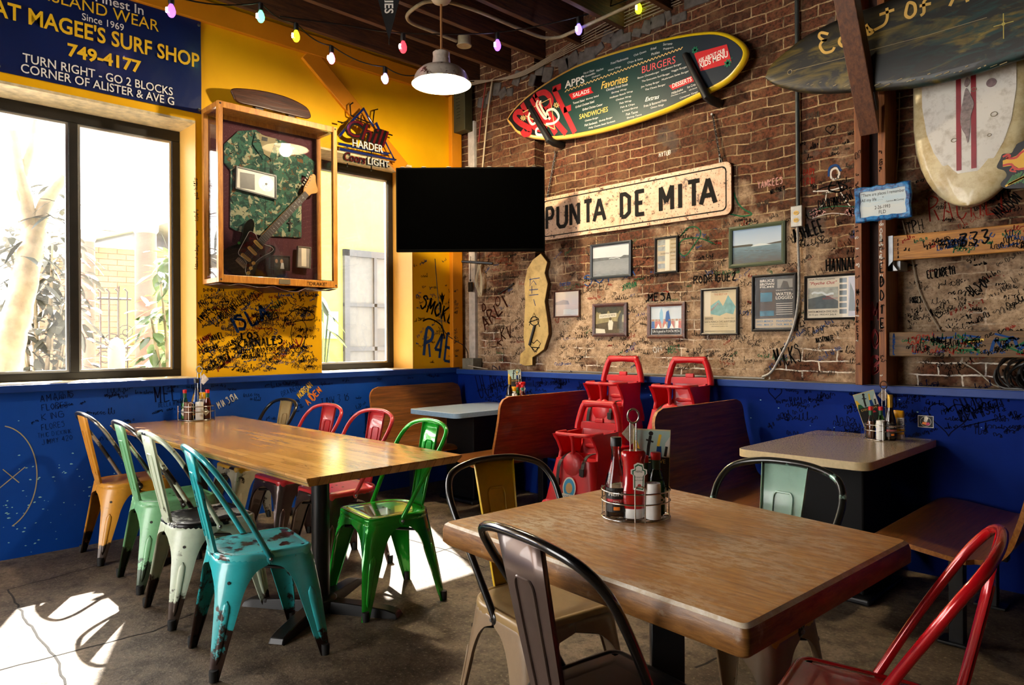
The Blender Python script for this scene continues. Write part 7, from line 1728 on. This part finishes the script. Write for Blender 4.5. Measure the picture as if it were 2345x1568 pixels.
def heart(b, x, z, r, w, y=0.0): b.ribbon([(x + r * .06 * 16 * math.sin(a) ** 3, z + r * .06 * (13 * math.cos(a) - 5 * math.cos(2 * a) - 2 * math.cos(3 * a) - math.cos(4 * a))) for a in [2 * PI * k / 24 for k in range(25)]], w, y)
def place_left(b, x0): b.v = [(x0, u, z) for u, _, z in b.v]      # wall frame -> window wall (u = world y)
def place_back(b, y0): b.v = [(u, y0, z) for u, _, z in b.v]
def L0(px, py, x=.0): v = at(px, py, x=x); return v.y, v.z
def penL(b, text, p, p2, h, w=None, **k):
    (x, z), (x2, z2) = L0(*p), L0(*p2); sx = k.pop('sx', None); L_ = math.hypot(x2 - x, z2 - z); ang = math.atan2(z2 - z, x2 - x)
    if sx is None:
        m_ = sum((.45 if ch in "I1!'." else .85) * (1.25 if ch != ' ' else .7) for ch in text); sx = L_ / (h * m_)
    pen(b, text, x, z, h, ang, w, sx=sx, **k)
def penB(b, text, p, p2, h, w=None, y=BY, **k):
    v, v2 = at(*p, y=y), at(*p2, y=y); L_ = math.hypot(v2.x - v.x, v2.z - v.z); ang = math.atan2(v2.z - v.z, v2.x - v.x)
    m_ = sum((.45 if ch in "I1!'." else .85) * (1.25 if ch != ' ' else .7) for ch in text); pen(b, text, v.x, v.z, h, ang, w, sx=L_ / (h * m_), **k)
random.seed(21)
def stuff_build(b, name, m, parent): o = b.build(name, m, parent); o['kind'] = 'stuff'; return o
# --- yellow wall panel under the display case
K = MB(); C2 = MB(); R2 = MB(); G2 = MB(); F2 = MB()
penL(K, 'LOS', (553, 778), (595, 775), .052, .008, jit=.15); penL(K, 'LOS', (555, 777), (597, 774), .046, .005, jit=.1); penL(K, 'SKARNALES', (532, 800), (650, 786), .062, .008, jit=.15); penL(K, 'SKARNALES', (535, 799), (652, 785), .052, .005, jit=.1)
penL(K, '- VATOS RUDOS FOREVER -', (535, 812), (660, 800), .030, .006, jit=.2); penL(K, 'HOUSTON TX', (556, 823), (612, 817), .034, .006, jit=.2)
penL(C2, 'ISLA', (536, 765), (625, 722), .115, .016, jit=.3); penL(C2, 'ISLA', (537, 764), (626, 720), .105, .010, jit=.5)
penL(K, 'AVERY', (461, 740), (490, 712), .05, .006); penL(K, 'TIMBRONI', (500, 742), (545, 706), .055, .006); penL(K, 'ARCS', (458, 706), (490, 690), .045, .005); penL(K, '2023', (500, 722), (528, 690), .055, .005); penL(K, 'LORENA', (465, 810), (502, 797), .034, .007); penL(K, 'TRUE', (535, 712), (565, 690), .055, .005)
penL(K, 'RUDI', (560, 700), (610, 668), .05, .004); penL(K, 'GUS GUS', (590, 738), (640, 727), .045, .007); penL(K, 'DANIEL', (482, 783), (515, 772), .045, .006); penL(R2, 'MANNY', (455, 790), (490, 772), .04, .006); penL(R2, 'VERY', (562, 688), (610, 678), .035, .004); penL(G2, 'KENZIE', (620, 720), (650, 690), .045, .005); penL(K, 'EMMADI', (625, 715), (665, 690), .04, .005); penL(K, 'UEBNEA', (488, 838), (530, 820), .045, .006); penL(K, 'D+R+D+L+A+X', (466, 668), (515, 667), .022, .004); penL(F2, 'I AM ARSHER LEADER', (460, 682), (560, 672), .024, .003)
u, z = L0(494, 728); heart(K, u, z, .06, .005); u, z = L0(615, 757); heart(K, u, z, .035, .004)
u, z = L0(685, 758)   # laughing face sketch
K.ribbon(cat2([(u - .07, z - .02), (u - .05, z + .06), (u, z + .09), (u + .05, z + .06), (u + .06, z - .02), (u + .02, z - .13), (u - .01, z - .17), (u - .05, z - .12), (u - .07, z - .02)], 5), .005); K.ribbon(cat2([(u - .10, z + .06), (u, z + .08), (u + .13, z + .10), (u + .10, z + .15), (u - .02, z + .17), (u - .09, z + .12)], 5), .006); R2.ribbon(cat2([(u - .03, z - .06), (u, z - .12), (u + .03, z - .05)], 5), .010); K.ribbon(cat2([(u - .03, z - .05), (u, z - .03), (u + .03, z - .05)], 5), .006)
for k in range(22): a = random.uniform(0, 6.3); K.ribbon([(u + .05 * math.cos(a), z - .05 + .08 * math.sin(a)), (u + .05 * math.cos(a) + random.uniform(-.03, .03), z - .05 + .08 * math.sin(a) - .03)], .003)
for k in range(250):
    px_, py_ = random.uniform(455, 728), random.choice((random.uniform(672, 760), random.uniform(800, 852), random.uniform(672, 852)))
    u, z = L0(px_, py_); b = random.choice((K, K, K, F2, F2, F2, F2, K, C2, R2)); hh = random.uniform(.012, .035); ang = random.choice((0, .1, .6, .7, -.2, 1.2))
    if u + hh * 4 < -1.43: scrib(b, u, z, hh, random.randint(4, 9), ang, random.uniform(.002, .0045))
# jamb and corner panels
penL(K, 'SMOKE', (962, 705), (1040, 745), .13, .018, jit=.4); penL(C2, 'R4E', (970, 815), (1040, 828), .24, .026, jit=.25); K.ribbon(cat2([L0(968, 735), L0(985, 730), L0(1010, 745), L0(1018, 775)], 5), .014)
u, z = L0(1012, 690); K.flat([(u - .03, z + .07), (u - .01, z + .05), (u + .0, z + .09), (u + .015, z + .05), (u + .035, z + .07), (u + .005, z - .03)], 0)
for px_, py_, r_ in ((1035, 693, .045), (1035, 715, .022)): u, z = L0(px_, py_); K.ribbon([(u + r_ * math.cos(a), z + r_ * 1.1 * math.sin(a)) for a in [2 * PI * k / 20 for k in range(21)]], .004); K.flat([(u - .018 + x, z + w_) for x, w_ in circ(.006, 8)], 0); K.flat([(u + .012 + x, z + w_) for x, w_ in circ(.006, 8)], 0)
for k in range(46):
    u, z = L0(random.uniform(948, 1036), random.uniform(600, 830)); scrib(random.choice((K, F2, F2, C2)), u, z, random.uniform(.012, .03), random.randint(3, 6), random.uniform(-.2, .7), .0035)
for k in range(14):
    u, z = L0(454, random.uniform(380, 640)); scrib(F2, -2.372 + random.uniform(-.003, .004), z, .018, 4, PI / 2, .003)
for k in range(24): u, z = -.50 - 0, 0; 
for b, m in ((K, MARK), (C2, MBLUE), (R2, MRED), (G2, MGREEN), (F2, MGREY)): place_left(b, .0012); stuff_build(b, 'graffiti', m, wl)
# the corner post: small scrawls
K = MB()
for k in range(16): scrib(K, -.08 + random.uniform(0, .015), random.uniform(1.1, 1.75), random.uniform(.012, .024), 3, random.uniform(-.1, .5), .0035)
place_left(K, .0515); stuff_build(K, 'graffiti', MGREY, bpy.data.objects['trim_5'])
# --- blue wainscot, window side
K = MB(); W_ = MB(); O_ = MB(); Y_ = MB(); R2 = MB()
for s_, p, p2, h in (('AMARIS', (92, 920), (172, 908), .040), ('FLORES', (95, 940), (158, 932), .038), ('KING', (95, 962), (150, 953), .038), ('FLORES', (95, 985), (150, 975), .036), ('THIC DICKNIK', (86, 1002), (165, 990), .026), ('JIMMY 420', (95, 1018), (168, 1005), .030), ('LUCAS', (245, 900), (285, 897), .04), ('MEL', (355, 922), (412, 915), .11), ('BELLA MIA', (362, 932), (410, 927), .03), ('BRAINERD', (645, 908), (690, 888), .04), ('TINW 3 16', (735, 930), (800, 915), .06)): penL(K, s_, p, p2, h, h * .07)
penL(W_, 'MIA SISA', (500, 935), (545, 912), .05, .005)
penL(Y_, 'MORGAN', (686, 912), (716, 882), .05, .007); penL(O_, 'AIDEN', (705, 928), (738, 893), .055, .009); penL(Y_, 'X', (703, 905), (713, 899), .04, .007)
for k in range(60):
    u, z = L0(random.uniform(0, 1040), random.uniform(885, 1010)); scrib(K, u, z, random.uniform(.012, .03), random.randint(3, 7), random.uniform(-.2, .5), .003)
for k in range(16):
    y_ = random.uniform(-3.4, -.2); scrib(K, y_, random.uniform(.93, .97), .02, random.randint(4, 9), 0, .003)
Yc = MB(); u, z = L0(-5, 1095); r_ = .31; Yc.ribbon([(u + r_ * .62 * math.cos(a), z + r_ * math.sin(a)) for a in [math.radians(-70 + 150 * k / 24) for k in range(25)]], .006); u, z = L0(15, 1092); Yc.ribbon([(u - .05, z - .07), (u + .09, z + .05)], .005); Yc.ribbon([(u - .02, z + .05), (u + .06, z - .04)], .005)
for b, m in ((K, MNAVY), (W_, MWHITE), (O_, MORANGE), (Y_, MYEL), (Yc, M('cream_chalk', 'a89c78', .7))): place_left(b, .0135); stuff_build(b, 'graffiti', m, wl)
ch = MB(); random.seed(8)
for k in range(80):
    u, z = L0(abs(random.gauss(70, 110)), min(1270, random.gauss(1150, 70)))
    if .02 < z < .95:
        r_ = random.uniform(.002, .007); a = random.uniform(0, 3.1); ch.flat([(u + r_ * q * math.cos(a + t_) * (1.6 if i % 2 else 1), z + r_ * .7 * math.sin(a + t_)) for i, (t_, q) in enumerate(((0, 1.3), (1.2, .8), (2.3, 1), (3.5, 1.2), (4.8, .7)))], 0)
place_left(ch, .0132); stuff_build(ch, 'paint_chips', M('pale_chip', '8fc3cc', .6), wl)
# --- brick wall
random.seed(33); K = MB(); R2 = MB(); G2 = MB(); B2 = MB(); W_ = MB(); F2 = MB(); BR = MB(); PK = MB()
for s_, p, p2, h, b, w in (('MESA', (1485, 690), (1542, 686), .055, K, .010), ('RODRIGUEZ', (1590, 650), (1690, 640), .05, K, .008), ('HANNAH', (1140, 645), (1175, 640), .05, F2, .006), ('HANNAH', (1893, 622), (1966, 616), .075, K, .010), ('ASHLEE', (1822, 556), (1892, 528), .085, K, .012), ('ARLI', (1112, 755), (1165, 700), .12, BR, .016), ('YANKEES', (1736, 432), (1795, 420), .045, PK, .005), ('MYTUB', (1510, 360), (1538, 353), .03, W_, .005), ('MICKS', (1780, 840), (1842, 826), .11, K, .008), ('OH', (1498, 808), (1520, 803), .04, W_, .006), ('ABET', (1530, 810), (1562, 803), .045, G2, .006), ('SEASU', (1842, 768), (1890, 762), .045, F2, .006), ('NASTYNATE', (1870, 785), (1912, 778), .03, K, .005), ('ERIN', (1840, 425), (1868, 420), .04, R2, .005), ('GABY', (1840, 402), (1868, 398), .035, R2, .005), ('CRISTAL', (1848, 275), (1880, 266), .035, F2, .005), ('WHITNEY', (1765, 445), (1800, 434), .03, K, .005), ('NATINE', (1735, 475), (1765, 466), .03, F2, .005), ('JENNIFER', (1450, 572), (1482, 565), .025, K, .004), ('LOPEZ', (1335, 670), (1400, 660), .055, F2, .006), ('SOFIA', (1340, 655), (1465, 630), .08, B2, .009), ('JORDAN', (1425, 665), (1460, 655), .04, G2, .007), ('CASSIDY', (1283, 655), (1308, 652), .025, B2, .005), ('DREW', (1905, 480), (1960, 452), .06, K, .005)): penB(b, s_, p, p2, h, w)
penB(K, "COPE", (2270, 462), (2325, 448), .06, .008); penB(R2, "RACHEL", (2130, 510), (2330, 480), .14, .007); penB(K, 'MADISON', (2290, 500), (2345, 455), .06, .006); penB(K, 'TPH', (2080, 535), (2120, 525), .06, .005); penB(K, 'ELIZABETH', (2125, 638), (2190, 628), .045, .006); penB(K, 'BLS 09', (2230, 680), (2275, 650), .06, .006); penB(K, 'FORREST', (2085, 695), (2115, 692), .035, .005)
v = bw(1490, 420)
for c_, r_ in (((1565, 520), 1),):
    pts_ = [(1680, 440), (1690, 465), (1705, 480), (1722, 490), (1700, 495), (1672, 490)]; G2.ribbon(cat2([bw(*p) for p in pts_], 4), .010); pts_ = [(1560, 540), (1575, 522), (1595, 520), (1605, 535), (1590, 560), (1570, 585), (1555, 575), (1562, 550), (1600, 545), (1640, 560)]; G2.ribbon(cat2([bw(*p) for p in pts_], 4), .009)
# rock guitarist sketch above the outlet
def bp(p): return bw(*p)
u, z = bp((1912, 398)); W_.ribbon([(u + .026 * math.cos(a), z + .034 * math.sin(a)) for a in [2 * PI * k / 16 for k in range(17)]], .012); B2.ribbon(cat2([(u - .035, z - .01), (u - .03, z + .04), (u + .01, z + .05), (u + .035, z + .01)], 4), .014)
for S, b, w in (([(1905, 415), (1898, 435), (1925, 438), (1918, 415)], K, .010), ([(1868, 437), (1890, 428), (1915, 424)], K, .007), ([(1862, 438), (1900, 436), (1930, 428)], W_, .008), ([(1920, 418), (1940, 428), (1925, 438)], K, .009), ([(1893, 440), (1888, 465), (1870, 480)], W_, .006), ([(1925, 440), (1945, 470), (1962, 478)], W_, .006), ([(1895, 440), (1925, 438)], W_, .006), ([(1852, 490), (1880, 478), (1915, 472), (1962, 474)], G2, .006), ([(1860, 500), (1905, 488), (1955, 494)], W_, .004)): b.ribbon(cat2([bp(p) for p in S], 4), w)
penB(K, 'CHRISTMAS 95', (1875, 478), (1945, 463), .05, .006)
for px_, py_, b in ((1866, 490, PK), (1945, 488, PK)):
    for k in range(10): u, z = bp((px_ + random.uniform(-12, 12), py_ + random.uniform(-8, 8))); scrib(b, u, z, .02, 3, random.uniform(-.5, .5), .005)
u, z = bp((1140, 690)); BR.ribbon([(u + .03 * math.cos(a), z + .04 * math.sin(a)) for a in [2 * PI * k / 14 for k in range(15)]], .012); penB(BR, 'D', (1105, 712), (1116, 712), .06, .012); penB(BR, 'KV', (1150, 780), (1178, 770), .11, .012); penB(BR, 'K', (1140, 792), (1155, 790), .05, .010)
for px_, py_, r_ in ((1902, 296, .03), (1880, 545, .02), (2150, 720, .02)): u, z = bw(px_, py_); heart(K, u, z, r_, .005)
pal = (K, K, K, F2, F2, F2, F2, K, BR, F2, K, F2, R2, G2, B2)
for k in range(640):
    x = random.uniform(.28, 3.58); z = 1.06 + 1.0 * random.random() ** 1.25; 
    if .86 < x < 1.16: continue
    (scrib if k % 3 else scratch)(random.choice(pal), x, z, random.uniform(.010, .034), random.randint(3, 9), random.choice((0, .05, .5, .6, -.15)), random.uniform(.002, .004))
for k in range(230):
    x = random.uniform(3.8, 5.0); z = random.uniform(1.06, 2.15)
    (scrib if k % 2 else scratch)(random.choice((K, K, F2, K, F2, K, R2)), x, z, random.uniform(.010, .034), random.randint(3, 8), random.choice((0, .05, .4, .5)), random.uniform(.0025, .0045))
for k in range(26): scrib(random.choice((K, F2)), random.uniform(3.2, 3.55), random.uniform(2.15, 2.5), random.uniform(.012, .03), 4, .05, .004)
for b, m in ((K, MARK), (R2, MRED), (G2, MGREEN), (B2, MBLUE), (W_, MWHITE), (F2, MGREY), (BR, MBROWN), (PK, M('pale_pink_marker', 'c98f86', .6))): place_back(b, BY - .0015); stuff_build(b, 'graffiti', m, wb)
# --- blue wainscot, brick side
K = MB(); W_ = MB()
def at0(px, py): v = at(px, py, y=-.002); return v.x, v.z
for s_, p, p2, h in (('CUJO', (2195, 948), (2260, 930), .075), ('IBEW #357!', (2200, 968), (2305, 938), .06)): penB(K, s_, p, p2, h, .007, y=-.002)
K.ribbon([at0(2200, 978), at0(2285, 958)], .006)
for px_, py_, r_ in ((1775, 898, .045), (2172, 955, .10)): u, z = at0(px_, py_); heart(K, u, z, r_, .006)
penB(K, 'UCARL', (1100, 910), (1168, 880), .20, .010, y=-.002)
for k in range(90): u, z = at0(random.uniform(1740, 2345), random.uniform(885, 1000)); scrib(K, u, z, random.uniform(.015, .04), random.randint(3, 8), random.uniform(-.2, .5), .004)
for k in range(60): u, z = at0(random.uniform(1090, 1330), random.uniform(862, 935)); scrib(K, u, z, random.uniform(.015, .05), random.randint(3, 6), random.uniform(-.2, .5), .005)
for k in range(40): u, z = at0(random.uniform(1100, 2345), random.uniform(880, 985)); r_ = random.uniform(.002, .008); W_.flat([(u + r_, z), (u, z + r_ * .6), (u - r_, z + .002), (u - .3 * r_, z - r_ * .5)], 0)
for b, m in ((K, MNAVY), (W_, bpy.data.materials['pale_chip'])): place_back(b, -.0022); stuff_build(b, 'graffiti', m, wb)
# --- timber post and planks
po = bpy.data.objects['timber_post']
K = MB(); W_ = MB(); R2 = MB(); ox, oz = po.location.x, po.location.z
def vtext(b, s, x, z0, h, step, w):
    for k, ch in enumerate(s): pen(b, ch, x, z0 - k * step, h, 0, w, sx=.5)
vtext(K, 'EDDIE', .052, .62, .05, .075, .007); vtext(W_, 'VICTOR', .053, 1.0, .028, .042, .004); vtext(W_, 'BIKTICH', .053, .80, .026, .036, .004); vtext(K, 'MOTLEY', -.072, .5, .03, .05, .004)
for k in range(50): scrib(random.choice((K, W_, K)), random.choice((-.078, .047)) + random.uniform(0, .006), random.uniform(.02, 1.3), random.uniform(.01, .022), 2, random.uniform(-.1, .3), .003)
for b, m in ((K, MARK), (W_, MWHITE)): b.v = [(u, -.1112, z) for u, _, z in b.v]; stuff_build(b, 'graffiti', m, po)
vtext(R2, 'MOB', -.035, .36, .10, .155, .012); vtext(R2, 'MOB', -.036, .365, .10, .155, .008); R2.v = [(u, .0188, z) for u, _, z in R2.v]; stuff_build(R2, 'graffiti', M('bright_red_spray', 'b00e12', .5), po)
for nm, n_, hh in (('wall_plank', 60, .13), ('wall_plank.001', 90, .13)):
    po = bpy.data.objects[nm]; S = {m: MB() for m in (MARK, MBLUE, MGREEN, MRED, MYEL)}
    for k in range(n_): scrib(random.choice([S[MARK]] * 4 + [S[MBLUE], S[MGREEN], S[MRED]]), random.uniform(-.56, .45), random.uniform(.012, .10), random.uniform(.012, .035), random.randint(3, 6), random.uniform(-.15, .3), .0035)
    if nm == 'wall_plank': pen(S[MARK], '333', -.28, .045, .06, .1, .010); vtext(S[MARK], 'FREDA', -.575, .1, .014, .022, .003)
    else:
        vtext(S[MBLUE], 'ABEL', -.60, .1, .024, .030, .006); S[MBLUE].ribbon(cat2([(-.15, .03), (-.13, .09), (-.10, .05), (-.06, .10), (-.03, .04), (.02, .11), (.05, .03), (.09, .08)], 4), .014)
        for k in range(24): m = random.choice((MGREEN, MYEL, MBLUE)); x = random.uniform(-.4, .4); S[m].ribbon([(x, random.uniform(.02, .12)), (x + random.uniform(.03, .10), random.uniform(.02, .12))], .010)
    for m, b in S.items():
        if b.v: b.v = [(u, -.0712, z) for u, _, z in b.v]; stuff_build(b, 'graffiti', m, po)
